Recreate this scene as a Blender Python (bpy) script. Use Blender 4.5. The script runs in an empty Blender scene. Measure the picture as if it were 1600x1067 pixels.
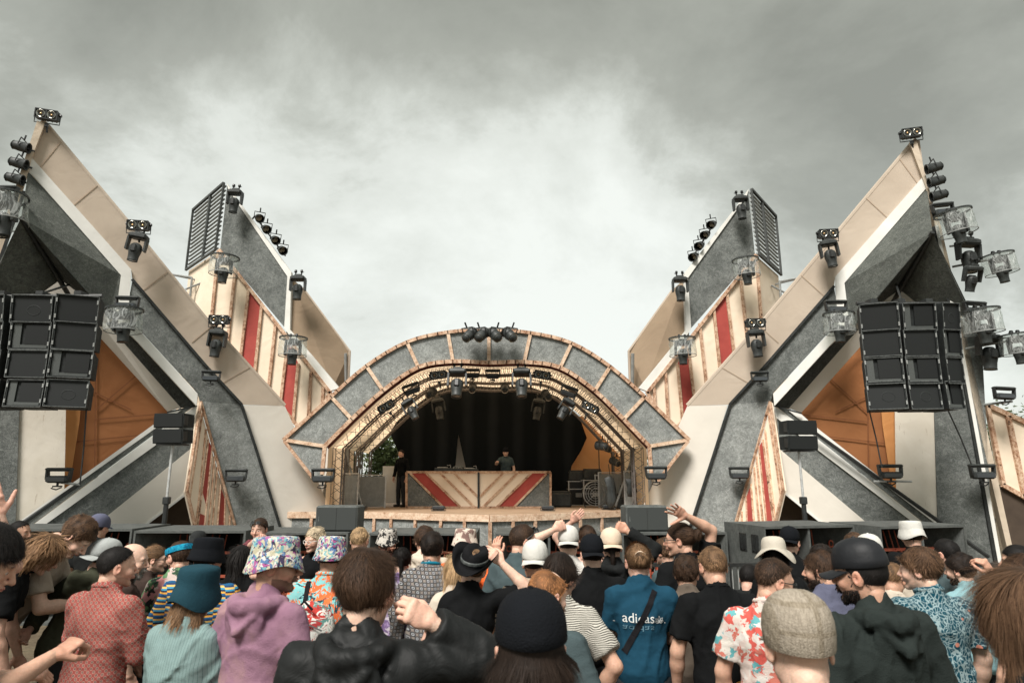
import bpy, math, random
import numpy as np
from mathutils import Vector, Matrix
from mathutils.bvhtree import BVHTree
S = bpy.context.scene
COL = S.collection
R = math.radians
rnd = random.Random(7)
# ------------------------------------------------------------------ camera
FPX = 1000.0; CX, CY = 800.0, 533.5; HORIZON = 745.0; CAMZ = 2.1
PITCH = math.atan((HORIZON - CY) / FPX)
cam_d = bpy.data.cameras.new('camera'); cam = bpy.data.objects.new('camera', cam_d); COL.objects.link(cam)
cam.location = (0, 0, CAMZ); cam.rotation_euler = (math.pi / 2 + PITCH, 0, 0)
cam_d.sensor_width = 36; cam_d.lens = 36 * FPX / 1600; cam_d.clip_end = 2000; cam_d.clip_start = .05
cam_d.dof.use_dof = True; cam_d.dof.focus_distance = 9.0; cam_d.dof.aperture_fstop = 4.5
S.camera = cam
# ------------------------------------------------------------------ node helper
class V:
    """a node socket with arithmetic"""
    nt = None
    def __init__(s, x): s.x = x
    def m(s, op, *o):
        n = V.nt.nodes.new('ShaderNodeMath'); n.operation = op
        for i, a in enumerate((s,) + o):
            if isinstance(a, V): V.nt.links.new(a.x, n.inputs[i])
            else: n.inputs[i].default_value = a
        return V(n.outputs[0])
    def __add__(s, o): return s.m('ADD', o)
    def __sub__(s, o): return s.m('SUBTRACT', o)
    def __mul__(s, o): return s.m('MULTIPLY', o)
    def __truediv__(s, o): return s.m('DIVIDE', o)
    def __gt__(s, o): return s.m('GREATER_THAN', o)
    def __lt__(s, o): return s.m('LESS_THAN', o)
    def sin(s): return s.m('SINE')
    def fract(s): return s.m('FRACT')
    def abs(s): return s.m('ABSOLUTE')
def vec(x, y, z):
    n = V.nt.nodes.new('ShaderNodeCombineXYZ')
    for i, a in enumerate((x, y, z)):
        if isinstance(a, V): V.nt.links.new(a.x, n.inputs[i])
        else: n.inputs[i].default_value = a
    return V(n.outputs[0])
def coords(kind='Object'):
    t = V.nt.nodes.new('ShaderNodeTexCoord'); s = V.nt.nodes.new('ShaderNodeSeparateXYZ')
    V.nt.links.new(t.outputs[kind], s.inputs[0])
    return V(t.outputs[kind]), V(s.outputs[0]), V(s.outputs[1]), V(s.outputs[2])
def noise(v, scale, detail=4, rough=.5, dist=0, col=False):
    n = V.nt.nodes.new('ShaderNodeTexNoise'); V.nt.links.new(v.x, n.inputs['Vector'])
    n.inputs['Scale'].default_value = scale; n.inputs['Detail'].default_value = detail
    n.inputs['Roughness'].default_value = rough; n.inputs['Distortion'].default_value = dist
    return V(n.outputs['Color' if col else 'Fac'])
def voro(v, scale, feature='F1', out='Distance', rand=1):
    n = V.nt.nodes.new('ShaderNodeTexVoronoi'); n.feature = feature; V.nt.links.new(v.x, n.inputs['Vector'])
    n.inputs['Scale'].default_value = scale; n.inputs['Randomness'].default_value = rand
    return V(n.outputs[out])
def ramp(f, stops, interp='LINEAR'):
    n = V.nt.nodes.new('ShaderNodeValToRGB'); V.nt.links.new(f.x, n.inputs[0]); r = n.color_ramp; r.interpolation = interp
    while len(r.elements) < len(stops): r.elements.new(.5)
    for e, (p, c) in zip(r.elements, stops):
        e.position = p; e.color = (c if hasattr(c, '__len__') else (c, c, c)) + (1,) if not hasattr(c, '__len__') or len(c) == 3 else c
    return V(n.outputs[0])
def mix(f, a, b, mode='MIX'):
    n = V.nt.nodes.new('ShaderNodeMix'); n.data_type = 'RGBA'; n.blend_type = mode
    for s_, a_ in ((n.inputs[0], f), (n.inputs[6], a), (n.inputs[7], b)):
        if isinstance(a_, V): V.nt.links.new(a_.x, s_)
        elif hasattr(a_, '__len__'): s_.default_value = tuple(a_) + (1,)
        else: s_.default_value = a_
    return V(n.outputs[2])
def attr(name):
    n = V.nt.nodes.new('ShaderNodeAttribute'); n.attribute_name = name
    return V(n.outputs['Color'])
MATS = {}
def material(name, fn, rough=.8, bump=None, bdist=.01, metal=0, spec=.3, translucent=0, sheen=0, alpha=None):
    """fn() -> colour (V or tuple); bump() -> height"""
    if name in MATS: return MATS[name]
    m = bpy.data.materials.new(name); m.use_nodes = True; nt = m.node_tree; V.nt = nt
    b = nt.nodes['Principled BSDF']; out = nt.nodes['Material Output']
    c = fn() if callable(fn) else fn
    if isinstance(c, V): nt.links.new(c.x, b.inputs['Base Color'])
    else: b.inputs['Base Color'].default_value = tuple(c) + (1,)
    if callable(rough): nt.links.new(rough().x, b.inputs['Roughness'])
    else: b.inputs['Roughness'].default_value = rough
    b.inputs['Metallic'].default_value = metal
    b.inputs['Specular IOR Level'].default_value = spec
    if sheen: b.inputs['Sheen Weight'].default_value = sheen
    if bump:
        h = bump(); bn = nt.nodes.new('ShaderNodeBump'); nt.links.new(h.x, bn.inputs['Height'])
        bn.inputs['Distance'].default_value = bdist; bn.inputs['Strength'].default_value = 1
        nt.links.new(bn.outputs[0], b.inputs['Normal'])
    if translucent:
        t = nt.nodes.new('ShaderNodeBsdfTranslucent'); mx = nt.nodes.new('ShaderNodeMixShader')
        if isinstance(c, V): nt.links.new(c.x, t.inputs[0])
        else: t.inputs[0].default_value = tuple(c) + (1,)
        mx.inputs[0].default_value = translucent
        nt.links.new(b.outputs[0], mx.inputs[1]); nt.links.new(t.outputs[0], mx.inputs[2]); nt.links.new(mx.outputs[0], out.inputs[0])
    MATS[name] = m
    return m
# ------------------------------------------------------------------ world
SUN_EL, SUN_AZ = 52, 205           # azimuth measured clockwise from +Y: behind the camera, a little to the left
w = bpy.data.worlds.new('World'); S.world = w; w.use_nodes = True; V.nt = w.node_tree
bg = w.node_tree.nodes['Background']
sky = w.node_tree.nodes.new('ShaderNodeTexSky'); sky.sky_type = 'NISHITA'; sky.sun_disc = False
sky.sun_elevation = R(SUN_EL); sky.sun_rotation = R(SUN_AZ)
def pix_dir(px, py):
    u = (px - CX) / FPX; v = (CY - py) / FPX
    return Vector((u, math.cos(PITCH) - v * math.sin(PITCH), math.sin(PITCH) + v * math.cos(PITCH)))
def wdot(d, x, y, z): return x * d.x + y * d.y + z * d.z
gv, gx, gy, gz = coords('Generated')
def lobe(px, py, sharp):
    d = pix_dir(px, py).normalized(); c = wdot(d, gx, gy, gz)
    return ((c - 1) * sharp).m('EXPONENT')
iz = (gz + .55).m('MAXIMUM', .2)
cv = vec(gx / iz, gy / iz, gz * .9)
n0 = noise(cv, 1.1, 2, .5, 0, col=True)
cw = V(mix(.16, cv, n0).x)
n1 = noise(cw, 2.6, 10, .60, .25); n2 = noise(cw, 1.3, 4, .5, 0); n3 = noise(cw, 7.0, 8, .65, .3)
base = lobe(700, 430, 14) * .34 + lobe(90, 210, 55) * .20 + lobe(380, 240, 70) * .10 + lobe(960, 480, 18) * .16 + lobe(1560, 600, 30) * .12 + lobe(620, 140, 90) * .10 - lobe(1150, 150, 24) * .20 - lobe(330, 20, 12) * .36 - lobe(700, -60, 18) * .24 - lobe(1520, 150, 26) * .10 + lobe(1000, 30, 60) * .05
f = base * 1.15 + .03 + (n1 - .5) * 1.15 + (n2 - .5) * .5 + (n3 - .5) * .22 + .455
cl = ramp(f, [(0.14, (.086, .088, .074)), (.37, (.116, .119, .102)), (.50, (.160, .165, .146)), (.60, (.212, .219, .200)), (.80, (.255, .263, .245))])
skyc = mix(.965, mix(1.0, V(sky.outputs[0]), (.1, .1, .1), 'MULTIPLY'), cl)
w.node_tree.links.new(skyc.x, bg.inputs[0]); bg.inputs[1].default_value = 1.0
sd = bpy.data.lights.new('sun', 'SUN'); so = bpy.data.objects.new('sun', sd); COL.objects.link(so)
sd.energy = 1.6; sd.angle = R(20); sd.color = (1, .955, .90)
sdir = Vector((math.sin(R(SUN_AZ)) * math.cos(R(SUN_EL)), math.cos(R(SUN_AZ)) * math.cos(R(SUN_EL)), math.sin(R(SUN_EL))))
so.rotation_euler = (-sdir).to_track_quat('-Z', 'Y').to_euler()
S.view_settings.view_transform = 'Standard'; S.view_settings.look = 'None'; S.view_settings.exposure = 1.86; S.view_settings.gamma = 1
S.cycles.max_bounces = 6; S.cycles.transparent_max_bounces = 12
# ------------------------------------------------------------------ geometry helpers
def P(px, py, D):
    d = pix_dir(px, py); t = D / d.y
    return Vector((d.x * t, D, CAMZ + d.z * t))
class Plane:
    def __init__(s, pxA, DA, pxB, DB):
        s.a = P(pxA, HORIZON, DA); s.b = P(pxB, HORIZON, DB)
        d = (s.b - s.a).normalized(); n = Vector((d.y, -d.x, 0))
        if n.y > 0: n = -n
        s.n = n; s.d = d
    def __call__(s, px, py, off=0):
        q = s.a + s.n * off; d = pix_dir(px, py); o = Vector((0, 0, CAMZ))
        t = (q - o).dot(s.n) / d.dot(s.n)
        return o + d * t
def raw_obj(name, verts, faces, mats, loc=(0, 0, 0), parent=None, smooth=False, fmat=None):
    me = bpy.data.meshes.new(name); me.from_pydata([tuple(v) for v in verts], [], [tuple(f) for f in faces])
    for m in (mats if isinstance(mats, (list, tuple)) else [mats]): me.materials.append(m)
    if fmat is not None: me.polygons.foreach_set('material_index', fmat)
    if smooth: me.polygons.foreach_set('use_smooth', [True] * len(me.polygons))
    me.update()
    o = bpy.data.objects.new(name, me); COL.objects.link(o); o.location = loc
    if parent: o.parent = parent
    return o
class MB:
    def __init__(s, origin=(0, 0, 0)): s.v = []; s.f = []; s.o = Vector(origin); s.m = []; s.cm = 0; s.fix = False
    def add(s, vs, fs):
        n = len(s.v); s.v += [Vector(v) - s.o for v in vs]; s.f += [tuple(i + n for i in f) for f in fs]; s.m += [s.cm] * len(fs)
        return s
    def slab(s, pts, off):
        """pts ring + copy moved by off"""
        pts = [Vector(p) for p in pts]; off = Vector(off); n = len(pts)
        nn = Vector()
        for i in range(n): nn += pts[i].cross(pts[(i + 1) % n])
        if nn.dot(off) > 0: pts = pts[::-1]
        s.add(pts + [p + off for p in pts], [tuple(range(n)), tuple(range(2 * n - 1, n - 1, -1))] + [(i, i + n, (i + 1) % n + n, (i + 1) % n) for i in range(n)])
        return s
    def bar(s, a, b, w, t, n, ext=0):
        a = Vector(a); b = Vector(b); d = (b - a).normalized(); n = Vector(n); sd = d.cross(n).normalized() * (w / 2); nn = sd.cross(d).normalized() * (t / 2)
        a = a - d * ext; b = b + d * ext
        vs = [p + x + y for p in (a, b) for x, y in ((-sd, -nn), (sd, -nn), (sd, nn), (-sd, nn))]
        s.add(vs, [(3, 2, 1, 0), (4, 5, 6, 7), (0, 1, 5, 4), (1, 2, 6, 5), (2, 3, 7, 6), (3, 0, 4, 7)])
        return s
    def box(s, c, sz, M=None, bev=0):
        c = Vector(c); x, y, z = [k / 2 for k in sz]
        if bev:
            b = min(bev, x * .9, y * .9, z * .9); vs = []
            for sz_ in (-1, 1):
                for ins, zz in ((b, z), (0, z - b)) if sz_ > 0 else ((0, z - b), (b, z)):
                    pass
            prof = [(-z, b), (-z + b, 0), (z - b, 0), (z, b)]; vs = []
            for zz, ins in prof:
                X, Y = x - ins, y - ins; c8 = b
                for sx, sy in ((1, 1), (-1, 1), (-1, -1), (1, -1)):
                    if sx * sy > 0: vs += [(sx * X, sy * (Y - c8), zz), (sx * (X - c8), sy * Y, zz)]
                    else: vs += [(sx * (X - c8), sy * Y, zz), (sx * X, sy * (Y - c8), zz)]
            fs = [tuple(range(7, -1, -1)), tuple(range(24, 32))]
            for k in range(3):
                for i in range(8): fs.append((k * 8 + i, k * 8 + (i + 1) % 8, k * 8 + 8 + (i + 1) % 8, k * 8 + 8 + i))
        else:
            vs = [(a * x, b * y, c_ * z) for c_ in (-1, 1) for a, b in ((-1, -1), (1, -1), (1, 1), (-1, 1))]
            fs = [(3, 2, 1, 0), (4, 5, 6, 7), (0, 1, 5, 4), (1, 2, 6, 5), (2, 3, 7, 6), (3, 0, 4, 7)]
        vs = [(M @ Vector(v) if M else Vector(v)) + c for v in vs]
        s.add(vs, fs); return s
    def tube(s, pts, r, n=8, cap=True):
        pts = [Vector(p) for p in pts]; rs = r if isinstance(r, (list, tuple)) else [r] * len(pts); vs = []; fs = []
        u = None
        for i, p in enumerate(pts):
            d = (pts[min(i + 1, len(pts) - 1)] - pts[max(i - 1, 0)]).normalized()
            if u is None: u = d.orthogonal().normalized()
            u = (u - d * u.dot(d)).normalized(); w_ = d.cross(u)
            vs += [p + (u * math.cos(2 * math.pi * k / n) + w_ * math.sin(2 * math.pi * k / n)) * rs[i] for k in range(n)]
        for i in range(len(pts) - 1):
            for k in range(n): fs.append((i * n + k, i * n + (k + 1) % n, (i + 1) * n + (k + 1) % n, (i + 1) * n + k))
        if cap: fs += [tuple(range(n - 1, -1, -1)), tuple(range((len(pts) - 1) * n, len(pts) * n))]
        s.add(vs, fs); return s
    def lathe(s, prof, n=20, M=None, c=(0, 0, 0), sx=1, sy=1, closed=False):
        """prof [(r,z)] about local z"""
        c = Vector(c); vs = []; fs = []
        for r_, z in prof:
            for k in range(n):
                a = 2 * math.pi * k / n; p = Vector((r_ * math.cos(a) * sx, r_ * math.sin(a) * sy, z)); vs.append((M @ p if M else p) + c)
        m = len(prof)
        for i in range(m if closed else m - 1):
            j = (i + 1) % m
            for k in range(n): fs.append((i * n + k, i * n + (k + 1) % n, j * n + (k + 1) % n, j * n + k))
        s.add(vs, fs); return s
    def build(s, name, mat, parent=None, smooth=False):
        o = raw_obj(name, s.v, s.f, mat, parent=parent, smooth=smooth, fmat=s.m if isinstance(mat, (list, tuple)) else None)
        return o
def tag(o, label, cat, group=None, kind=None):
    if label: o['label'] = label
    if cat: o['category'] = cat
    if group: o['group'] = group
    if kind: o['kind'] = kind
    return o
def thing(name, label, cat, loc=(0, 0, 0), group=None):
    o = bpy.data.objects.new(name, None); COL.objects.link(o); o.location = loc; o.empty_display_size = .1
    return tag(o, label, cat, group)
def kids(o): return [c for c in bpy.data.objects if c.parent == o]
def copy_tree(o, parent=None, ch=None):
    c = o.copy(); COL.objects.link(c)
    if parent: c.parent = parent
    for k in kids(o): copy_tree(k, c)
    return c
# ------------------------------------------------------------------ materials
def f_felt(a=(.075, .083, .078), b=(.27, .285, .27)):
    def fn():
        v, x, y, z = coords(); n = noise(v, 9, 8, .75, 1.6); k = noise(v, 2.0, 4, .6, .5); s_ = noise(v, 15, 7, .9, 5)
        c = ramp(n * .30 + k * .14 + s_ * .56, [(.43, a), (.505, tuple((p + q) * .43 for p, q in zip(a, b))), (.57, b)])
        cr = voro(v + 0 if False else vec(x + n * .9, y + k * .6, z + s_ * .5), 3.2, 'DISTANCE_TO_EDGE')
        return mix((cr < .012) * .55, c, (.035, .038, .036))
    return fn
def f_fb(): v, x, y, z = coords(); return noise(v, 40, 5, .7, 1)
M_felt = material('grey_felt', f_felt(), .95, f_fb, .012)
M_feltl = material('pale_felt', f_felt((.14, .15, .143), (.42, .44, .42)), .95, f_fb, .012)
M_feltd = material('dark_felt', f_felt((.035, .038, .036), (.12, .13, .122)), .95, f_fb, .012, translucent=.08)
M_feltt = material('tent_felt', f_felt((.075, .082, .075), (.22, .235, .21)), .95, f_fb, .012, translucent=.25)
def f_fab(c1, c2, sc=1.2, seam=None, streak=0):
    def fn():
        v, x, y, z = coords(); n = noise(v, sc, 5, .6, .4); k = noise(vec(x * 9, y * 9, z * 1.1), 2.2, 6, .7)
        c = mix(ramp(n, [(.3, c1), (.7, c2)]), 1, 1) if False else ramp(n, [(.3, c1), (.7, c2)])
        if streak: c = mix(ramp(k, [(.52, 0.0), (.72, 1.0)]) * streak if False else (k > .64) * streak, c, (.33, .25, .17))
        return c
    return fn
def f_wr(): v, x, y, z = coords(); return noise(v, 1.6, 3, .5, .8) * 1 + noise(v, 60, 2, .5) * .02
M_cream = material('cream_fabric', f_fab((.62, .58, .51), (.70, .66, .585)), .8, f_wr, .010)
M_white = material('white_board', f_fab((.66, .655, .61), (.76, .75, .705), 2.5), .7, f_wr, .01)
M_sail = material('tan_sail', f_fab((.56, .47, .375), (.66, .565, .46), .8), .85, f_wr, .02, translucent=.3)
M_sailu = material('cream_sail', f_fab((.60, .50, .385), (.70, .60, .475), .8), .85, f_wr, .05, translucent=.2)
M_brown = material('brown_sail', f_fab((.27, .20, .135), (.335, .25, .17), .7), .9, f_wr, .03, translucent=.12)
M_rust = material('rust_fabric', f_fab((.29, .115, .042), (.37, .155, .06), 1.0), .85, f_wr, .03, translucent=.15)
M_orange = material('orange_fabric', f_fab((.60, .27, .09), (.70, .34, .13), 1.0), .85, f_wr, .03, translucent=.2)
M_peach = material('peach_fabric', f_fab((.77, .63, .48), (.84, .72, .57), 1.3), .85, f_wr, .02)
M_vault = material('vault_fabric', f_fab((.92, .66, .42), (.96, .75, .53), 1.3), .85, f_wr, .04, translucent=.8)
M_curtain = material('stained_curtain', f_fab((.64, .585, .49), (.74, .69, .60), 2.0, streak=.45), .9, f_wr, .015)
M_dkbrown = material('dark_brown_cloth', f_fab((.055, .04, .03), (.085, .062, .045), 2), .95)
def f_wood(a=(.62, .42, .27), b=(.30, .13, .065), c=(.03, .018, .014), t=.52):
    def fn():
        v, x, y, z = coords(); n = noise(v, 5.0, 6, .65, .8); g = noise(v, 22, 3, .6, 1.2)
        return ramp(n * .55 + g * .45, [(.40, a), (t, b), (.62, c)])
    return fn
M_wood = material('scorched_timber', f_wood((.68, .50, .36), (.36, .19, .11), (.07, .04, .028), t=.57), .7, lambda: noise(coords()[0], 20, 3), .006)
M_woodl = material('light_scorched_timber', f_wood((.76, .60, .45), (.48, .29, .18), (.12, .06, .035), t=.61), .7, lambda: noise(coords()[0], 20, 3), .006)
M_red = material('red_panel', f_fab((.33, .055, .045), (.41, .075, .058), 3), .75, f_wr, .01)
M_maroon = material('maroon_edge', (.10, .018, .02), .5)
def f_worn(a, b=None):
    def fn():
        v, x, y, z = coords(); n = noise(v, 7, 8, .7); s_ = noise(v, 45, 3, .7)
        return ramp(n * .6 + s_ * .4, [(.42, a), (.60, b or tuple(k * 1.7 + .012 for k in a))])
    return fn
M_black = material('black_plastic', f_worn((.021, .024, .023)), .5, spec=.4)
M_blk2 = material('black_steel', f_worn((.012, .013, .013), (.03, .033, .032)), .45, spec=.5)
M_trim = material('black_trim', f_worn((.012, .014, .013)), .7)
M_cab = material('speaker_paint', f_worn((.012, .014, .014), (.022, .026, .025)), .7, lambda: noise(coords()[0], 90, 2), .004)
M_cabedge = material('worn_edges', f_worn((.05, .056, .054), (.15, .16, .155)), .6)
M_sub = material('sub_paint', f_worn((.062, .068, .064), (.105, .112, .106)), .75, lambda: noise(coords()[0], 70, 2), .003)
M_subin = material('sub_inside', (.012, .013, .012), .9)
M_grille = material('grille', lambda: ramp(voro(coords()[0], 90, rand=.0), [(.25, (.003, .004, .004)), (.5, (.014, .016, .016))]), .6)
M_slat = material('horn_slats', lambda: ramp((coords()[3] * 80).fract(), [(.3, (.03, .033, .032)), (.6, (.10, .11, .105))]), .6)
M_strut = material('red_struts', f_worn((.28, .055, .03), (.42, .12, .07)), .6)
M_alu = material('aluminium', f_worn((.42, .43, .42), (.62, .63, .62)), .4, metal=.3)
M_steel = material('dull_steel', f_worn((.24, .25, .24), (.36, .37, .36)), .5, metal=.15)
M_lens = material('lens_glass', (.30, .30, .27), .12, metal=.85, spec=.8)
M_lensd = material('dark_lens', (.03, .035, .04), .08, spec=.9)
M_amber = material('amber_lens', (.50, .33, .16), .2, metal=.6)
M_drape = material('black_drape', lambda: ramp((coords()[1] * 9).sin() * .5 + noise(coords()[0], 2, 3) * .6, [(.2, (.007, .009, .010)), (.9, (.016, .019, .021))]), .95, lambda: (coords()[1] * 9).sin(), .04, spec=.08)
M_deck = material('plywood_deck', lambda: mix(ramp(noise(vec(coords()[1] * .3, coords()[2] * 2.5, 0), 3, 6, .6), [(.35, (.19, .12, .075)), (.65, (.32, .215, .14))]), (.02, .015, .01), (.02, .015, .01)) if False else ramp(noise(vec(coords()[1] * .3, coords()[2] * 2.5, 0), 3, 6, .6), [(.35, (.24, .16, .10)), (.65, (.40, .29, .20))]), .6)
M_ground = material('trodden_ground', lambda: ramp(noise(coords()[0], 1.2, 9, .7), [(.35, (.07, .05, .033)), (.55, (.12, .095, .06)), (.68, (.06, .075, .03))]), .95, lambda: noise(coords()[0], 12, 6), .04)
def f_plastic():
    m = bpy.data.materials.new('clear_plastic'); m.use_nodes = True; nt = m.node_tree; V.nt = nt; nt.nodes.clear()
    out = nt.nodes.new('ShaderNodeOutputMaterial'); tr = nt.nodes.new('ShaderNodeBsdfTransparent'); gl = nt.nodes.new('ShaderNodeBsdfPrincipled')
    gl.inputs['Base Color'].default_value = (.75, .78, .76, 1); gl.inputs['Roughness'].default_value = .18
    mx = nt.nodes.new('ShaderNodeMixShader'); v, x_, y_, z_ = coords(); n = noise(vec(x_ * 1.6, y_ * 1.6, z_ * .55), 5, 3, .5, 1.6)
    f = ramp(n, [(.40, .06), (.50, .30), (.55, .07), (.64, .48), (.70, .1)])
    nt.links.new(f.x, mx.inputs[0]); nt.links.new(tr.outputs[0], mx.inputs[1]); nt.links.new(gl.outputs[0], mx.inputs[2])
    bn = nt.nodes.new('ShaderNodeBump'); bn.inputs['Distance'].default_value = .04; nt.links.new(n.x, bn.inputs['Height']); nt.links.new(bn.outputs[0], gl.inputs['Normal'])
    tr.inputs[0].default_value = (.88, .9, .88, 1)
    nt.links.new(mx.outputs[0], out.inputs[0]); return m
M_plastic = f_plastic()
DECKZ = 1.35
# ------------------------------------------------------------------ ground
g = MB(); N = 40
for i in range(2): pass
g.add([(-900, -300, 0), (900, -300, 0), (900, 1500, 0), (-900, 1500, 0)], [(0, 1, 2, 3)])
tag(g.build('ground', M_ground), None, None, kind='structure')
# ------------------------------------------------------------------ the stage: arch canopy, vault, deck
AD = 14.0
YB = Vector((0, 1, 0))
arch_o = [(444, 687), (518, 620), (573, 572), (636, 535), (700, 519.5), (764, 516), (829, 520.5), (893, 536.5), (953, 573), (1007, 620), (1076, 687)]
arch_i = [(508, 697), (550, 655), (599, 610.5), (654, 574), (708, 565), (764, 567), (819, 566), (875, 574.5), (929, 610.5), (974, 655), (1014, 697)]
def smooth_poly(pts, n=4):
    out = []
    for i in range(len(pts) - 1):
        p0, p1, p2, p3 = [pts[max(0, min(len(pts) - 1, j))] for j in (i - 1, i, i + 1, i + 2)]
        for k in range(n):
            t = k / n
            out.append(tuple(.5 * (2 * b + (c - a) * t + (2 * a - 5 * b + 4 * c - d) * t * t + (-a + 3 * b - 3 * c + d) * t ** 3) for a, b, c, d in zip(p0, p1, p2, p3)))
    out.append(pts[-1]); return out
def mid_smooth(pts):
    # straight arms, curved crown
    return [pts[0]] + smooth_poly(pts[1:-1], 4) + [pts[-1]]
A = thing('arch_canopy', 'rounded arch facade of grey felt panels framed in scorched timber over the stage', 'stage arch', P(760, 745, AD) * 1 )
A.location.z = 0
ao = mid_smooth(arch_o); ai = mid_smooth(arch_i)
fp = MB(A.location)
for i in range(len(ao) - 1):
    fp.slab([P(*ao[i], AD), P(*ao[i + 1], AD), P(*ai[i + 1], AD), P(*ai[i], AD)], (0, .10, 0))
for q in (((445, 689), (508, 699), (504, 741), (494, 752)), ((1075, 689), (1014, 699), (1017, 741), (1027, 752))):
    fp.slab([P(x, y, AD) for x, y in q], (0, .10, 0))
fp.build('felt_face', M_feltl, A)
tr = MB(A.location)
def pbar(mb, a, b, w, D, t=.05, off=-.03, ext=0): mb.bar(P(*a, D) + Vector((0, off, 0)), P(*b, D) + Vector((0, off, 0)), w, t, (0, -1, 0), ext)
for ring, w_ in ((ao, .075), (ai, .085)):
    for i in range(len(ring) - 1): pbar(tr, ring[i], ring[i + 1], w_, AD, ext=.01)
tr.build('edge_trim', M_wood, A)
for a, b in zip(arch_o, arch_i):
    m = MB(A.location); pbar(m, a, b, .075, AD, off=-.026, t=.04); m.build('batten', M_woodl, A)
for a, b, c, d in (((445, 689), (494, 752), (504, 741), (508, 699)), ((1075, 689), (1027, 752), (1017, 741), (1014, 699))):
    tr = MB(A.location); pbar(tr, a, b, .06, AD); tr.build('side_trim', M_wood, A); tr = MB(A.location); pbar(tr, c, d, .08, AD); tr.build('side_trim', M_wood, A)
# soffit lip (maroon) + vault
lip = MB(A.location)
for i in range(len(ai) - 1):
    a0, a1 = P(*ai[i], AD) + YB * .10, P(*ai[i + 1], AD) + YB * .10
    dn = Vector((0, 0, -.05))
    lip.slab([a0, a1, a1 + YB * .16 + dn, a0 + YB * .16 + dn], (0, 0, .03))
lip.build('soffit_lip', M_maroon, A)
VZ = [P(*q, AD) for q in ai]
def ring_at(D, shrink=0.0, z_to=DECKZ):
    pts = [Vector((p.x, D, p.z)) for p in VZ]
    c = Vector((sum(p.x for p in pts) / len(pts), D, pts[0].z))
    pts = [c + (p - c) * (1 - shrink) for p in pts]
    return [Vector((pts[0].x, D, z_to))] + pts + [Vector((pts[-1].x, D, z_to))]
def side_curve(ring):
    return [ring[0]] + [Vector(q) for q in smooth_poly([tuple(p) for p in ring[1:-1]], 4)] + [ring[-1]]
VBACK = 18.4
vm = MB(A.location)
r0, r1 = side_curve(ring_at(AD + .26)), side_curve(ring_at(VBACK))
nseg = len(r0)
for i in range(nseg - 1):
    if i == 0 or i == nseg - 2: continue
    vm.add([r0[i], r0[i + 1], r1[i + 1], r1[i]], [(0, 1, 2, 3)])
vm.build('vault_cloth', M_vault, A)
for k, sg in ((0, -1), (-1, 1)):
    sw = MB(A.location)
    a, b = r0[k], r0[1 if k == 0 else -2]; y1 = 17.6 if sg > 0 else 16.6
    sw.add([a, b, Vector((b.x, y1, b.z)), Vector((a.x, y1, a.z))], [(0, 1, 2, 3)]); sw.build('side_cloth', M_vault, A)
# trusses
def truss(path, s, name='truss', parent=None, mat=None, origin=(0, 0, 0), r=.022, rb=.009, nrm=None):
    """square lattice girder along path; normals lie in the plane of path"""
    mb = MB(origin); path = [Vector(p) for p in path]; n = len(path); rails = [[] for _ in range(4)]
    for i, p in enumerate(path):
        d = (path[min(i + 1, n - 1)] - path[max(i - 1, 0)]).normalized(); side = Vector(nrm or (0, 1, 0)); up = d.cross(side).normalized()
        for k, (a, b) in enumerate(((-1, -1), (1, -1), (1, 1), (-1, 1))): rails[k].append(p + side * a * s / 2 + up * b * s / 2)
    for rl in rails: mb.tube(rl, r, 6)
    L = 0
    for i in range(n - 1):
        seg = (path[i + 1] - path[i]).length; m = max(1, round(seg / (s * 1.3)))
        for j in range(m):
            t0, t1 = j / m, (j + 1) / m
            for k in range(4):
                a = rails[k][i].lerp(rails[k][i + 1], t0); b = rails[(k + 1) % 4][i].lerp(rails[(k + 1) % 4][i + 1], (t0 + t1) / 2); c = rails[k][i].lerp(rails[k][i + 1], t1)
                mb.tube([a, b], rb, 4, False); mb.tube([b, c], rb, 4, False)
    return mb.build(name, mat or M_alu, parent)
for D, sh, lab in ((14.75, .03, 'front'), (15.9, .04, 'middle'), (17.2, .05, 'rear')):
    rr = side_curve(ring_at(D, sh))
    t = truss([rr[0]] + rr[1:-1:2] + ([rr[-2]] if (len(rr) % 2) else []) + [rr[-1]], .24, 'arch_truss', origin=(0, D, 0), mat=material('dark_truss', f_worn((.10, .09, .085), (.20, .18, .165)), .5, metal=.2), r=.022, rb=.007)
    t.location = (0, D, 0)
    tag(t, f'{lab} aluminium lattice truss arch under the orange vault', 'truss', 'curved trusses inside the stage vault')
# black backdrop curtain
bk = MB((0, 17.9, 0)); outline = [(609, 676), (628, 650), (655, 632), (700, 619), (765, 616), (828, 619), (872, 630), (905, 655), (917, 684), (908, 704), (893, 728), (884, 786), (632, 786), (634, 728), (622, 705)]
slit = [(716, 678), (711.5, 730), (731, 730)]
left = [(609, 676), (628, 645), (655, 622), (700, 604), (716, 602), (716, 678), (710, 745), (710, 790), (632, 790), (634, 728), (622, 705)]
right = [(716, 602), (765, 600), (828, 604), (872, 620), (905, 650), (917, 684), (908, 704), (893, 728), (884, 790), (731, 790), (731, 745), (716, 678)]
for nm, poly, lab in (('stage_curtain', left, 'black stage backdrop curtain left of the white slit'), ('stage_curtain', right, 'wide black stage backdrop curtain right of the white slit, behind the DJ')):
    m = MB((0, 17.9, 0)); m.slab([P(x, y, 17.9) for x, y in poly], (0, .03, 0)); o = m.build(nm, M_drape); o.location = (0, 17.9, 0)
    tag(o, lab, 'curtain', 'black backdrop curtains')
m = MB((0, 18.3, 0)); m.slab([P(700, 670, 18.3), P(745, 670, 18.3), P(745, 770, 18.3), P(700, 770, 18.3)], (0, .02, 0)); o = m.build('white_backcloth', M_cream); o.location = (0, 18.3, 0)
tag(o, 'pale backcloth showing through the slit in the black curtains', 'backcloth')
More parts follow.
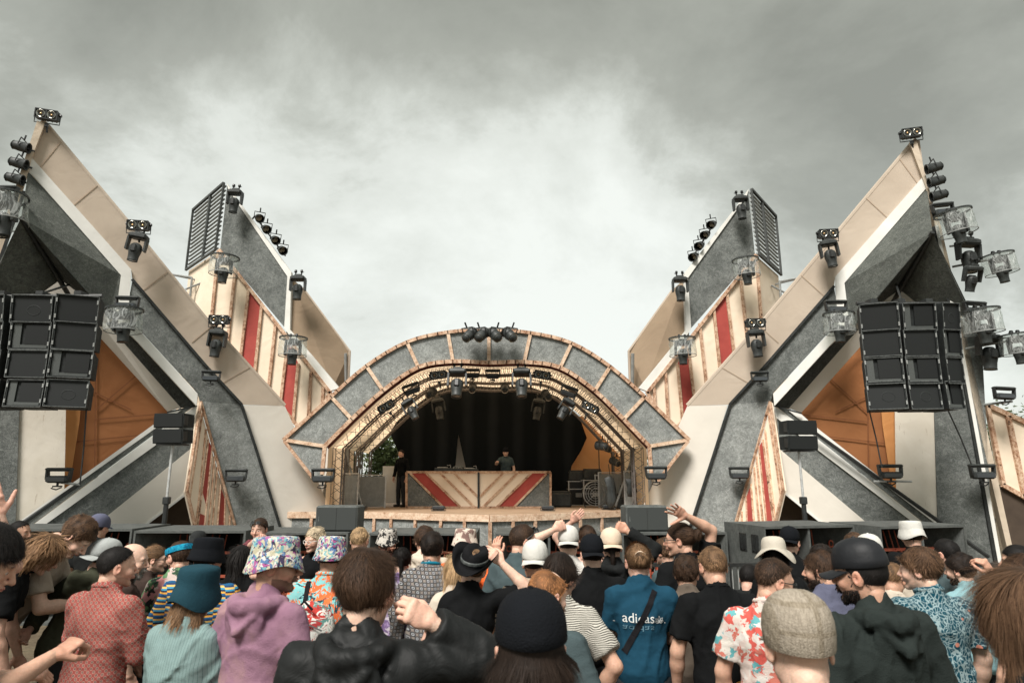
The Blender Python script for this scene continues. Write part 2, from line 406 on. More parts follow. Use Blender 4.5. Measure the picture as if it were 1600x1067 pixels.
# deck
dk = thing('stage_deck', 'low stage deck with plywood top and grey felt fascia with timber battens', 'stage', (0, 15, 0))
front = [(440, 806), (560, 806), (615, 804), (690, 805), (765, 806.5), (835, 805), (905, 803), (970, 801), (1100, 801)]
def deckpt(px, py):
    d = pix_dir(px, py); t = (DECKZ - CAMZ) / d.z; return Vector((d.x * t, d.y * t, DECKZ))
fr = [deckpt(*q) for q in [(440, 800), (560, 800), (613, 801), (690, 803.5), (765, 805), (835, 803.5), (905, 801), (970, 798), (1100, 798)]]
m = MB(dk.location); back = 19.5
ring = fr + [Vector((8, back, DECKZ)), Vector((-8, back, DECKZ))]
m.slab(ring, (0, 0, -.06)); m.build('deck_top', M_deck, dk)
tm = MB(dk.location); ff = MB(dk.location); bt = MB(dk.location)
for i in range(len(fr) - 1):
    a, b = fr[i], fr[i + 1]; n_ = Vector(((b - a).y, -(b - a).x, 0)).normalized()
    tm.bar(a + Vector((0, 0, -.055)) + n_ * .03, b + Vector((0, 0, -.055)) + n_ * .03, .13, .05, n_, .005)
    ff.slab([a + Vector((0, 0, -.1)), b + Vector((0, 0, -.1)), Vector((b.x, b.y, 0)), Vector((a.x, a.y, 0))], -n_ * .05)
    k = 2 if 0 < i < len(fr) - 2 else 5
    for j in range(k):
        q = a.lerp(b, (j + .0) / k + .001) + n_ * .03
        if i == 0 and j < 2: continue
        mb = MB(dk.location); mb.bar(q + Vector((0, 0, -.12)), Vector((q.x, q.y, .02)), .065, .04, n_); mb.build('batten', M_wood, dk)
tm.build('edge_board', M_woodl, dk); ff.build('fascia', M_feltl, dk)
# DJ booth
BD = 16.4
bt0 = deckpt(749, 793.5)
bz0 = DECKZ; BD = bt0.y
def bp(px, py): return P(px, py, BD)
bo = thing('dj_booth', 'long DJ booth with cream and red chevron timber front and grey felt corners', 'dj booth', (bp(748, 793).x, BD, DECKZ))
xl, xr, xc = 635.5, 860, 748; yt, yb_ = 737.5, 793.5
m = MB(bo.location); m.slab([bp(xl, yt), bp(xr, yt), bp(xr, yb_), bp(xl, yb_)], (0, .9, 0)); m.build('body', M_blk2, bo)
def bq(pts, mat, nm='panel'):
    m = MB(bo.location); m.slab([bp(x, y) + Vector((0, -.02, 0)) for x, y in pts], (0, .016, 0)); return m.build(nm, mat, bo)
bq([(637, 739), (690, 792.5), (637, 792.5)], M_felt, 'felt_corner'); bq([(858.5, 739), (806, 792.5), (858.5, 792.5)], M_felt, 'felt_corner')
def clipx(x): return x
for sgn in (1, -1):
    X = (lambda x: x) if sgn > 0 else (lambda x: 2 * xc - x)
    bq([(X(641), 739), (X(664), 739), (X(718), 792.5), (X(692), 792.5)], M_red, 'red_panel')
    bq([(X(667), 739), (X(746.5), 739), (X(746.5), 792.5), (X(721), 792.5)], M_peach, 'cream_panel')
    tm = MB(bo.location)
    for a, b in (((641, 739), (693, 792)), ((666, 739), (720, 792)), ((688, 739), (742, 792)), ((710, 739), (746, 775)), ):
        tm.bar(bp(X(a[0]), a[1]) + Vector((0, -.035, 0)), bp(X(b[0]), b[1]) + Vector((0, -.035, 0)), .05, .03, (0, -1, 0))
    tm.build('chevron_batten', M_wood, bo)
tm = MB(bo.location)
for a, b in (((xl, yt), (xr, yt)), ((xl, yb_ - 1), (xr, yb_ - 1)), ((xl, yt), (xl, yb_)), ((xr, yt), (xr, yb_))): tm.bar(bp(*a) + Vector((0, -.04, 0)), bp(*b) + Vector((0, -.04, 0)), .055, .03, (0, -1, 0))
tm.build('frame', M_wood, bo)
tm = MB(bo.location); tm.bar(bp(xc, yt) + Vector((0, -.05, 0)), bp(xc, yb_) + Vector((0, -.05, 0)), .05, .03, (0, -1, 0)); tm.build('centre_post', M_blk2, bo)
# decks / mixer on booth
topz = bp(xc, yt).z
def gear(px, w_, d_, h_, lab, nm='record_player', knob=True):
    loc = Vector((P(px, 740, BD + .45).x, BD + .40, topz + .002)); t = thing(nm, lab, 'dj gear', loc, 'dj gear on the booth')
    m = MB(); m.box((0, 0, h_ / 2), (w_, d_, h_), bev=.012); m.build('case', M_black, t)
    m = MB(); m.lathe([(0, h_ + .02), (.13, h_ + .02), (.14, h_ + .003)], 20, c=(-.04, 0, 0)); m.build('platter', M_steel, t)
    m = MB(); m.tube([(w_ * .35, d_ * .3, h_), (w_ * .35, d_ * .3, h_ + .07), (w_ * .2, -.1, h_ + .06)], .008, 6); m.build('tone_arm', M_alu, t)
gear(694, .45, .35, .11, 'black turntable at the left end of the booth'); gear(736, .36, .36, .09, 'black turntable left of the DJ beside the slit')
t = thing('mixer', 'small black mixing desk between the turntables', 'dj gear', (P(715, 740, BD + .4).x, BD + .4, topz + .002)); m = MB(); m.slab([(-.15, -.17, 0), (-.15, .17, 0), (-.15, .17, .13), (-.15, -.17, .08)], (.3, 0, 0)); m.build('case', M_black, t)
for i in range(4):
    for j in range(3): m = MB(); m.lathe([(.012, 0), (.01, .03), (0, .03)], 8, c=(-.1 + i * .065, -.08 + j * .08, .095 + j * .012)); m.build('knob', M_steel, t)
# ------------------------------------------------------------------ wings
def wing(side):
    left = side < 0
    if left: mp = lambda x, y: (x, y)
    else:
        def mp(x, y):
            k = np.interp(x, [-120, 50, 200, 310], [.93, .945, .963, 1.0]); s_ = np.interp(x, [-120, 33, 68, 207, 309, 400, 500], [1484, 1490, 1498, 1510, 1517, 1518, 1520])
            return s_ - x, 745 - (745 - y) * k if y < 745 else 745 + (y - 745) * np.interp(x, [200, 310], [.96, .9])
    PL = Plane(60, 12, 460, 14.4) if left else Plane(1438, 12.6, 1058, 14.4)
    def W(x, y, off=0): q = mp(x, y); return PL(q[0], q[1], off)
    def G(x, y, off=0):
        p = W(x, y, off); return Vector((p.x, p.y, 0))
    nm = 'left' if left else 'right'
    T = thing('stage_wing', f'{nm} angular stage wing of tan sailcloth and grey felt rising to a point', 'stage wing', (W(250, 745).x, W(250, 745).y, 0), 'angular stage wings')
    o = T.location; back = -PL.n
    def slab(name, pts, mat, off=0, th=.06, raw=False, lab=None):
        m = MB(o); m.slab([q if isinstance(q, Vector) else W(q[0], q[1], off) for q in pts], back * th); ob = m.build(name, mat, T)
        if lab: ob['label'] = lab
        return ob
    def bars(name, lines, w_, mat, off, th=.05):
        m = MB(o)
        for a, b in lines: m.bar(W(a[0], a[1], off), W(b[0], b[1], off), w_, th, PL.n, .01)
        return m.build(name, mat, T)
    slab('upper_sail', [(59, 189), (75, 197), (200, 347), (322, 498), (445, 634), (377, 632), (324, 574), (207, 437), (205, 422), (49, 248)], M_sail, 0, .03)
    m = MB(o)
    for a, b in (((95, 222), (62, 262)), ((152, 290), (110, 325)), ((262, 425), (222, 455)), ((330, 510), (300, 535)), ((390, 574), (345, 600))): m.bar(W(*a, .008), W(*b, .008), .018, .006, PL.n)
    m.build('sail_seam', material('sail_seam', (.40, .31, .23), .8), T)
    # the tube along the sail's edge
    m = MB(o); m.tube([W(66, 190, -.05), W(75, 199, -.05), W(200, 349, -.05), W(322, 500, -.05), W(444, 634, -.05)], .06, 8); m.build('edge_tube', M_sail, T)
    m = MB(o)
    for a, b in (((70, 196), (62, 250)), ((205, 365), (145, 358)), ((205, 365), (180, 400)), ((322, 500), (260, 495)), ((60, 300), (322, 498))): m.tube([W(*a, -.12), W(*b, -.12)], .03, 6)
    m.build('sail_pole', M_steel, T)
    slab('lower_sail', [W(381, 633), W(445, 634), W(470, 690), W(513, 790), G(540, 860), G(462, 860), W(440, 830)], M_cream, 0, .05)
    slab('white_band', [(49, 246), (205, 421), (203, 458), (199, 500), (180, 500), (189, 430), (44, 266)], M_white, .06, .08)
    slab('felt_band', [(207, 437), (324, 574), (377, 632), (313, 627), (309, 613), (221, 517), (199, 498), (203, 458)], M_felt, .03, .08)
    slab('felt_leg', [W(313, 627, .03), W(377, 632, .03), W(400, 701, .03), W(440, 830, .03), G(452, 860, .03), G(372, 860, .03), W(367, 829, .03)], M_feltl, .03, .08)
    bars('black_edging', [((207, 437), (324, 574)), ((324, 574), (377, 631)), ((377, 631), (400, 701)), ((400, 701), (440, 830)), ((440, 830), (452, 868))], .05, M_trim, .08)
    # tent panels
    J = W(33, 340, .9)
    slab('tent_panel', [W(44, 268, .04), W(190, 430, .04), W(186, 480, .04), W(172, 500, .04), J], M_feltt, 0, .02)
    slab('tent_panel', [J, W(168, 492, .1), W(150, 470, .0), W(125, 459, -.1), W(96, 438, -.25)], M_feltd, 0, .02)  # shade of the fold put into the colour with a darker felt
    slab('tent_panel', [J, W(94, 437, -.25), W(66, 457, -.1), W(50, 500, 0), W(-40, 500, 0), W(-30, 470, .1)], M_feltt, 0, .02)
    m = MB(o); m.tube([J, W(108, 462, -.35)], .045, 8); m.build('tent_pole', M_blk2, T)
    slab('inner_lining', [W(70, 430, -.6), W(175, 430, -.6), W(190, 530, -.6), W(60, 530, -.6)], M_cream, 0, .03)
    # ring beam, upper arm: white face, recessed grey, cream
    def pr(x, y, off): return W(x, y, off)
    slab('white_beam', [pr(199, 498, .55), pr(221, 519, .55), pr(309, 615, .55), pr(307, 634, .55), pr(214, 533, .55), pr(180, 500, .55)], M_white, 0, .15)
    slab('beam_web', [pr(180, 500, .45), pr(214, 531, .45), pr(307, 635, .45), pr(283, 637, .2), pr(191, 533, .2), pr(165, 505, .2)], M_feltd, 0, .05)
    slab('cream_beam', [pr(153, 500, .2), pr(165, 505, .2), pr(191, 533, .2), pr(284, 636, .2), pr(262, 643, .0), pr(150, 520, .0)], M_cream, 0, .05)
    # lower arm bands
    xa = 300
    Ls = [((268, 643), (-20, 850)), ((262, 655), (-10, 849)), ((262, 663), (2, 852)), ((300, 655), (10, 862)), ((299, 700), (85, 872)), ((296, 767), (160, 873))]
    slab('white_stripe', [pr(284, 640, .3), pr(262, 645, .3), pr(240, 663, .3), pr(25, 818, .3), pr(-25, 854, .3), pr(-15, 854, .3), pr(41, 812, .3), pr(240, 671, .3)], M_white, 0, .05)
    slab('grey_stripe', [pr(307, 633, .26), pr(284, 640, .26), pr(240, 671, .26), pr(41, 812, .26), pr(-15, 854, .26), pr(0, 854, .26), pr(51, 819, .26), pr(240, 679, .26), pr(300, 637, .26)], M_felt, 0, .05)
    slab('white_stripe', [pr(308, 635, .32), pr(300, 637.5, .32), pr(240, 680, .32), pr(51, 820, .32), pr(0, 857, .32), pr(20, 857, .32), pr(71, 819, .32), pr(245, 694, .32), pr(304, 652, .32)], M_white, 0, .05)
    bars('joint_seal', [((307, 634), (262, 644))], .03, M_trim, .40, .03)
    slab('grey_stripe', [pr(303, 652, 0.28), pr(245, 694, 0.28), pr(71, 819, 0.28), pr(10, 862, 0.28), pr(98, 862, 0.28), pr(165, 808, 0.28), pr(298, 701, 0.28)], M_felt, 0, .05)
    slab('white_stripe', [pr(298, 701, 0.34), pr(165, 808, 0.34), pr(98, 862, 0.34), pr(172, 862, 0.34), pr(206, 836, 0.34), pr(296, 767, 0.34)], M_cream, 0, .05)
    bars('stripe_edging', [((296, 767), (172, 862))], .04, M_white, .34, .04)
    # rust fabric + light strip + stained curtain + felt column
    slab('rust_cloth', [(120, 470), (200, 560), (264, 646), (240, 668), (105, 770), (112, 650), (100, 500)], M_rust, -.25, .02)
    slab('orange_cloth', [(98, 560), (129, 600), (124, 660), (108, 762), (96, 768)], M_orange, -.15, .02)
    slab('stained_curtain', [W(31, 560, .05), W(104, 560, .05), W(102, 700, .05), W(100, 780, .05), W(20, 840, .05), W(25, 760, .05)], M_curtain, 0, .03)
    xo = -75 if left else -58
    slab('felt_column', [W(-45, 480, .1), W(31, 480, .1), W(30, 640, .1), W(24, 830, .1), G(20, 860, .1), G(xo, 860, .1)], M_felt, 0, .12)
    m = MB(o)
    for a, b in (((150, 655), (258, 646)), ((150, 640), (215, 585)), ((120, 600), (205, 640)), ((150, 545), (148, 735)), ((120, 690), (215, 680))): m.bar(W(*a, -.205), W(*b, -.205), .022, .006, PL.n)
    m.build('painted_crease', material('painted_crease_rust', (.20, .075, .028), .8), T)  # shade of creases and poles behind, drawn as darker strips on the cloth
    # outer edge boards and skin
    if left:
        slab('outer_board', [W(58, 189, .12), W(70, 193, .12), W(48, 250, .12), W(44, 268, .12), W(-28, 490, .12), W(-40, 487, .12)], M_sailu, 0, .1)
        bars('outer_edging', [((38, 300), (-30, 490))], .05, M_trim, .2)
    # striped return panel
    q0, q1, q2, q3 = W(311, 629, .05), W(366, 829, .05), W(303, 829, 1.0), W(289, 768, 1.0)
    q1g = Vector((q1.x, q1.y, 0)) * 1; 
    # quad between top vertex, right bottom, left bottom, left shoulder
    rt = lambda t: q0.lerp(W(375, 860, .05), t) if False else q0.lerp(q1, t * 1.0)
    lb = [q0, q3, q2]
    n_ = (q1 - q0).cross(q2 - q0).normalized()
    if n_.y > 0: n_ = -n_
    m = MB(o); m.slab([q0, q1 + (q1 - q0) * .14, q2 + (q2 - q3) * .4, q3], -n_ * .03); m.build('stripe_backing', M_peach, T)
    def SP(x, y):
        q = mp(x, y); d = pix_dir(*q); C0 = Vector((0, 0, CAMZ)); return C0 + d * ((q0 - C0).dot(n_) / d.dot(n_))
    sl = [((315, 645), (294, 782)), ((320.5, 671), (303, 834)), ((324, 687), (305.5, 834)), ((330, 697), (316.8, 834)), ((334, 713), (323, 834)), ((338, 730), (329, 834)), ((343, 757), (337, 834)), ((350, 778), (348.6, 834)), ((357.5, 805), (357, 834))]
    for i, (p_, r_) in enumerate(sl):
        mb = MB(o); mb.bar(SP(*p_) + n_ * .02, SP(*r_) + n_ * .02, .018, .04, n_); mb.build('batten', M_wood, T)
    for i in (2, 6):
        mb = MB(o); mb.slab([SP(*sl[i][0]) + n_ * .012, SP(*sl[i + 1][0]) + n_ * .012, SP(*sl[i + 1][1]) + n_ * .012, SP(*sl[i][1]) + n_ * .012], -n_ * .008); mb.build('red_stripe', M_red, T)
    mb = MB(o)
    for a, b in ((q0, q1 + (q1 - q0) * .14), (q0, q3), (q3, q2)): mb.bar(a + n_ * .045, b + n_ * .045, .034, .05, n_, .01)
    mb.build('stripe_frame', M_wood, T)
    # dark triangle below the arm
    slab('dark_cloth', [W(296, 700, -.1), W(303, 830, -.1), G(303, 860, -.1), G(150, 860, -.1), W(150, 862, -.1)], M_dkbrown, 0, .03)
    # rear frame so the wing stands when seen from the side
    m = MB(o)
    for x, y in ((66, 195), (200, 352), (322, 500)):
        a = W(x, y, -.06); m.tube([a, Vector((a.x, a.y, 0)) + back * 1.6], .04, 6)
    m.build('rear_brace', M_steel, T)
    return T, W, PL
TL, WL, PLL = wing(-1)
TR, WR, PLR = wing(1)
# right wing's outer edge, seen only on that side
o = TR.location; bk_ = -PLR.n
def rslab(name, pts, mat, off, th=.06, T=TR):
    m = MB(T.location); m.slab([PLR(x, y, off) for x, y in pts], bk_ * th); return m.build(name, mat, T)
rslab('outer_board', [(1421, 222), (1433, 222), (1461, 330), (1470, 352), (1520, 570), (1592, 900), (1584, 900), (1514, 600), (1466, 372), (1446, 290)], M_sailu, .10, .3)
rslab('outer_edging', [(1461, 352), (1466, 352), (1512, 580), (1566, 880), (1560, 880), (1508, 590)], M_white, .16, .08)
rslab('outer_trim', [(1457, 354), (1461, 354), (1508, 590), (1560, 880), (1554, 880), (1504, 590)], M_trim, .17, .08)
rslab('felt_column', [(1458, 356), (1504, 590), (1530, 700), (1554, 880), (1490, 880), (1485, 640), (1470, 440)], M_felt, .05, .05)
# side annexe beyond the right wing
AN = thing('side_annexe', 'orange boarded side wall with scorched battens beyond the right wing', 'wall', (P(1590, 745, 12.2).x, 12.2, 0))
def anp(x, y, off=0): return P(x, y, 12.2) + Vector((0, -off, 0))
m = MB(AN.location); m.slab([anp(1541, 633), anp(1640, 678), anp(1640, 800), anp(1564, 757)], (0, .06, 0)); m.build('orange_board', M_peach, AN)
m = MB(AN.location); m.slab([anp(1560, 758, -.02), anp(1640, 800, -.02), Vector((anp(1640, 800).x, 12.22, 0)), Vector((anp(1568, 800).x, 12.22, 0))], (0, .05, 0)); m.build('dark_base', M_dkbrown, AN)
for a, b, w_ in (((1541, 633), (1640, 678), .09), ((1541, 633), (1566, 757), .07), ((1573, 650), (1600, 778), .09), ((1564, 757), (1640, 800), .08)):
    m = MB(AN.location); m.bar(anp(*a, .03), anp(*b, .03), w_, .05, (0, -1, 0)); m.build('batten', M_wood, AN)
# ------------------------------------------------------------------ louvre towers
def tower(side):
    left = side < 0
    if left: mp = lambda x, y: (x, y)
    else:
        def mp(x, y):
            s_ = np.interp(x, [290, 345, 450, 547], [1510, 1524, 1524, 1529]); dy = np.interp(x, [290, 345, 450, 547], [11, 10, 3, 0])
            return s_ - x, y + dy * np.interp(y, [290, 600, 640], [1, .35, 0])
    D0 = 15.0
    nm = 'left' if left else 'right'
    c = P(*mp(400, 745), D0)
    T = thing('louvre_tower', f'{nm} inner stage tower with slatted top, grey felt and cream and red striped band', 'stage tower', (c.x, c.y, 0), 'slatted inner towers')
    def W(x, y, d=0): q = mp(x, y); return P(q[0], q[1], D0 + d)
    def slab(name, pts, mat, d=0, th=.06):
        m = MB(T.location); m.slab([W(x, y, d) if not isinstance(x, Vector) else x for x, y in pts], (0, th, 0)); return m.build(name, mat, T)
    slab('felt_panel', [(355, 289), (450, 432), (445, 512), (344, 391)], M_felt, 0, .08)
    slab('white_edge', [(354, 286), (371, 312), (455, 425), (453, 515), (530, 606), (512, 612), (444, 512), (449, 432), (357, 297)], M_white, -.04, .12)
    m = MB(T.location); m.slab([W(456, 435, .1), W(473, 450, .5), W(546.5, 549, .7), W(544, 606, .7), W(520, 606, .1), W(453, 516, .05)], (0, .02, 0)); m.build('brown_sail', M_brown, T)
    m = MB(T.location); m.tube([W(473, 450, .48), W(546.5, 549, .68), W(544, 606, .68)], .035, 6); m.build('sail_edge', M_sail, T)
    # louvres: receding side face
    a, b, c_, d_ = W(354.5, 288), W(306, 330, 1.1), W(295, 423, 1.1), W(341, 392)
    n_ = (b - a).cross(d_ - a).normalized()
    if n_.y > 0: n_ = -n_
    K = 15
    m = MB(T.location)
    for i in range(K):
        t = (i + .5) / K; p, q = a.lerp(d_, t), b.lerp(c_, t); h = (d_ - a).length / K
        m.bar(p + n_ * .02, q + n_ * .02, h * .34, .05, (n_ + Vector((0, 0, -.9))).normalized())
    m.build('louvre_slats', material('louvre_paint', f_worn((.20, .21, .20), (.30, .31, .295)), .6), T)
    m = MB(T.location)
    for t in (.0, .42, 1.0): m.bar(a.lerp(b, t) + n_ * .075, d_.lerp(c_, t) + n_ * .075, .04 if t != .42 else .07, .05, n_)
    m.bar(a + n_ * .08, b + n_ * .08, .06, .06, n_); m.bar(d_ + n_ * .08, c_ + n_ * .08, .05, .05, n_)
    m.build('louvre_frame', material('louvre_frame_paint', (.07, .075, .072), .6), T)
    # cream side below the louvres
    e1, e2 = W(329, 520), W(292, 520, 1.1)
    m = MB(T.location); m.slab([d_, c_, Vector((e2.x, e2.y, 0)), Vector((e1.x, e1.y, 0))], -n_ * .03); m.build('cream_side', M_peach, T)
    # striped band
    st_b = [(344, 391), (515, 612), (485, 668), (464, 668), (329, 506)]
    slab('stripe_backing', st_b, M_peach, .01, .05)
    bl = [((341, 392), (330, 504)), ((367, 428), (355, 538)), ((389, 450), (376, 560)), ((409, 478), (398, 583)), ((431, 503), (419, 611)), ((448, 522), (438, 636)), ((466, 568), (458, 656)), ((486, 580), (481, 664)), ((505, 604), (503, 640))]
    bl[5] = ((450, 530), (438, 634))
    def red(i, mat=M_red):
        (a0, a1), (b0, b1) = bl[i], bl[i + 1]; slab('red_stripe', [a0, b0, b1, a1], mat, -.003, .01)
    red(2); red(5)
    for p, q in bl:
        m = MB(T.location); m.bar(W(*p, -.03), W(*q, -.03), .065, .05, (0, -1, 0)); m.build('batten', M_wood, T)
    m = MB(T.location)
    for p, q in (((343, 391), (516, 613)), ((329, 504), (467, 668)), ((516, 613), (490, 660))): m.bar(W(*p, -.05), W(*q, -.05), .075, .05, (0, -1, 0), .02)
    m.build('stripe_frame', M_wood, T)
    slab('foot_board', [(467, 668), (505, 625), (520, 690), (500, 790), (480, 700)], M_cream, .12, .05)
    m = MB(T.location)
    for x, y in ((360, 300), (450, 440), (540, 552)):
        a = W(x, y, .12); m.tube([a, Vector((a.x, a.y + 1.4, 0))], .04, 6)
        m.tube([a + Vector((0, .7, -a.z * .5)), Vector((a.x + (1 if left else -1), a.y + .5, 0))], .03, 6)
    m.build('rear_brace', M_steel, T)
    return T
tower(-1); tower(1)
# scaffold bars glimpsed between wing and tower
for pts, lab in ((((262, 428), (300, 434), (290, 452), (320, 440)), 'thin scaffold bars bridging left wing and left slatted tower'), (((1262, 432), (1218, 440), (1235, 462), (1205, 446)), 'thin scaffold bars bridging right wing and right slatted tower')):
    o_ = P(*pts[0], 15.6); m = MB(o_); m.tube([P(*pts[0], 15.6), P(*pts[1], 15.6)], .03, 6); m.tube([P(*pts[2], 15.6), P(*pts[3], 15.6)], .025, 6); m.tube([P(*pts[0], 15.6), P(*pts[3], 15.9)], .02, 6)
    q = P(pts[1][0], pts[1][1], 15.6); m.tube([q, Vector((q.x, q.y + .2, 0))], .03, 6)
    ob = m.build('scaffold', M_steel); ob.location = o_; tag(ob, lab, 'scaffold')
# ------------------------------------------------------------------ lamps, speakers and stage gear
PROTO = {}
def inst(kind, label, cat, group, loc, rot=(0, 0, 0), sc=1, name=None):
    """first use builds the parts, later uses copy the thing's parts"""
    t = thing(name or kind, label, cat, loc, group); t.rotation_euler = rot; t.scale = (sc, sc, sc)
    if kind not in PROTO:
        parts = []
        for nm, mb, mat, sm, par in PARTS[kind]():
            ob = mb.build(nm, mat, None, sm); ob.parent = t if par is None else parts[par][0]; parts.append((ob, par))
        PROTO[kind] = parts
    else:
        new = []
        for src, par in PROTO[kind]:
            c = src.copy(); COL.objects.link(c); c.parent = t if par is None else new[par]; new.append(c)
    return t
RX, RY, RZ = (lambda a: Matrix.Rotation(a, 3, 'X')), (lambda a: Matrix.Rotation(a, 3, 'Y')), (lambda a: Matrix.Rotation(a, 3, 'Z'))
PI = math.pi
def p_blinder():
    b = MB(); b.box((0, 0, 0), (.40, .14, .20), bev=.02)
    for k in range(4): b.box((-.12 + k * .08, .09, 0), (.012, .06, .18))
    y = MB(); y.tube([(-.225, 0, .03), (-.225, 0, -.16), (.225, 0, -.16), (.225, 0, .03)], .012, 6); y.tube([(-.24, 0, .03), (-.19, 0, .03)], .03, 8); y.tube([(.24, 0, .03), (.19, 0, .03)], .03, 8); y.box((0, 0, -.2), (.06, .06, .08), bev=.01); y.tube([(0, 0, -.17), (.02, .02, -.34)], .02, 6)
    rim = MB(); out = [('housing', b, M_black, False, None), ('yoke', y, M_blk2, False, None)]
    fr = MB(); fr.box((0, -.075, .09), (.40, .02, .02)); fr.box((0, -.075, -.09), (.40, .02, .02)); fr.box((-.195, -.075, 0), (.02, .02, .18)); fr.box((.195, -.075, 0), (.02, .02, .18)); fr.box((0, -.075, 0), (.02, .02, .18)); out.append(('barn_frame', fr, M_blk2, False, None))
    for sx in (-1, 1):
        l = MB(); l.lathe([(.085, -.082), (.07, -.088), (.062, -.078), (.03, -.060), (0, -.055)], 18, M=RX(PI / 2) @ RX(PI), c=(sx * .095, 0, 0)); 
        l = MB(); l.lathe([(.082, .07), (.08, .088), (.068, .088), (.055, .070), (.028, .060), (0, .058)], 18, M=RX(PI / 2), c=(sx * .095, 0, 0)); out.append(('lamp', l, M_lens, True, None))
        c = MB(); c.lathe([(.026, .062), (.022, .078), (0, .084)], 12, M=RX(PI / 2), c=(sx * .095, 0, 0)); out.append(('bulb', c, M_amber, True, len(out) - 1))
    return out
def p_mover():
    b = MB(); b.box((0, 0, .25), (.34, .24, .11), bev=.03); b.box((0, 0, .32), (.16, .14, .05), bev=.01)
    pre = []
    for sx in (-1, 1):
        cl = MB(); cl.tube([(sx * .07, 0, .33), (sx * .07, 0, .405)], .018, 6); cl.lathe([(.04, -.02), (.04, .02), (.028, .02), (.028, -.02)], 12, M=RY(PI / 2), c=(sx * .07, 0, .43), closed=True); cl.tube([(sx * .07, 0, .39), (sx * .12, .02, .42)], .008, 5); pre.append(('clamp', cl, M_blk2, False, None))
        y = MB(); y.slab([(sx * .15, -.07, .22), (sx * .15, .07, .22), (sx * .155, .055, -.05), (sx * .155, -.055, -.05)], (sx * .035, 0, 0)); pre.append(('yoke_arm', y, M_black, False, None))
    h = MB(); h.lathe([(0, .10), (.06, .10), (.105, .06), (.122, 0), (.12, -.06), (.10, -.16), (.095, -.25), (.10, -.27), (.085, -.27), (.08, -.25)], 16, sy=.92)
    fins = []
    for sy in (-1, 1): f = MB(); f.box((0, sy * .10, -.02), (.10, .06, .16), bev=.02); fins.append(('cooling_fin', f, M_blk2, False, 1))
    l = MB(); l.lathe([(.083, -.258), (.05, -.266), (0, -.27)], 16)
    return [('base', b, M_black, False, None), ('head', h, M_black, True, None)] + fins + [('lens', l, M_lensd, True, 1)] + pre
def p_cover():
    out = p_mover()
    d = MB(); d.lathe([(.0, .395), (.14, .392), (.30, .372), (.315, .35), (.315, .33)], 26)
    for k in range(3): pass
    s = MB(); n = 36; vs = []; rr = random.Random(3)
    pts = []
    for j, z in enumerate([.34, .22, .10, 0, -.06]):
        for k in range(n):
            a = 2 * PI * k / n; r_ = .305 + (.012 * math.sin(5 * a + j) + .016 * rr.uniform(-1, 1)) * (0 if j in (0, 4) else 1) + .012 * j / 4; vs.append((r_ * math.cos(a), r_ * math.sin(a), z))
    fs = [(j * n + k, j * n + (k + 1) % n, (j + 1) * n + (k + 1) % n, (j + 1) * n + k) for j in range(4) for k in range(n)]
    s.add(vs, fs)
    rt = MB(); rt.lathe([(.325, .345), (.325, .375), (.30, .375), (.30, .345)], 28, closed=True)
    rb = MB(); rb.lathe([(.322, -.065), (.322, -.05), (.312, -.05), (.312, -.065)], 28, closed=True)
    out += [('rain_lid', d, M_plastic, True, None), ('rain_skirt', s, M_plastic, True, None), ('top_hoop', rt, M_black, False, None), ('bottom_hoop', rb, M_steel, False, None)]
    return out
def p_wash():
    b = MB(); b.box((0, 0, .105), (.46, .15, .055), bev=.02); b.box((0, .01, .075), (.36, .12, .02)); b.box((0, 0, -.075), (.40, .17, .13), bev=.03)
    for k in range(9): b.box((-.16 + k * .04, .095, -.075), (.012, .03, .11))
    y = MB()
    for sx in (-1, 1): y.slab([(sx * .20, -.04, .10), (sx * .20, .04, .10), (sx * .185, .05, -.08), (sx * .185, -.05, -.08)], (sx * .03, 0, 0))
    y.tube([(0, 0, -.14), (0, 0, -.2)], .02, 6); y.box((0, 0, -.2), (.14, .07, .025)); 
    y.tube([(-.06, 0, -.2), (-.1, -.01, -.235), (0, -.02, -.26), (.08, 0, -.22)], .012, 5)
    l = MB(); l.box((0, -.088, -.075), (.34, .012, .085), bev=.005)
    return [('housing', b, M_black, False, None), ('yoke', y, M_blk2, False, None), ('lens', l, M_lensd, False, None)]
def p_par():
    b = MB(); b.lathe([(0, .17), (.055, .16), (.085, .12), (.10, .02), (.105, -.14), (.112, -.14), (.112, -.16), (.095, -.16), (.095, -.12)], 16, M=RX(PI / 2) @ Matrix.Identity(3))
    y = MB(); y.tube([(-.12, 0, 0), (-.125, .02, .15), (.125, .02, .15), (.12, 0, 0)], .012, 6); y.tube([(0, .02, .15), (0, .02, .26)], .016, 6)
    l = MB(); l.lathe([(.095, .125), (.05, .135), (0, .14)], 16, M=RX(PI / 2))
    return [('can', b, M_black, True, None), ('yoke', y, M_blk2, False, None), ('lens', l, M_lens, True, 0)]
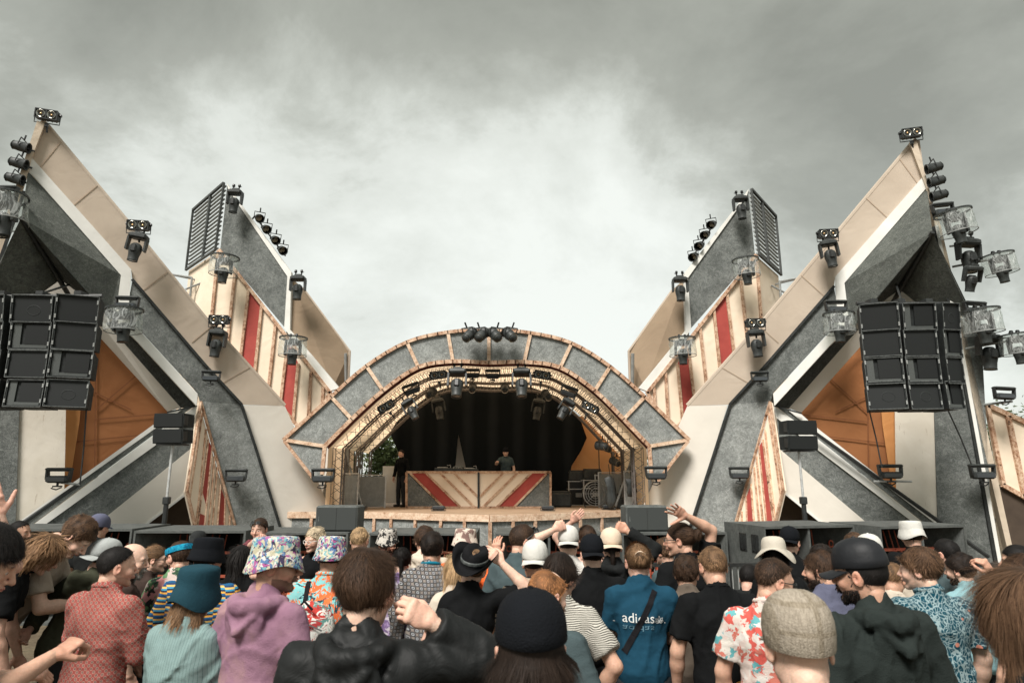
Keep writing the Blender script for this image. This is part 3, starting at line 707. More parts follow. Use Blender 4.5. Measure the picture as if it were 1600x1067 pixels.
def p_cabinet(kind=0):
    W_, H_, D_ = .53, .42, .55
    def fn():
        b = MB(); r_ = .03
        # tapered shell, open front with a border
        fr = [(-W_ / 2, -H_ / 2), (W_ / 2, -H_ / 2), (W_ / 2, H_ / 2), (-W_ / 2, H_ / 2)]
        inn = [(-W_ / 2 + .022, -H_ / 2 + .02), (W_ / 2 - .022, -H_ / 2 + .02), (W_ / 2 - .022, H_ / 2 - .02), (-W_ / 2 + .022, H_ / 2 - .02)]
        f0 = [Vector((x, -D_ / 2, z)) for x, z in fr]; f1 = [Vector((x, -D_ / 2, z)) for x, z in inn]; f2 = [Vector((x, -D_ / 2 + .05, z)) for x, z in inn]
        bk = [Vector((x * .8, D_ / 2, z * .86)) for x, z in fr]
        b.add(f0 + f1 + f2 + bk, [(8, 9, 10, 11), (15, 14, 13, 12)] + [(i, (i + 1) % 4, 4 + (i + 1) % 4, 4 + i) for i in range(4)] + [(4 + i, 4 + (i + 1) % 4, 8 + (i + 1) % 4, 8 + i) for i in range(4)] + [((i + 1) % 4, i, 12 + i, 12 + (i + 1) % 4) for i in range(4)])
        e = MB()
        for i in range(4):
            a, c = f0[i], f0[(i + 1) % 4]; e.bar(a + Vector((0, -.004, 0)), c + Vector((0, -.004, 0)), .009, .008, (0, -1, 0))
        g = MB(); x0, x1, z0, z1 = -W_ / 2 + .025, W_ / 2 - .025, -H_ / 2 + .022, H_ / 2 - .022
        out = [('shell', b, M_cab, False, None), ('worn_edge', e, M_cabedge, False, None)]
        for sx in (-1, 1):
            for z in (-.12, .12): hw = MB(); hw.box((sx * (W_ / 2 - .012), -D_ / 2 - .006, z), (.02, .012, .06)); out.append(('rigging_bracket', hw, M_steel, False, None))
        if kind == 0:   # plain grille with a cone showing behind it
            g.box((0, -D_ / 2 + .028, 0), (x1 - x0, .012, z1 - z0)); out.append(('grille', g, M_grille, False, None))
            c = MB(); c.lathe([(.105, .2485), (.10, .2505), (.09, .248), (.04, .2475), (.035, .2505), (0, .2515)], 22, M=RX(PI / 2), c=(.02, 0, .0), sx=1.15); out.append(('driver', c, M_grille, True, None))
        elif kind == 1:  # slatted panel to the left, dark square opening
            g.box((.075, -D_ / 2 + .026, .02), (.30, .012, .30)); out.append(('grille', g, M_grille, False, None))
            s = MB(); s.box((x0 + .055, -D_ / 2 + .030, 0), (.10, .012, z1 - z0)); s.box((.04, -D_ / 2 + .031, z0 + .03), (.36, .012, .05)); out.append(('horn_slats', s, M_slat, False, None))
        else:           # bright dented cone in the middle
            g.box((0, -D_ / 2 + .03, 0), (x1 - x0, .012, z1 - z0)); out.append(('grille', g, M_grille, False, None))
            c = MB(); c.lathe([(.085, .248), (.08, .252), (.07, .249), (0, .250)], 22, M=RX(PI / 2), c=(.02, 0, -.02), sx=1.2); c2 = MB(); c2.lathe([(.078, .2515), (.072, .256), (.066, .2515)], 22, M=RX(PI / 2), c=(.02, 0, -.02), sx=1.2); out.append(('driver', c, M_cab, True, None)); out.append(('driver_ring', c2, M_cab, True, None))
        return out
    return fn
def p_sub():
    # double-width horn loaded bass cabinet: centre divider, splayed side panels, lattice struts in the mouth
    def fn():
        W_, H_, D_ = 1.66, 1.20, 1.15; t = .03; b = MB()
        b.box((0, 0, H_ - t / 2), (W_, D_, t)); b.box((0, 0, t / 2), (W_, D_, t)); b.box((-W_ / 2 + t / 2, 0, H_ / 2), (t, D_, H_ - 2 * t)); b.box((W_ / 2 - t / 2, 0, H_ / 2), (t, D_, H_ - 2 * t)); b.box((0, D_ / 2 - t / 2, H_ / 2), (W_ - 2 * t, t, H_ - 2 * t))
        dv = MB(); dv.box((0, -.02, H_ / 2), (.035, D_ - .1, H_ - 2 * t - .004))
        out = [('shell', b, M_sub, False, None), ('divider', dv, M_sub, False, None)]
        for sx in (-1, 1):
            p = MB(); a = Vector((sx * (W_ / 2 - .035), -D_ / 2 + .02, t)); c = Vector((sx * (W_ / 2 - .42), D_ / 2 - .3, t)); p.slab([a, c, c + Vector((0, 0, H_ - 2 * t)), a + Vector((0, 0, H_ - 2 * t))], (sx * .02, 0, 0)); out.append(('horn_wall', p, M_sub, False, None))
            bk = MB(); bk.box((sx * .22, .30, H_ / 2), (.40, .02, H_ - 2 * t - .01)); out.append(('horn_throat', bk, M_subin, False, None))
            st = MB(); x0, x1 = (sx * .03, sx * .42)
            for z in (.30, .60, .90): st.bar((x0, -.30, z), (sx * .55, -.30, z), .035, .018, (0, -1, 0))
            for k in range(3): st.tube([(sx * (.08 + .11 * k), -.31, .32), (sx * (.14 + .11 * k), -.12, 1.12)], .011, 5)
            for k in range(3): st.tube([(sx * (.12 + .11 * k), -.33, .31), (sx * (.10 + .11 * k), -.31, .92)], .009, 5)
            st.lathe([(.05, -.01), (.05, .01), (.03, .01), (.03, -.01)], 12, M=RX(PI / 2), c=(sx * .62, -.25, .95), closed=True)
            out.append(('strut', st, M_strut, False, None))
            for i, (y, z) in enumerate(((-.32, .98), (.02, .98), (-.32, .22), (.02, .22))):
                h = MB(); h.box((sx * (W_ / 2 + .004), y, z), (.012, .20, .22), bev=.004); h.box((sx * (W_ / 2 + .014), y - .045, z), (.02, .025, .17)); h.box((sx * (W_ / 2 + .014), y + .045, z), (.02, .025, .17)); out.append(('handle', h, M_blk2, False, None))
        return out
    return fn
def p_monitor():
    b = MB(); b.box((0, 0, .245), (.96, .6, .49), bev=.03)
    g = MB(); g.box((0, -.302, .245), (.90, .012, .43), bev=.004)
    s = MB(); s.box((0, -.311, .245), (.006, .004, .42)); l = MB(); l.box((-.40, -.311, .24), (.02, .004, .09))
    return [('shell', b, M_sub, False, None), ('grille', g, material('monitor_grille', (.045, .05, .048), .6), False, None), ('seam', s, M_blk2, False, 1), ('badge', l, M_cabedge, False, None)]
def p_floorlamp():
    b = MB(); b.box((0, 0, .085), (.36, .16, .11), bev=.03)
    y = MB(); y.tube([(-.2, 0, .09), (-.2, 0, .01), (.2, 0, .01), (.2, 0, .09)], .014, 6); y.box((0, 0, .012), (.34, .16, .02))
    l = MB(); l.box((0, -.083, .085), (.30, .01, .06), bev=.003)
    return [('housing', b, M_black, False, None), ('yoke', y, M_blk2, False, None), ('lens', l, M_lensd, False, None)]
def p_case():
    b = MB(); b.box((0, 0, .35), (.6, .6, .7)); e = MB()
    for x in (-1, 1):
        for y in (-1, 1): e.box((x * .3, y * .3, .35), (.03, .03, .72))
        for z in (.01, .47, .69): e.box((0, x * .3, z), (.6, .025, .025)); e.box((x * .3, 0, z), (.025, .6, .025))
    h = MB(); h.box((0, -.305, .3), (.2, .01, .12)); 
    return [('box', b, material('case_board', (.02, .022, .022), .5), False, None), ('metal_edge', e, M_alu, False, None), ('handle_dish', h, M_steel, False, None)]
def p_pa():
    # pair of small stacked speakers on a tripod: origin at the ground
    out = []
    for k, z in enumerate((0, .30)):
        b = MB(); b.slab([(-.30, .17, z + .0), (-.30, -.17, z + .005), (-.30, -.17, z + .28), (-.30, .17, z + .25)], (.60, 0, 0)); g = MB(); g.box((0, -.178, z + .145), (.56, .012, .24))
        k0 = len(out); out += [('speaker_box', b, M_cab, False, None), ('grille', g, M_grille, False, k0)]
        for sx in (-1, 1): e = MB(); e.box((sx * .307, -.10, z + .14), (.012, .12, .18)); out.append(('side_plate', e, M_blk2, False, k0))
    return out
def p_crate():
    b = MB(); b.box((0, 0, .14), (.5, .4, .28), bev=.03); l = MB(); l.box((0, 0, .29), (.46, .36, .03), bev=.01)
    return [('box', b, M_black, False, None), ('lid', l, M_blk2, False, None)]
PARTS = dict(blinder_light=p_blinder, moving_head_light=p_mover, covered_stage_light=p_cover, wash_light=p_wash, par_lamp=p_par, speaker_a=p_cabinet(0), speaker_b=p_cabinet(1), speaker_c=p_cabinet(2), bass_speaker=p_sub(), stage_monitor=p_monitor, floor_light=p_floorlamp, flight_case=p_case, twin_speaker=p_pa, gear_crate=p_crate)
NAMES = {'blinder_light': ('blinder_light', 'stage light', 'twin-lamp blinder lights'), 'moving_head_light': ('moving_head_light', 'stage light', 'moving head stage lights'), 'covered_stage_light': ('covered_stage_light', 'stage light', 'stage lights in clear rain covers'),
         'wash_light': ('wash_light', 'stage light', 'black bracketed wash lights'), 'par_lamp': ('par_lamp', 'stage light', 'round par lamps')}
def fix(kind, px, py, loc, label, rot=(0, 0, 0), sc=1):
    n, c, g = NAMES[kind]; return inst(kind, label, c, g, loc, rot, sc, n)
def arm(px, a, b, label, mat=None, r=.022):
    o = Vector(a); m = MB(o); m.tube([a, b], r, 6); ob = m.build('bracket_pole', mat or M_steel); ob.location = o; tag(ob, label, 'pole'); return ob
# lights on the wings : (kind, px, py, plane offset, label, rot, scale)
def wl(PL, rows):
    for kind, px, py, off, label, rot, sc in rows: fix(kind, px, py, PL(px, py, off), label, tuple(R(a) for a in rot), sc)
wl(PLL, [
    ('blinder_light', 75, 181, .15, 'two-lamp blinder standing on the peak of the left wing', (8, 4, 12), 1.0),
    ('blinder_light', 217, 353, .45, 'two-lamp blinder above the hanging moving light on left wing sail edge', (8, 0, 10), 1.0),
    ('moving_head_light', 212, 388, .45, 'moving head light hanging below the blinder on left wing sail edge', (0, 8, 10), 1.0),
    ('wash_light', 199, 473, .75, 'wash light sitting above the plastic-covered lamp on left wing', (0, 0, 5), .95),
    ('covered_stage_light', 193, 513, .95, 'clear plastic covered light beside the left speaker cluster', (0, -3, 0), 1.0),
    ('wash_light', 330, 587, .35, 'wash light at the bend of the black edging on left wing', (0, 0, 10), .82),
    ('wash_light', 369, 742, .3, 'wash light on the pale felt leg of the left wing', (0, 0, 10), .95),
    ('wash_light', 92, 742, 1.0, 'wash light on a boom in front of the stained curtain, left wing', (0, 0, 0), .95),
    ('covered_stage_light', 4, 343, .9, 'clear plastic covered light cut by the left edge of the photo', (0, -8, 0), 1.2),
    ('wash_light', 8, 302, .7, 'wash light above the covered lamp at far left edge', (0, 0, 0), 1.0)])
for i, (x, y) in enumerate(((32, 229), (28, 255), (22, 279))):
    fix('par_lamp', x, y, PLL(x, y, .2), ('highest', 'middle', 'lowest')[i] + ' of three par lamps on the outer edge of left wing', (R(-10), R(0), R(-75)), .95)
    arm(0, PLL(x, y, .2) , PLL(x + 22, y + 8, .1), ('highest', 'middle', 'lowest')[i] + ' short bracket holding a par lamp on left wing outer edge', M_blk2)
wl(PLR, [
    ('blinder_light', 1423, 209, .15, 'two-lamp blinder standing on the peak of the right wing', (8, -3, -10), .98),
    ('blinder_light', 1293, 366, .45, 'two-lamp blinder above the hanging moving light on right wing sail edge', (8, 0, -6), .95),
    ('moving_head_light', 1297, 398, .45, 'moving head light hanging below the blinder on right wing sail edge', (0, -7, -8), .98),
    ('wash_light', 1306, 479, .8, 'wash light sitting above the plastic-covered lamp on right wing', (0, 0, 0), .95),
    ('covered_stage_light', 1312, 516, .95, 'clear plastic covered light beside the right speaker cluster', (0, 2, 0), .9),
    ('wash_light', 1187, 588, .35, 'wash light at the bend of the black edging on right wing', (0, 0, -6), .8),
    ('wash_light', 1155, 738, .3, 'wash light on the pale felt leg of the right wing', (0, 0, -6), .9),
    ('wash_light', 1391, 736, 1.0, 'wash light on a boom in front of the stained curtain, right wing', (0, 0, 0), .95),
    ('wash_light', 1535, 736, .5, 'wash light on the outer felt column of the right wing', (0, 0, 0), .98),
    ('wash_light', 1473, 327, .5, 'tilted wash light just under the par lamps, right wing outer edge', (0, -6, 0), .95),
    ('covered_stage_light', 1497, 360, .7, 'largest plastic covered light at the top of the right wing outer edge', (0, -9, 0), 1.0),
    ('moving_head_light', 1514, 402, .4, 'upper moving head light on the right wing outer edge', (0, 3, 0), 1.15),
    ('moving_head_light', 1518, 437, .6, 'second moving head light on the right wing outer edge', (20, 4, 0), .85),
    ('wash_light', 1523, 481, .5, 'wash light above the lower covered lamp on right wing outer edge', (0, 4, 0), .9),
    ('covered_stage_light', 1537, 515, .7, 'plastic covered light lower on the right wing outer edge', (0, -4, 0), 1.0),
    ('moving_head_light', 1546, 552, .4, 'moving head light under the lower covered lamp, right wing outer edge', (0, 5, 0), 1.15),
    ('covered_stage_light', 1565, 423, .5, 'plastic covered light on a side boom against the sky, right', (0, -8, 0), .85),
    ('covered_stage_light', 1592, 549, .5, 'plastic covered light cut by the right edge of the photo', (0, -4, 0), .85),
    ('wash_light', 1569, 614, .4, 'wash light on a short boom against the sky above orange side wall', (0, 3, 0), .85)])
for i, (x, y) in enumerate(((1460, 262), (1464, 283), (1468, 305))):
    fix('par_lamp', x, y, PLR(x, y, .25), ('highest', 'middle', 'lowest')[i] + ' of three par lamps on the outer edge of right wing', (R(-10), 0, R(75)), .95)
    arm(0, PLR(x, y, .25), PLR(x - 14, y + 8, .15), ('highest', 'middle', 'lowest')[i] + ' short bracket holding a par lamp on right wing outer edge', M_blk2)
for a, b, off, lab in (((1488, 417), (1545, 406), .5, 'upper side boom reaching right from the right wing'), ((1508, 545), (1600, 528), .5, 'lower side boom reaching right from the right wing'), ((1538, 632), (1582, 627), .4, 'short boom carrying a wash light above the orange side wall'),
                       ((1476, 345), (1500, 330), .5, 'bracket of the topmost covered light on right wing'), ((1484, 385), (1520, 380), .4, 'bracket behind the upper moving head on right wing'), ((1500, 498), (1530, 497), .5, 'bracket behind the lower covered light on right wing')):
    arm(0, PLR(*a, off - .3), PLR(*b, off), lab)
arm(0, PLL(122, 757, .9), PLL(8, 836, 1.2), 'black boom slanting up to the wash light before the left stained curtain', M_blk2, .035)
arm(0, PLR(1365, 752, .95), PLR(1425, 752, .95), 'short boom under the wash light before the right stained curtain', M_alu, .02)
arm(0, PLR(1272, 675, .5), PLR(1545, 870, .5), 'long black strip drawn for the dark gap slanting down across the right wing', M_blk2, .035)  # no pole: black tube added for the dark gap between the wing's stripes
arm(0, PLL(72, 751, .95), PLL(125, 757, .95), 'short boom under the wash light before the left stained curtain', M_alu, .02)
# lights on the slatted towers
def tl(rows):
    for kind, px, py, D, label, rot, sc in rows: fix(kind, px, py, P(px, py, D), label, tuple(R(a) for a in rot), sc)
tl([('moving_head_light', 366, 316, 14.6, 'moving head light at the top corner of left slatted tower', (0, 3, 0), 1.0),
    ('moving_head_light', 465, 451, 14.6, 'moving head light halfway down the edge of left slatted tower', (0, 0, 0), 1.0),
    ('covered_stage_light', 349, 425, 14.4, 'plastic covered light below the louvres of left slatted tower', (0, 2, 0), 1.0),
    ('covered_stage_light', 457, 552, 14.4, 'plastic covered light on the lower stripes of left slatted tower', (0, 0, 0), .98),
    ('blinder_light', 343, 500, 13.3, 'two-lamp blinder in front of the left striped band', (6, 0, 5), .98),
    ('moving_head_light', 338, 538, 13.3, 'moving head light hanging in front of the left striped band', (0, 5, 0), 1.0),
    ('moving_head_light', 1158, 326, 14.6, 'moving head light at the top corner of right slatted tower', (0, -3, 0), 1.0),
    ('moving_head_light', 1063, 453, 14.6, 'moving head light halfway down the edge of right slatted tower', (0, 0, 0), 1.0),
    ('covered_stage_light', 1167, 428, 14.4, 'plastic covered light below the louvres of right slatted tower', (0, -2, 0), .95),
    ('covered_stage_light', 1067, 552, 14.4, 'plastic covered light on the lower stripes of right slatted tower', (0, 0, 0), .95),
    ('blinder_light', 1180, 505, 13.3, 'two-lamp blinder in front of the right striped band', (6, 0, -3), .95),
    ('moving_head_light', 1182, 538, 13.3, 'moving head light hanging in front of the right striped band', (0, -4, 0), 1.0),
    ('wash_light', 505, 742, 12.9, 'wash light at the left foot of the arch', (0, 0, 0), 1.0),
    ('wash_light', 1025, 738, 12.9, 'wash light at the right foot of the arch', (0, 0, 0), .95)])
for i, (x, y) in enumerate(((405, 341), (416, 358), (430, 375), (441, 391))):
    fix('par_lamp', x, y, P(x, y, 15.0), ('topmost', 'second', 'third', 'lowest')[i] + ' par lamp in the row beyond the left slatted tower', (R(-25), 0, R(-150)), 1.0)
for i, (x, y) in enumerate(((1112, 351), (1102, 367), (1093, 384), (1084, 401))):
    fix('par_lamp', x, y, P(x, y, 15.0), ('topmost', 'second', 'third', 'lowest')[i] + ' par lamp in the row beyond the right slatted tower', (R(-25), 0, R(150)), 1.0)
arm(0, P(398, 338, 15.15), P(446, 400, 15.15), 'thin rail carrying four par lamps at left slatted tower', M_blk2, .02)
arm(0, P(1118, 346, 15.15), P(1078, 408, 15.15), 'thin rail carrying four par lamps at right slatted tower', M_blk2, .02)
arm(0, P(398, 338, 15.15), P(392, 345, 15.15), 'stub joining the par rail to the left slatted tower', M_blk2, .02)
# arch
for i, (x, rz) in enumerate(((733, -35), (752, -30), (774, 30), (797, 35))):
    fix('par_lamp', x, 522, P(x, 524, 13.6), ('first', 'second', 'third', 'fourth')[i] + ' from the left of four par lamps at the crown of the arch', (R(35), 0, R(rz)), 1.15)
arm(0, P(722, 513, 13.7), P(808, 513, 13.7), 'thin rail above the par lamps on the arch crown', M_alu, .02)
tl([('blinder_light', 685, 586, 14.3, 'upper left two-lamp blinder under the arch', (5, -8, 0), .9), ('blinder_light', 604, 635, 14.3, 'lower left two-lamp blinder under the arch', (5, -32, 0), .9),
    ('blinder_light', 847, 586, 14.3, 'upper right two-lamp blinder under the arch', (5, 10, 0), .9), ('blinder_light', 922, 636, 14.3, 'lower right two-lamp blinder under the arch', (5, 28, 0), .9),
    ('moving_head_light', 714, 600, 13.9, 'big moving head light left of the arch centre', (-20, 0, 0), 1.15), ('moving_head_light', 815, 600, 13.9, 'big moving head light right of the arch centre', (-20, 0, 0), 1.15),
    ('wash_light', 738, 583, 14.3, 'small box light between left moving head and arch centre', (30, 0, 0), .75), ('wash_light', 770, 584, 14.3, 'small box light at the centre under the arch', (30, 0, 0), .75),
    ('par_lamp', 738, 607, 15.0, 'small lamp below the box light left of arch centre', (30, 0, 0), .85), ('par_lamp', 789, 607, 15.0, 'small lamp just right of the arch centre', (30, 0, 0), .85),
    ('wash_light', 643, 607, 14.3, 'square light on the left curve under the arch', (20, -20, 0), .85), ('wash_light', 889, 611, 14.3, 'square light on the right curve under the arch', (20, 20, 0), .85),
    ('moving_head_light', 643, 641, 14.2, 'tilted moving head light low on the left curve of the arch', (-15, -30, 0), .85), ('moving_head_light', 882, 641, 14.2, 'tilted moving head light low on the right curve of the arch', (-15, 30, 0), .85),
    ('par_lamp', 673, 615, 15.0, 'round lamp on the middle truss, left curve of the arch', (30, 0, -20), .95), ('par_lamp', 855, 618, 15.0, 'round lamp on the middle truss, right curve of the arch', (30, 0, 20), .95),
    ('par_lamp', 941, 697, 14.8, 'lamp on the right truss leg inside the stage', (10, 0, 40), .95),
    ('moving_head_light', 686, 640, 17.0, 'dim moving head light hanging before the curtain, left', (0, -10, 0), .95), ('moving_head_light', 840, 641, 17.0, 'dim moving head light hanging before the curtain, right', (0, 10, 0), .95)])
# speaker clusters : 4 rows x 3 columns each side
SK = [['b', 'c', 'a'], ['a', 'b', 'a'], ['b', 'a', 'b'], ['c', 'b', 'c']]
def cluster(cols, rows, D, side, gp):
    for j, (y, sl) in enumerate(rows):
        for i, (x0, x1) in enumerate(cols[j]):
            k = SK[j][i if side < 0 else (i + 2) % 3]
            kk = k
            w_px = x1 - x0; c = P((x0 + x1) / 2, y, D)
            nmr = ('top', 'second', 'third', 'bottom')[j]; nmc = ('left', 'middle', 'right')[i]
            scz = (P(0, y - 21, D) - P(0, y + 21, D)).length / .42; scx = (P(x1, y, D) - P(x0, y, D)).length / .53
            t = inst('speaker_' + kk, f'speaker cabinet in the {nmr} row, {nmc} column of the hanging {gp} cluster', 'speaker', f'cabinets of the hanging {gp} cluster', c, (R(6 - 3 * j), 0, R((i - 1) * (14) + side * -6)), 1, 'speaker_cabinet')
            t.scale = (scx * .985, scz, scz * .97 * sl)
rowsL = [(487, 1.0), (529, 1.0), (573, 1.0), (619, 1.0)]
cluster([[(-20, 36), (38, 97), (100, 157)], [(-22, 33), (36, 94), (96, 153)], [(-24, 28), (31, 88), (90, 147)], [(-26, 25), (28, 82), (84, 140)]], rowsL, 10.4, -1, 'left')
cluster([[(1342, 1395), (1398, 1446), (1449, 1478)], [(1346, 1398), (1400, 1448), (1451, 1481)], [(1350, 1402), (1404, 1453), (1456, 1484)], [(1354, 1407), (1409, 1454), (1456, 1484)]],
        [(499, 1.0), (541, 1.02), (582, 1.02), (622, 1.02)], 10.7, 1, 'right')
for xs, D, y, lab, bot in (((-40, 160), 10.4, 463, 'left', (137, 668)), ((1338, 1482), 10.7, 475, 'right', (1357, 1560))):
    o_ = P((xs[0] + xs[1]) / 2, y, D); m = MB(o_); m.tube([P(xs[0], y, D), P(xs[1], y, D)], .03, 8); m.tube([P(xs[0], y - 1, D + .5), P(xs[1], y - 1, D + .5)], .03, 8)
    for t_ in (.2, .5, .8):
        x = xs[0] + (xs[1] - xs[0]) * t_; m.tube([P(x, y, D), P(x, y, D) + Vector((0, .5, 0))], .025, 6); m.box(P(x, y, D) + Vector((0, .1, .05)), (.12, .2, .1))
    ob = m.build('flying_frame', M_blk2); ob.location = o_; tag(ob, f'black flying frame on top of the {lab} speaker cluster', 'rigging')
for a, b, D, lab in (((135, 640), (125, 757), 10.6, 'thin chain hanging from the left speaker cluster'), ((1358, 640), (1378, 730), 10.8, 'thin chain from the right cluster down to the boom light'), ((1481, 640), (1518, 725), 10.8, 'thin cable from the right cluster to the outer wash light')):
    m = MB(P(*a, D)); m.tube([P(*a, D), P((a[0] + b[0]) / 2 + 1, (a[1] + b[1]) / 2, D), P(*b, D)], .012, 5); ob = m.build('hanging_chain', M_blk2); ob.location = P(*a, D); tag(ob, lab, 'chain')
for xs, D, y, lab in (((60, 30), 10.6, 460, 'left'), ((1410, 1400), 10.9, 472, 'right')):
    a = P(xs[0], y, D); b = (PLL if lab == 'left' else PLR)(108 if lab == 'left' else 1400, 445, .1); m = MB(a); m.tube([a, b], .02, 6); ob = m.build('hoist_cable', M_blk2); ob.location = a; tag(ob, f'short hoist cable holding the {lab} speaker cluster to its wing', 'cable')
# bass speakers in front of the stage (px centre of front face, top edge y, width px, D front)
SUBS = [(-45, 826, 165, 9.9, 2), (124, 826, 163, 9.9, 0), (297, 829, 172, 9.7, 0), (460, 832, 165, 10.3, 0), (660, 833, 165, 10.3, 0), (858, 833, 165, 10.3, 0), (1050, 832, 165, 10.3, 4), (1253, 821, 160, 9.7, 13), (1430, 821, 158, 9.7, 13)]
for i, (cx, ty, w_, D, rz) in enumerate(SUBS):
    p = P(cx, ty, D); sc = (P(cx + w_ / 2, 745, D) - P(cx - w_ / 2, 745, D)).length / 1.66
    lab = ['bass speaker cut off by the far left photo edge', 'bass speaker before the left wing lower stripes', 'bass speaker under the twin-speaker stand on the left', 'bass speaker under the left stage monitor', 'bass speaker before the left half of the stage front', 'bass speaker before the right half of the stage front', 'bass speaker under the right stage monitor', 'bass speaker under the twin-speaker stand on the right', 'bass speaker before the right wing lower stripes'][i]
    t = inst('bass_speaker', lab, 'bass speaker', 'wide grey bass speakers on the ground before the stage', (p.x, D + .575 * sc, 0), (0, 0, R(rz)), sc, 'bass_speaker'); t.scale = (sc, sc, p.z / 1.20)
for cx, D, lab, y in ((528, 10.6, 'left stage monitor speaker resting on a bass speaker', 832), (1009, 10.6, 'right stage monitor speaker resting on a bass speaker', 831)):
    p = P(cx, 832, 10.3); t = inst('stage_monitor', lab, 'monitor speaker', 'monitor speakers facing the crowd', (P(cx, 832, D).x, D + .1, p.z + .003), (0, 0, R(3 if cx > 800 else -3)), .70, 'stage_monitor'); t.scale = (.70, .70, .80)
# twin speakers on stands
for cx, y0, y1, D, lab in ((270, 646, 693, 10.9, 'left'), (1248, 657, 703, 10.9, 'right')):
    top = P(cx, y0, D); bot = P(cx, y1, D); sc = (top.z - bot.z) / .58
    inst('twin_speaker', f'pair of small stacked speakers on the {lab} stand', 'speaker', 'twin speakers on stands', bot, (R(4), 0, R(-6 if cx < 800 else 6)), sc, 'twin_speaker')
    t = thing('speaker_stand', f'tall chrome stand under the {lab} pair of small speakers', 'speaker stand', (bot.x, D, 0), 'tall stands for the twin speakers')
    lean = .0
    m = MB(); m.tube([(0, 0, .25), (0, 0, bot.z - .02)], .022, 8); m.build('pole', M_alu, t)
    m = MB(); m.tube([(0, 0, .25), (0, 0, 1.75)], .04, 8); m.box((0, 0, 1.72), (.10, .10, .12), bev=.01); m.build('outer_tube', M_blk2, t)
    m = MB(); m.box((0, 0, bot.z - .015), (.5 * sc, .25, .03)); m.build('top_plate', M_blk2, t)
    for k in range(3):
        a = R(90 + 120 * k); m = MB(); m.tube([(0, 0, 1.1), (math.cos(a) * .55, math.sin(a) * .55, .02)], .016, 6); m.build('leg', M_blk2, t)
# crowd barrier (dark rail before the bass speakers, right half)
for i, (x0, x1) in enumerate(((1000, 1135), (1139, 1275), (1279, 1420), (1424, 1570))):
    a, b = P(x0, 882, 8.9), P(x1, 882, 8.9); t = thing('crowd_barrier', ('first', 'second', 'third', 'fourth')[i] + ' black crowd barrier section from the centre, right of stage', 'barrier', (a.x, a.y, 0), 'black crowd barriers')
    m = MB(t.location); m.bar(a, b, .06, .05, (0, 0, 1)); m.build('top_rail', M_blk2, t)
    m = MB(t.location)
    for k in range(15): q = a.lerp(b, (k + .5) / 15); m.tube([q, Vector((q.x, q.y, .08))], .008, 5, False)
    m.bar(Vector((a.x, a.y, .08)), Vector((b.x, b.y, .08)), .05, .04, (0, 0, 1)); m.build('bars', M_steel, t)
# things on the deck
def onstage(x, y): return deckpt(x, y)
for x, y, lab in ((685, 798, 'small floor light at the stage edge left of the booth centre'), (856, 798, 'small floor light at the stage edge near the right end of booth'), (562, 797, 'small floor light at the left end of the stage edge'), (951, 796, 'small floor light at the right end of the stage edge')):
    inst('floor_light', lab, 'stage light', 'floor lights along the stage edge', onstage(x, y), (0, 0, 0), .82, 'floor_light')
for x, y, D, k, lab in ((902, 789, 0, 1.0, 'silver-edged flight case nearest the curtain, right of stage'), (926, 789.5, 0, 1.05, 'second silver-edged flight case right of the booth')):
    p = onstage(x, y); t = inst('flight_case', lab, 'flight case', 'flight cases stacked at stage right', p, (0, 0, R(5)), k * .92, 'flight_case')
    p2 = p + Vector((0, 0, .70 * k * .92)); inst('gear_crate', 'dark gear box on top of ' + ('the flight case nearest the curtain' if x == 902 else 'the second flight case'), 'gear box', 'gear boxes at the sides of the stage', p2, (0, 0, R(4)), .95, 'gear_crate')
for x, y, s_, lab in ((524, 793, 1.0, 'low black gear box by the left arch foot'), (547, 793, 1.1, 'larger black gear box beside the left arch foot'), (985, 792, 1.0, 'black gear box near the right arch foot'), (967, 794, .9, 'low black gear box by the right floor light'), (1000, 794, .9, 'gear box partly behind the right stage monitor'), (873, 791.5, 1.3, 'black speaker-like box just right of the booth')):
    inst('gear_crate', lab, 'gear box', 'gear boxes at the sides of the stage', onstage(x, y), (0, 0, R(rnd.uniform(-8, 8))), s_, 'gear_crate')
for x, y, s_, lab in ((533, 782, 1.0, 'moving head light parked upright on the left of the stage'), (548, 784, 1.05, 'second moving head light parked on the left of the stage'), (975, 782, .95, 'moving head light parked on the right of the stage'),):
    fix('moving_head_light', x, y, onstage(x, 793) + Vector((0, 0, .33 * s_ + .0)), lab, (PI, 0, rnd.uniform(-.5, .5)), .9 * s_)
# fan
p = onstage(930, 792.5); t = thing('drum_fan', 'round grey floor fan on the deck in front of the flight cases', 'fan', p)
m = MB(); m.lathe([(.30, -.09), (.31, -.08), (.31, .08), (.30, .09)], 28, M=RX(PI / 2), c=(0, 0, .34)); m.build('drum', M_steel, t, True)
m = MB()
for r_ in (.06, .12, .18, .24, .295): m.lathe([(r_ + .004, .09), (r_ + .004, .098), (r_ - .004, .098), (r_ - .004, .09)], 24, M=RX(PI / 2), c=(0, 0, .34), closed=True)
for k in range(8): a = k * PI / 4; m.tube([(0, -.095, .34), (.3 * math.cos(a), -.095, .34 + .3 * math.sin(a))], .004, 4)
m.build('guard', M_alu, t)
for k in range(4):
    a = k * PI / 2 + .4; m = MB(); m.slab([Vector((.05 * math.cos(a), -.03, .34 + .05 * math.sin(a))), Vector((.26 * math.cos(a - .3), -.05, .34 + .26 * math.sin(a - .3))), Vector((.27 * math.cos(a + .35), 0.02, .34 + .27 * math.sin(a + .35)))], (0, .006, 0)); m.build('blade', M_black, t)
m = MB(); m.tube([(-.25, -.1, .02), (-.25, .1, .02), (-.31, 0, .34)], .015, 6); m.tube([(.25, -.1, .02), (.25, .1, .02), (.31, 0, .34)], .015, 6); m.build('stand', M_blk2, t)
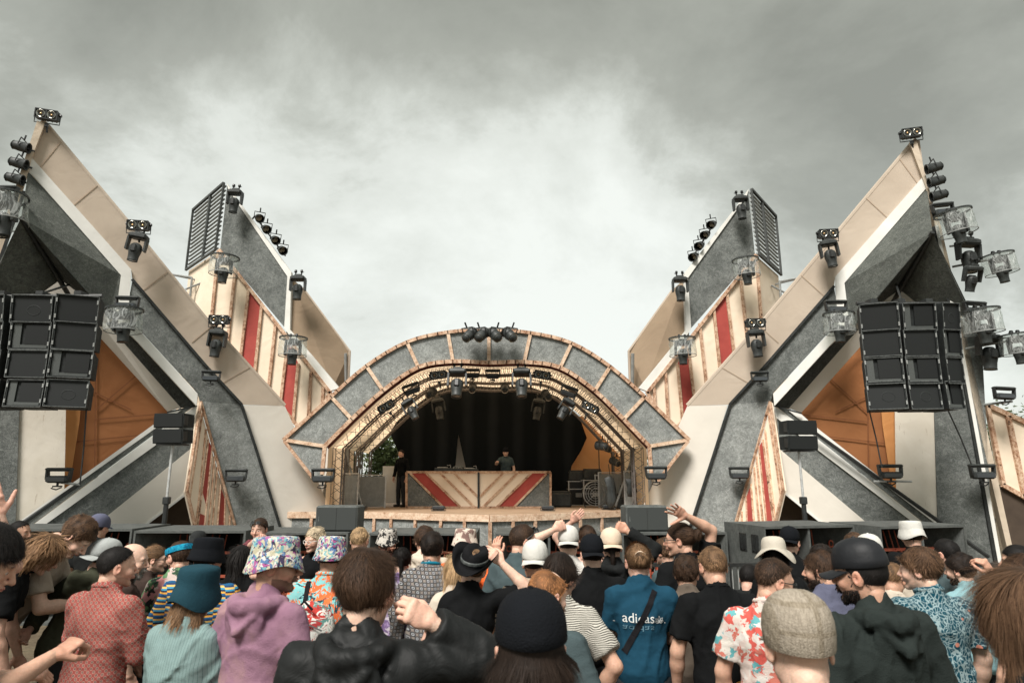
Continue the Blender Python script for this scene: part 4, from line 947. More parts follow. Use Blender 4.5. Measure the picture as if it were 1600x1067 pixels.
# corrugated fence panels at both sides of the deck
M_mesh = material('crowd_mesh', lambda: mix((coords()[1] * 55).sin() * .5 + .5, (.10, .105, .10), (.34, .35, .335)), .6)
def meshpanel(x0, x1, y0, y1, D, lab):
    a = P(x0, y1, D); t = thing('fence_panel', lab, 'fence panel', (P((x0 + x1) / 2, y1, D).x, D, DECKZ), 'metal fence panels at the stage sides'); m = MB(t.location); n = 28; q0 = P(x0, y0, D); q1 = P(x1, y0, D); z0 = DECKZ
    vs = []
    for i in range(n * 2 + 1):
        s_ = i / (n * 2); x = q0.x + (q1.x - q0.x) * s_; yy = D + (.02 if i % 2 else -.02); vs += [(x, yy, z0 + .03), (x, yy, q0.z)]
    m.add(vs, [(2 * i, 2 * i + 2, 2 * i + 3, 2 * i + 1) for i in range(n * 2)]); m.build('sheet', material('pale_sheet_metal', f_worn((.45, .46, .44), (.62, .63, .61)), .5), t)
    m = MB(t.location); m.tube([(q0.x, D, z0), (q0.x, D, q0.z + .03), (q1.x, D, q0.z + .03), (q1.x, D, z0)], .022, 6); m.build('rail', M_alu, t)
meshpanel(500, 560, 742, 790, 15.6, 'corrugated metal panel at the far left of the deck'); meshpanel(562, 603, 744, 785, 16.4, 'corrugated metal panel by the left truss legs')
meshpanel(935, 972, 740, 785, 16.6, 'corrugated metal panel by the right truss legs'); meshpanel(975, 1030, 738, 790, 15.6, 'corrugated metal panel at the far right of the deck')
m = MB((0, 17.2, 0)); m.slab([P(598, 728, 17.2), P(636, 728, 17.2), P(636, 785, 17.2), P(598, 785, 17.2)], (0, .03, 0)); ob = m.build('white_screen', M_white); ob.location = (0, 17.2, 0); tag(ob, 'pale plain screen standing left of the black curtain', 'screen')
# coat-like bags and stands on the right
for x, y, h_, lab in ((953, 742, .75, 'black jacket hanging from the right truss leg'), (986, 745, .45, 'dark bag hanging at the right side of the deck')):
    p = P(x, y, 15.2); m = MB(p)
    m.lathe([(0, 0), (.05, -.03), (.12, -.10 * h_), (.10, -.4 * h_), (.12, -.75 * h_), (.07, -.98 * h_), (0, -h_)], 14, c=p, sy=.5); m.tube([p, p + Vector((0, .05, .25))], .008, 5)
    for v in m.v: v.x += .03 * math.sin(v.z * 17 + v.y * 30); v.y += .02 * math.sin(v.x * 50 + v.z * 12)
    ob = m.build('hanging_jacket', M_black, None, True); ob.location = p; tag(ob, lab, 'jacket')
# trees behind
M_leaf = material('leaves', lambda: ramp(noise(coords()[0], 2.0, 3), [(.35, (.035, .05, .018)), (.65, (.10, .13, .045))]), .8, translucent=.3)
M_bark = material('bark', (.09, .07, .05), .9)
def tree(c, h_, r_, n, lab):
    t = thing('broadleaf_tree', lab, 'tree', c, 'trees behind the stage'); rr = random.Random(int(c[0] * 10))
    m = MB(); m.tube([(0, 0, 0), (.1, 0, h_ * .35), (0, .1, h_ * .7)], [.28, .2, .08], 8)
    for k in range(6): a = k * 1.05; m.tube([(.08, 0, h_ * (.3 + .05 * k)), (r_ * .6 * math.cos(a), r_ * .6 * math.sin(a), h_ * (.5 + .06 * k))], [.1, .03], 6)
    m.build('trunk', M_bark, t)
    cl = [(rr.gauss(0, r_ * .45), rr.gauss(0, r_ * .45), h_ * .68 + rr.gauss(0, h_ * .14)) for _ in range(26)]
    vs, fs = [], []
    for i in range(n):
        q = rr.choice(cl); s_ = r_ * .30; p = Vector((q[0] + rr.gauss(0, s_), q[1] + rr.gauss(0, s_), q[2] + rr.gauss(0, s_))); a = Vector((rr.gauss(0, 1), rr.gauss(0, 1), rr.gauss(0, 1))).normalized(); b = a.orthogonal().normalized(); l = rr.uniform(.07, .13)
        k = len(vs); vs += [p - a * l, p + b * l * .5, p + a * l, p - b * l * .5]; fs.append((k, k + 1, k + 2, k + 3))
    m = MB(); m.add(vs, fs); m.build('crown', M_leaf, t)
tree((P(1612, 745, 30).x, 30, 0), 4.7, 1.5, 6000, 'green tree rising behind the orange side wall at right')
tree((P(612, 745, 27).x, 27, 0), 3.9, 1.0, 3000, 'tree seen through the left side of the stage vault')
tree((P(544, 745, 24).x, 24, 0), 5.7, .8, 1500, 'slim tree just showing between left tower and arch')
tree((P(975, 745, 30).x, 30, 0), 5.2, 1.0, 1500, 'tree just showing between arch and right brown sail')
tree((P(1700, 745, 27).x, 27, 0), 4.9, 1.8, 4000, 'larger tree beyond the right edge of the photo')

# cloth screens closing the sides at the back of the stage
for pts, lab in (([(880, 650), (930, 650), (985, 715), (985, 790), (880, 790)], 'orange cloth closing the right rear corner of the stage'),):
    o_ = P(*pts[0], 18.2); m = MB(o_); m.slab([P(x, y, 18.2) for x, y in pts], (0, .03, 0)); ob = m.build('rear_cloth', material('orange_back_cloth', f_fab((.72, .42, .20), (.82, .52, .28), 1.3), .85, f_wr, .03, translucent=.4)); ob.location = o_; tag(ob, lab, 'backcloth')
inst('flight_case', 'silver-edged flight case standing behind the floor fan', 'flight case', 'flight cases stacked at stage right', onstage(950, 789.3), (0, 0, R(-4)), 1.15, 'flight_case')
for x, y, D, lab in ((948, 700, 16.2, 'upper'), (962, 722, 15.8, 'lower')):
    fix('par_lamp', x, y, P(x, y, D), lab + ' spare par lamp hanging by the right truss leg', (R(20), 0, R(30)), .9)
for x0, lab in ((938, 'microphone stand by the flight cases'), (958, 'microphone stand by the hanging jacket')):
    p = onstage(x0, 791); m = MB(p); m.tube([p, p + Vector((0, 0, 1.5))], .013, 6); m.tube([p + Vector((0, 0, 1.5)), p + Vector((.35, -.1, 1.7))], .010, 6)
    for k in range(3): m.tube([p + Vector((0, 0, .12)), p + Vector((.28 * math.cos(k * 2.1), .28 * math.sin(k * 2.1), .015))], .010, 5)
    ob = m.build('microphone_stand', M_blk2); ob.location = p; tag(ob, 'black boom ' + lab, 'stand', 'microphone stands at stage right')
# ------------------------------------------------------------------ people: implicit surfaces turned into meshes
class Field:
    def __init__(s, lo, hi, h):
        s.lo = np.array(lo, float); s.h = h; s.n = np.ceil((np.array(hi) - s.lo) / h).astype(int) + 1
        s.F = np.full(s.n, .2, np.float32); s.ax = [(s.lo[i] + h * np.arange(s.n[i])).astype(np.float32) for i in range(3)]
    def sub(s, lo, hi):
        a = [max(0, int((lo[i] - s.lo[i]) / s.h)) for i in range(3)]; b = [min(s.n[i], int((hi[i] - s.lo[i]) / s.h) + 2) for i in range(3)]
        if any(b[i] <= a[i] for i in range(3)): return None
        sl = tuple(slice(a[i], b[i]) for i in range(3))
        X = s.ax[0][sl[0]][:, None, None]; Y = s.ax[1][sl[1]][None, :, None]; Z = s.ax[2][sl[2]][None, None, :]
        return sl, X, Y, Z
    def comb(s, sl, d, k, neg=False):
        F = s.F[sl]
        if neg:
            d = -d
            if k > 0: hh = np.clip(.5 - .5 * (F - d) / k, 0, 1); s.F[sl] = F * (1 - hh) + d * hh + k * hh * (1 - hh)
            else: s.F[sl] = np.maximum(F, d)
        else:
            if k > 0: hh = np.clip(.5 + .5 * (F - d) / k, 0, 1); s.F[sl] = F * (1 - hh) + d * hh - k * hh * (1 - hh)
            else: s.F[sl] = np.minimum(F, d)
    def cap(s, a, b, ra, rb=None, k=.02, neg=False, flat=False):
        rb = ra if rb is None else rb; a = np.array(a, float); b = np.array(b, float); m = max(ra, rb) + k + 2 * s.h
        r = s.sub(np.minimum(a, b) - m, np.maximum(a, b) + m)
        if r is None: return s
        sl, X, Y, Z = r; d = b - a; L2 = float(d @ d) + 1e-9
        T = ((X - a[0]) * d[0] + (Y - a[1]) * d[1] + (Z - a[2]) * d[2]) / L2; t = np.clip(T, 0, 1)
        q = np.sqrt((X - a[0] - t * d[0]) ** 2 + (Y - a[1] - t * d[1]) ** 2 + (Z - a[2] - t * d[2]) ** 2) - (ra + (rb - ra) * t)
        if flat: q = np.maximum(q, (T - 1) * math.sqrt(L2))
        s.comb(sl, q, k, neg); return s
    def ell(s, c, r, k=.02, M=None, neg=False):
        c = np.array(c, float); r = np.array(r, float); m = max(r) + k + 2 * s.h; g = s.sub(c - m, c + m)
        if g is None: return s
        sl, X, Y, Z = g; X = X - c[0]; Y = Y - c[1]; Z = Z - c[2]
        if M is not None:
            M = np.array(M); X, Y, Z = (M[0][0] * X + M[1][0] * Y + M[2][0] * Z, M[0][1] * X + M[1][1] * Y + M[2][1] * Z, M[0][2] * X + M[1][2] * Y + M[2][2] * Z)
        k0 = np.sqrt((X / r[0]) ** 2 + (Y / r[1]) ** 2 + (Z / r[2]) ** 2) + 1e-6; k1 = np.sqrt((X / r[0] ** 2) ** 2 + (Y / r[1] ** 2) ** 2 + (Z / r[2] ** 2) ** 2) + 1e-6
        s.comb(sl, k0 * (k0 - 1) / k1, k, neg); return s
    def plane(s, p, n, k=0):
        """cut away everything on the side n points to"""
        n = np.array(n, float); n /= np.linalg.norm(n); p = np.array(p, float)
        X, Y, Z = s.ax[0][:, None, None], s.ax[1][None, :, None], s.ax[2][None, None, :]
        s.F = np.maximum(s.F, (X - p[0]) * n[0] + (Y - p[1]) * n[1] + (Z - p[2]) * n[2]).astype(np.float32); return s
    def grid(s): return s.ax[0][:, None, None], s.ax[1][None, :, None], s.ax[2][None, None, :]
    def mesh(s):
        F = s.F; F[0] = F[-1] = .2; F[:, 0] = F[:, -1] = .2; F[:, :, 0] = F[:, :, -1] = .2
        I = F < 0; nx, ny, nz = F.shape
        cnt = np.zeros((nx - 1, ny - 1, nz - 1), np.int8)
        for i in (0, 1):
            for j in (0, 1):
                for k in (0, 1): cnt += I[i:nx - 1 + i, j:ny - 1 + j, k:nz - 1 + k]
        act = (cnt > 0) & (cnt < 8); idx = np.full(cnt.shape, -1, np.int32); cells = np.argwhere(act); idx[act] = np.arange(len(cells))
        if not len(cells): return np.zeros((0, 3)), np.zeros((0, 4), int)
        acc = np.zeros((len(cells), 3)); num = np.zeros(len(cells))
        off = [(i, j, k) for i in (0, 1) for j in (0, 1) for k in (0, 1)]
        for a in off:
            for ax in range(3):
                if a[ax] == 0:
                    b = list(a); b[ax] = 1
                    pa = cells + a; pb = cells + b; fa = F[pa[:, 0], pa[:, 1], pa[:, 2]]; fb = F[pb[:, 0], pb[:, 1], pb[:, 2]]
                    cr = (fa < 0) != (fb < 0); t = np.where(cr, fa / np.where(cr, fa - fb, 1), 0)
                    q = np.array(a, float)[None].repeat(len(cells), 0); q[:, ax] = t; acc += q * cr[:, None]; num += cr
        V_ = (cells + acc / num[:, None]) * s.h + s.lo
        quads = []
        for ax in range(3):
            u, v = (ax + 1) % 3, (ax + 2) % 3
            A_ = np.take(I, range(0, I.shape[ax] - 1), ax); B_ = np.take(I, range(1, I.shape[ax]), ax)
            e = np.argwhere(A_ != B_); e = e[(e[:, u] > 0) & (e[:, v] > 0)]
            if not len(e): continue
            du = np.zeros(3, int); du[u] = 1; dv = np.zeros(3, int); dv[v] = 1
            g = lambda c: idx[c[:, 0], c[:, 1], c[:, 2]]
            ok = (e[:, u] < idx.shape[u]) & (e[:, v] < idx.shape[v]); e = e[ok]
            q = np.stack([g(e - du - dv), g(e - dv), g(e), g(e - du)], 1); inside = I[e[:, 0], e[:, 1], e[:, 2]]
            q[~inside] = q[~inside][:, ::-1]; quads.append(q)
        Q = np.concatenate(quads); Q = Q[(Q >= 0).all(1)]
        return V_, Q
def np_mesh(name, V_, Q, mats, parent=None, col=None, smooth=True, fm=None, tri=False):
    me = bpy.data.meshes.new(name); n = Q.shape[1]
    me.vertices.add(len(V_)); me.vertices.foreach_set('co', np.asarray(V_, np.float32).ravel())
    me.loops.add(Q.size); me.loops.foreach_set('vertex_index', Q.astype(np.int32).ravel())
    me.polygons.add(len(Q)); me.polygons.foreach_set('loop_start', np.arange(0, Q.size, n, dtype=np.int32))
    if smooth: me.polygons.foreach_set('use_smooth', np.ones(len(Q), bool))
    for m in (mats if isinstance(mats, (list, tuple)) else [mats]): me.materials.append(m)
    if fm is not None: me.polygons.foreach_set('material_index', fm.astype(np.int32))
    if col is not None:
        ca = me.color_attributes.new('tint', 'FLOAT_COLOR', 'POINT'); c4 = np.ones((len(V_), 4), np.float32); c4[:, :3] = col; ca.data.foreach_set('color', c4.ravel())
    me.update(calc_edges=True)
    o = bpy.data.objects.new(name, me); COL.objects.link(o)
    if parent: o.parent = parent
    return o
def wav(P_, seed, f, n=5):
    """cheap smooth noise for points or open grids"""
    r = np.random.RandomState(seed); X, Y, Z = P_; o = 0
    for i in range(n):
        d = r.normal(size=3); d /= np.linalg.norm(d); ff = f * r.uniform(.6, 1.5); o = o + np.sin((X * d[0] + Y * d[1] + Z * d[2]) * ff + r.uniform(0, 6.28) + 1.3 * np.sin((X * d[1] + Y * d[2] - Z * d[0]) * ff * .6 + i))
    return o / n
def wrinkle(fl, seed, amp, f=26):
    X, Y, Z = fl.grid(); a = wav((X, Y, Z * .6), seed, f, 3); b = wav((X * .8, Y, Z * 1.3), seed + 9, f * .5, 3); c = wav((X, Y, Z * 1.2), seed + 5, f * 2.0, 3)
    rg = lambda q: np.exp(-(q / .22) ** 2)
    fl.F = (fl.F - amp * (rg(a) * .95 - .35 + .55 * b + rg(c) * .40)).astype(np.float32)
# --- skin and hair materials
def f_skin(): c = attr('tint'); v = coords()[0]; n = noise(v, 60, 3); return mix(.5, c, mix(1.0, c, ramp(n, [(.35, .74), (.65, 1.0)]), 'MULTIPLY'))
def skinmat():
    m = material('skin', f_skin, .52, lambda: noise(coords()[0], 160, 2), .0015, spec=.35)
    b = m.node_tree.nodes['Principled BSDF']; b.inputs['Subsurface Weight'].default_value = .12; b.inputs['Subsurface Scale'].default_value = .01; b.inputs['Subsurface Radius'].default_value = (1, .35, .2)
    return m
M_skin = skinmat()
M_hair = material('hair', lambda: attr('tint'), .68, spec=.22)
SK = [(.62, .38, .28), (.57, .34, .24), (.68, .45, .34), (.50, .29, .20), (.60, .37, .28)]
HC = dict(black=(.010, .008, .007), dark=(.022, .014, .010), brown=(.055, .030, .017), mid=(.10, .055, .030), light=(.20, .115, .06), blond=(.42, .28, .15), pale=(.62, .50, .34), ginger=(.34, .15, .06), grey=(.2, .19, .17))
# --- head (looks towards +Y, origin mid head)
HEADC = {}
def head_mesh(h, seed, fem, jaw):
    key = (h, seed % 5, fem, jaw)
    if key in HEADC: return HEADC[key]
    r = np.random.RandomState(seed % 5 + 3); f = Field((-.105, -.135, -.235), (.105, .15, .14), h)
    w_ = 1 + r.uniform(-.03, .04)
    f.ell((0, -.012, .030), (.077 * w_, .098, .090), 0); f.ell((0, .022, -.022), (.063 * w_, .070, .088), .03)
    f.cap((-.046, .0, -.055), (-.012, .070, -.092), .022, .016, .02); f.cap((.046, .0, -.055), (.012, .070, -.092), .022, .016, .02); f.ell((0, .074, -.094), (.022, .017, .018 + jaw), .015)
    f.cap((-.036, .074, .024), (.036, .074, .024), .015, .015, .012)
    for s_ in (-1, 1):
        f.ell((s_ * .033, .094, .004), (.019, .016, .014), .010, neg=True); f.ell((s_ * .044, .062, -.028), (.022, .022, .022), .02)
        f.ell((s_ * .032, .0755, .002), (.0155, .013, .0125), .004); f.ell((s_ * .011, .098, -.030), (.0085, .010, .008), .006)
    nl = .018 + r.uniform(-.002, .006)
    f.cap((0, .088, .018), (0, .095 + nl * .9, -.022), .0075, .0115, .009); f.ell((0, .088, -.052), (.026, .013, .014), .012)
    f.ell((0, .1, -.0495), (.022, .009, .0052), .003); f.ell((0, .099, -.0585), (.018, .009, .006), .003); f.ell((0, .109, -.0540), (.026, .010, .0012), .002, neg=True); f.ell((0, .092, -.071), (.02, .008, .006), .008, neg=True)
    for s_ in (-1, 1):
        Mr = (Matrix.Rotation(s_ * R(-22), 3, 'Z') @ Matrix.Rotation(R(-12), 3, 'X')); f.ell((s_ * .082, -.012, -.008), (.0075, .021, .033), .006, Mr); f.ell((s_ * .0905, -.006, -.004), (.006, .011, .017), .004, Mr, neg=True)
    nk = .049 if fem else .057
    f.cap((0, -.025, -.06), (0, -.036, -.25), nk, nk + .005, .03)
    if not fem: f.ell((0, .030, -.145), (.012, .012, .018), .012)
    V_, Q = f.mesh(); HEADC[key] = (V_, Q); return V_, Q
def head_cols(V_, skin, stub, beardc):
    x, y, z = V_.T; c = np.tile(np.array(skin), (len(V_), 1)); g = lambda cx, cy, cz, rx, ry, rz: np.exp(-(((x - cx) / rx) ** 2 + ((y - cy) / ry) ** 2 + ((z - cz) / rz) ** 2))
    red = g(0, .11, -.02, .018, .03, .02) * .35; 
    for s_ in (-1, 1): red = red + g(s_ * .045, .06, -.03, .025, .04, .02) * .35 + g(s_ * .088, -.01, -.005, .012, .03, .035) * .55
    c = c * (1 + red[:, None] * np.array([.12, -.25, -.28]))
    lip = np.clip(g(0, .1, -.054, .026, .03, .010) * 1.6 - .3, 0, 1); c = c * (1 - lip[:, None]) + np.array([.42, .16, .13]) * lip[:, None]
    for s_ in (-1, 1):
        e = ((x - s_ * .032) ** 2 / .011 ** 2 + (z - .002) ** 2 / .0058 ** 2 < 1) & (y > .07); c[e] = (.62, .58, .54)
        e = ((x - s_ * .032) ** 2 + (z - .002) ** 2 < .0052 ** 2) & (y > .07); c[e] = (.03, .02, .015)
        b = np.clip(1.6 * np.exp(-((x - s_ * .034) / .019) ** 2 - ((z - .027 - .08 * (.034 - abs(x)) ** 1) / .0055) ** 2) - .3, 0, 1) * (y > .04); c = c * (1 - .8 * b[:, None]) + np.array(beardc) * .8 * b[:, None]
    if stub: b = beardmask(V_) * stub; c = c * (1 - b[:, None]) + np.array(beardc) * b[:, None]
    return c
def beardmask(V_):
    x, y, z = V_.T; ok = ((z < -.066 + .55 * np.clip(abs(x) - .035, 0, .03)) | ((z < -.034) & (abs(x) < .032) & (y > .08))) & (y > -.005) & (z > -.128); mo = (abs(x) < .019) & (abs(z + .054) < .0075) & (y > .09); side = (abs(x) > .058) & (z < .012) & (y > .010) & (y < .022) & (z > -.1)
    return np.clip((ok & ~mo) + side * .25, 0, 1).astype(float)
def inst_strands(name, roots, nrm, dirs, length, width, col, parent, segs=3, grav=.3, curl=0, seed=0, vary=.35, lift=.25):
    """ribbon strands as one mesh"""
    r = np.random.RandomState(seed); n = len(roots); P_ = roots.copy(); D = dirs + nrm * lift + r.normal(size=(n, 3)) * .14; D /= np.linalg.norm(D, axis=1)[:, None] + 1e-9
    L = length * r.uniform(.55, 1.15, n) / segs; W_ = width * r.uniform(.6, 1.3, n); pts = []; ph = r.uniform(0, 6.28, n)
    for i in range(segs + 1):
        sd = np.cross(D, nrm); sd /= np.linalg.norm(sd, axis=1)[:, None] + 1e-9
        ww = W_ * (1 - (i / (segs + .35)) ** 2); pts.append(P_ - sd * ww[:, None] * .5); pts.append(P_ + sd * ww[:, None] * .5)
        P_ = P_ + D * L[:, None]
        D = D + np.array([0, 0, -grav / segs]) - nrm * (lift * .9 / segs)
        if curl: D = D + curl * (sd * np.cos(ph + i * 1.9)[:, None] + nrm * np.sin(ph + i * 1.9)[:, None])
        D /= np.linalg.norm(D, axis=1)[:, None] + 1e-9
    k = 2 * (segs + 1); V_ = np.stack(pts, 1).reshape(-1, 3); b = np.arange(n)[:, None] * k
    Q = np.concatenate([np.stack([b[:, 0] + 2 * i, b[:, 0] + 2 * i + 1, b[:, 0] + 2 * i + 3, b[:, 0] + 2 * i + 2], 1) for i in range(segs)])
    cc = np.array(col)[None] * (1 + r.uniform(-vary, vary * 1.3, n))[:, None]; cc = np.repeat(cc, k, 0) * np.tile(np.repeat(np.linspace(.85, 1.25, segs + 1), 2), n)[:, None]
    return V_, Q, cc
def tri_sample(V_, Q, n, seed, mask=None):
    r = np.random.RandomState(seed)
    a, b, c = V_[Q[:, 0]], V_[Q[:, 1]], V_[Q[:, 2]]; d = V_[Q[:, 3]]; nr = np.cross(c - a, d - b); ar = np.linalg.norm(nr, axis=1); nn = nr / (ar[:, None] + 1e-12); w_ = ar.copy()
    if mask is not None: w_ = w_ * mask[Q[:, 0]]
    if w_.sum() <= 0: return None
    i = r.choice(len(Q), n, p=w_ / w_.sum()); u, v = r.rand(n, 1), r.rand(n, 1)
    return a[i] * (1 - u) * (1 - v) + b[i] * u * (1 - v) + c[i] * u * v + d[i] * (1 - u) * v, nn[i]
def hair_build(style, col, h, seed, dist, Hm):
    """returns V, Q, colour in head space"""
    thick = dict(short=.007, fade=.006, messy=.012, curly=.013, long=.012, bob=.009, bun=.007, dread=.016, tail=.008, bowl=.015, thin=.008).get(style, .014)
    r = np.random.RandomState(seed)
    long = style in ('long', 'dread', 'bob'); LB = -.13 if style == 'bob' else -.24
    lo = (-.16, -.24, -.42 if long else -.22); hi = (.16, .15, .19); f = Field(lo, hi, h); t = thick
    f.ell((0, -.012, .030), (.077 + t, .098 + t * .8, .090 + t), 0)
    if style in ('messy', 'bowl', 'curly'): f.ell((0, -.03, .045), (.078 + t * .8, .090 + t, .084 + t), .02)
    X, Y, Z = f.grid()
    hl = {'fade': .030, 'short': .0, 'thin': -.005}.get(style, -.015)
    back = {'messy': -.085, 'bowl': -.09, 'curly': -.08, 'long': -.5, 'dread': -.5, 'fade': -.03}.get(style, -.07)
    slope = .95
    pl = (slope * Y + hl - Z) * .72
    pl = np.where(Y < -.02, np.maximum(pl, back - Z) if not long else pl * 0 - .05, pl)
    if long:
        pl = (slope * (Y - .03) - .06 - Z) * .72; pl = np.where(Y < .035, -.05, pl)
        f.cap((-.058, -.03, -.0), (-.072, -.055, LB), .034, .028, .03); f.cap((.058, -.03, -.0), (.072, -.055, LB), .034, .028, .03); f.cap((0, -.055, .0), (0, -.080, LB), .05, .042, .04)
    f.F = np.maximum(f.F, pl).astype(np.float32)
    if style == 'bun': f.ell((0, -.135, .045), (.036, .034, .034), .012)
    if style == 'tail': f.ell((0, -.115, .02), (.022, .02, .02), .01); f.cap((0, -.125, .01), (0, -.12, -.16), .026, .012, .015)
    if style == 'thin': f.ell((0, .03, .12), (.045, .05, .05), .02, neg=True)
    amp = dict(curly=.008, messy=.007, bowl=.006, dread=.010, long=.006).get(style, .0025)
    X, Y, Z = f.grid(); f.F = (f.F - amp * wav((X, Y, Z * (1 if not long else .35)), seed, 75 if style == 'curly' else 50, 5)).astype(np.float32)
    V_, Q = f.mesh()
    dens = 2.2 if dist < 3.3 else (.8 if dist < 5 else .35); wd = .0013 if dist < 3.3 else (.0026 if dist < 5 else .0045)
    n0 = int(dict(short=5200, fade=4800, messy=6000, curly=5200, long=7500, dread=5000, thin=3000).get(style, 5200) * dens)
    p, nn = tri_sample(V_, Q, n0, seed)
    cr = np.array([0.01, -.045, .125]); dr = p - cr; dr -= nn * (dr * nn).sum(1)[:, None]; dr /= np.linalg.norm(dr, axis=1)[:, None] + 1e-9
    dn = np.array([0, 0, -1.]) - nn * (nn @ np.array([0, 0, -1.]))[:, None]; dn /= np.linalg.norm(dn, axis=1)[:, None] + 1e-9
    if style in ('bun', 'tail'):
        dr = np.array([0, -.13, .03]) - p; dr -= nn * (dr * nn).sum(1)[:, None]; dr /= np.linalg.norm(dr, axis=1)[:, None] + 1e-9
    if long: m_ = (p[:, 2] < .09)[:, None]; dr = np.where(m_, dn, dr)
    L = dict(short=.022, fade=.022, messy=.042, curly=.026, long=.11, bob=.07, dread=.10, bun=.05, tail=.06, bowl=.06, thin=.024).get(style, .03)
    gr = dict(long=.5, messy=.35, bowl=.5).get(style, .15); cu = dict(curly=.8, dread=.35, messy=.30).get(style, .06); li = dict(curly=.30, messy=.20, short=.25, fade=.30, thin=.3, bowl=.12).get(style, .10)
    fl = wav(tuple(p.T), seed + 3, 34, 3)[:, None] * 1.2; dr = dr + np.cross(nn, dr) * fl * (.9 if style in ('messy', 'curly', 'short', 'fade') else .25)
    sV, sQ, sc = inst_strands('', p - nn * .004, nn, dr, L, wd * (2.2 if style == 'dread' else 1), col, None, 4 if L > .03 else 2, gr, cu, seed, vary=.3, lift=li); sc = sc * (1 + .35 * wav(tuple(sV.T), seed + 8, 55, 3))[:, None]
    bc = np.array(col)[None] * (.5 + .35 * wav(tuple(V_.T), seed + 1, 90, 3))[:, None]
    return np.concatenate([V_, sV]), np.concatenate([Q, sQ + len(V_)]), np.concatenate([bc, sc])
# --- hand: fingers along +X, thumb to +Y, back of the hand +Z, wrist at the origin
HANDC = {}
def hand_mesh(pose, h=.0042):
    if (pose, h) in HANDC: return HANDC[(pose, h)]
    f = Field((-.04, -.075, -.10), (.215, .11, .06), h)
    f.cap((-.03, 0, 0), (.012, 0, 0), .025, .024, .0)
    f.ell((.055, 0, 0), (.048, .040, .0145), .016); f.cap((.085, -.030, 0), (.088, .028, .001), .0125, .0125, .012)
    cur = dict(relaxed=(.35, .45, .35), fist=(1.45, 1.65, 1.1), open=(.05, .12, .08), spread=(-.05, .12, .10), pinch=(.7, .8, .4), grip=(.9, .9, .6))[pose]
    spr = {'spread': .22, 'open': .06}.get(pose, .03)
    for i, (y, L, r_) in enumerate(((.029, (.043, .026, .021), .0092), (.0095, (.047, .029, .022), .0094), (-.010, (.043, .027, .021), .0090), (-.028, (.034, .021, .018), .0080))):
        p = np.array([.088 - (abs(y) * .12), y, 0.001]); a = 0; sp = (y / .03) * spr
        if pose == 'pinch' and i == 0: cc = (.75, .95, .45)
        elif pose == 'pinch': cc = (.6 + .15 * i, .7 + .12 * i, .5)
        elif pose == 'spread': cc = (cur[0] + .08 * i, cur[1] + .05 * i, cur[2])
        else: cc = cur
        for j in range(3):
            a += cc[j]; q = p + L[j] * np.array([math.cos(a) * math.cos(sp), math.sin(sp) * math.cos(a), -math.sin(a)]); f.cap(p, q, r_ * (1 - .08 * j), r_ * (.94 - .1 * j), .003); p = q
    T = dict(relaxed=((.045, .052, -.014), (.078, .058, -.026), (.100, .052, -.034)), fist=((.045, .042, -.030), (.078, .030, -.046), (.092, .008, -.050)), open=((.050, .058, -.004), (.078, .078, -.006), (.098, .092, -.006)),
             spread=((.045, .060, -.006), (.064, .088, -.006), (.078, .110, -.004)), pinch=((.050, .045, -.028), (.085, .042, -.048), (.110, .034, -.056)), grip=((.045, .048, -.030), (.078, .044, -.052), (.098, .030, -.060)))[pose]
    f.cap((.012, .018, -.002), T[0], .016, .013, .012); f.cap(T[0], T[1], .0118, .0105, .004); f.cap(T[1], T[2], .0105, .0088, .003)
    HANDC[(pose, h)] = f.mesh(); return HANDC[(pose, h)]
def rot_to(x, z):
    x = Vector(x).normalized(); z = Vector(z); z = (z - x * z.dot(x)); z = z.normalized() if z.length > 1e-4 else x.orthogonal().normalized(); y = z.cross(x)
    return Matrix((x, y, z)).transposed()
# --- hats in head space
def lathe_np(prof, n=48, sx=.083, sy=.104, c=(0, -.012, .03), wob=0, seed=0, tilt=0):
    r = np.random.RandomState(seed); ph = r.uniform(0, 6.28, 3); V_ = []
    for i, (q, z) in enumerate(prof):
        a = np.arange(n) * 2 * math.pi / n; seam = np.where(np.arange(n) % max(1, n // 6) == 0, -.018, 0) * (.1 < q < 1.05); rim = max(0, q - 1.02); wz = wob * rim * (np.sin(2 * a + ph[0]) + .5 * np.sin(3 * a + ph[1])); cr = seam + .012 * wob * np.sin(7 * a + ph[2] + i)
        V_.append(np.stack([np.cos(a) * sx * q * (1 + cr), np.sin(a) * sy * q * (1 + cr), np.full(n, z) + wz], 1))
    V_ = np.concatenate(V_) + np.array(c); m = len(prof); Q = []
    for i in range(m - 1):
        k = np.arange(n); Q.append(np.stack([i * n + k, i * n + (k + 1) % n, (i + 1) * n + (k + 1) % n, (i + 1) * n + k], 1))
    return V_, np.concatenate(Q)
def visor(y0, L, w_, z0, drop, sgn=1, th=.004, M=None):
    n = 14; m = 5; V_ = []
    for side in (0, 1):
        for i in range(m + 1):
            for j in range(n + 1):
                a = -1 + 2 * j / n; t = i / m; ang = a * 1.25; bx, by = math.sin(ang) * .083, math.cos(ang) * .102; ex = a * w_; ey = .095 + L * math.sqrt(max(0, 1 - (a * .98) ** 2)); x = bx * (1 - t) + ex * t; y = by * (1 - t) + ey * t
                V_.append((x, sgn * y - .012, z0 - drop * t - .9 * (x * x) * (1.2 + t) * 1.6 - side * th))
    k = (m + 1) * (n + 1); Q = []
    for s_ in (0, 1):
        for i in range(m):
            for j in range(n): q = [s_ * k + i * (n + 1) + j, s_ * k + i * (n + 1) + j + 1, s_ * k + (i + 1) * (n + 1) + j + 1, s_ * k + (i + 1) * (n + 1) + j]; Q.append(q if s_ == 0 else q[::-1])
    for j in range(n): b = m * (n + 1) + j; Q.append([b, b + 1, k + b + 1, k + b])
    return np.array(V_, float), np.array(Q)
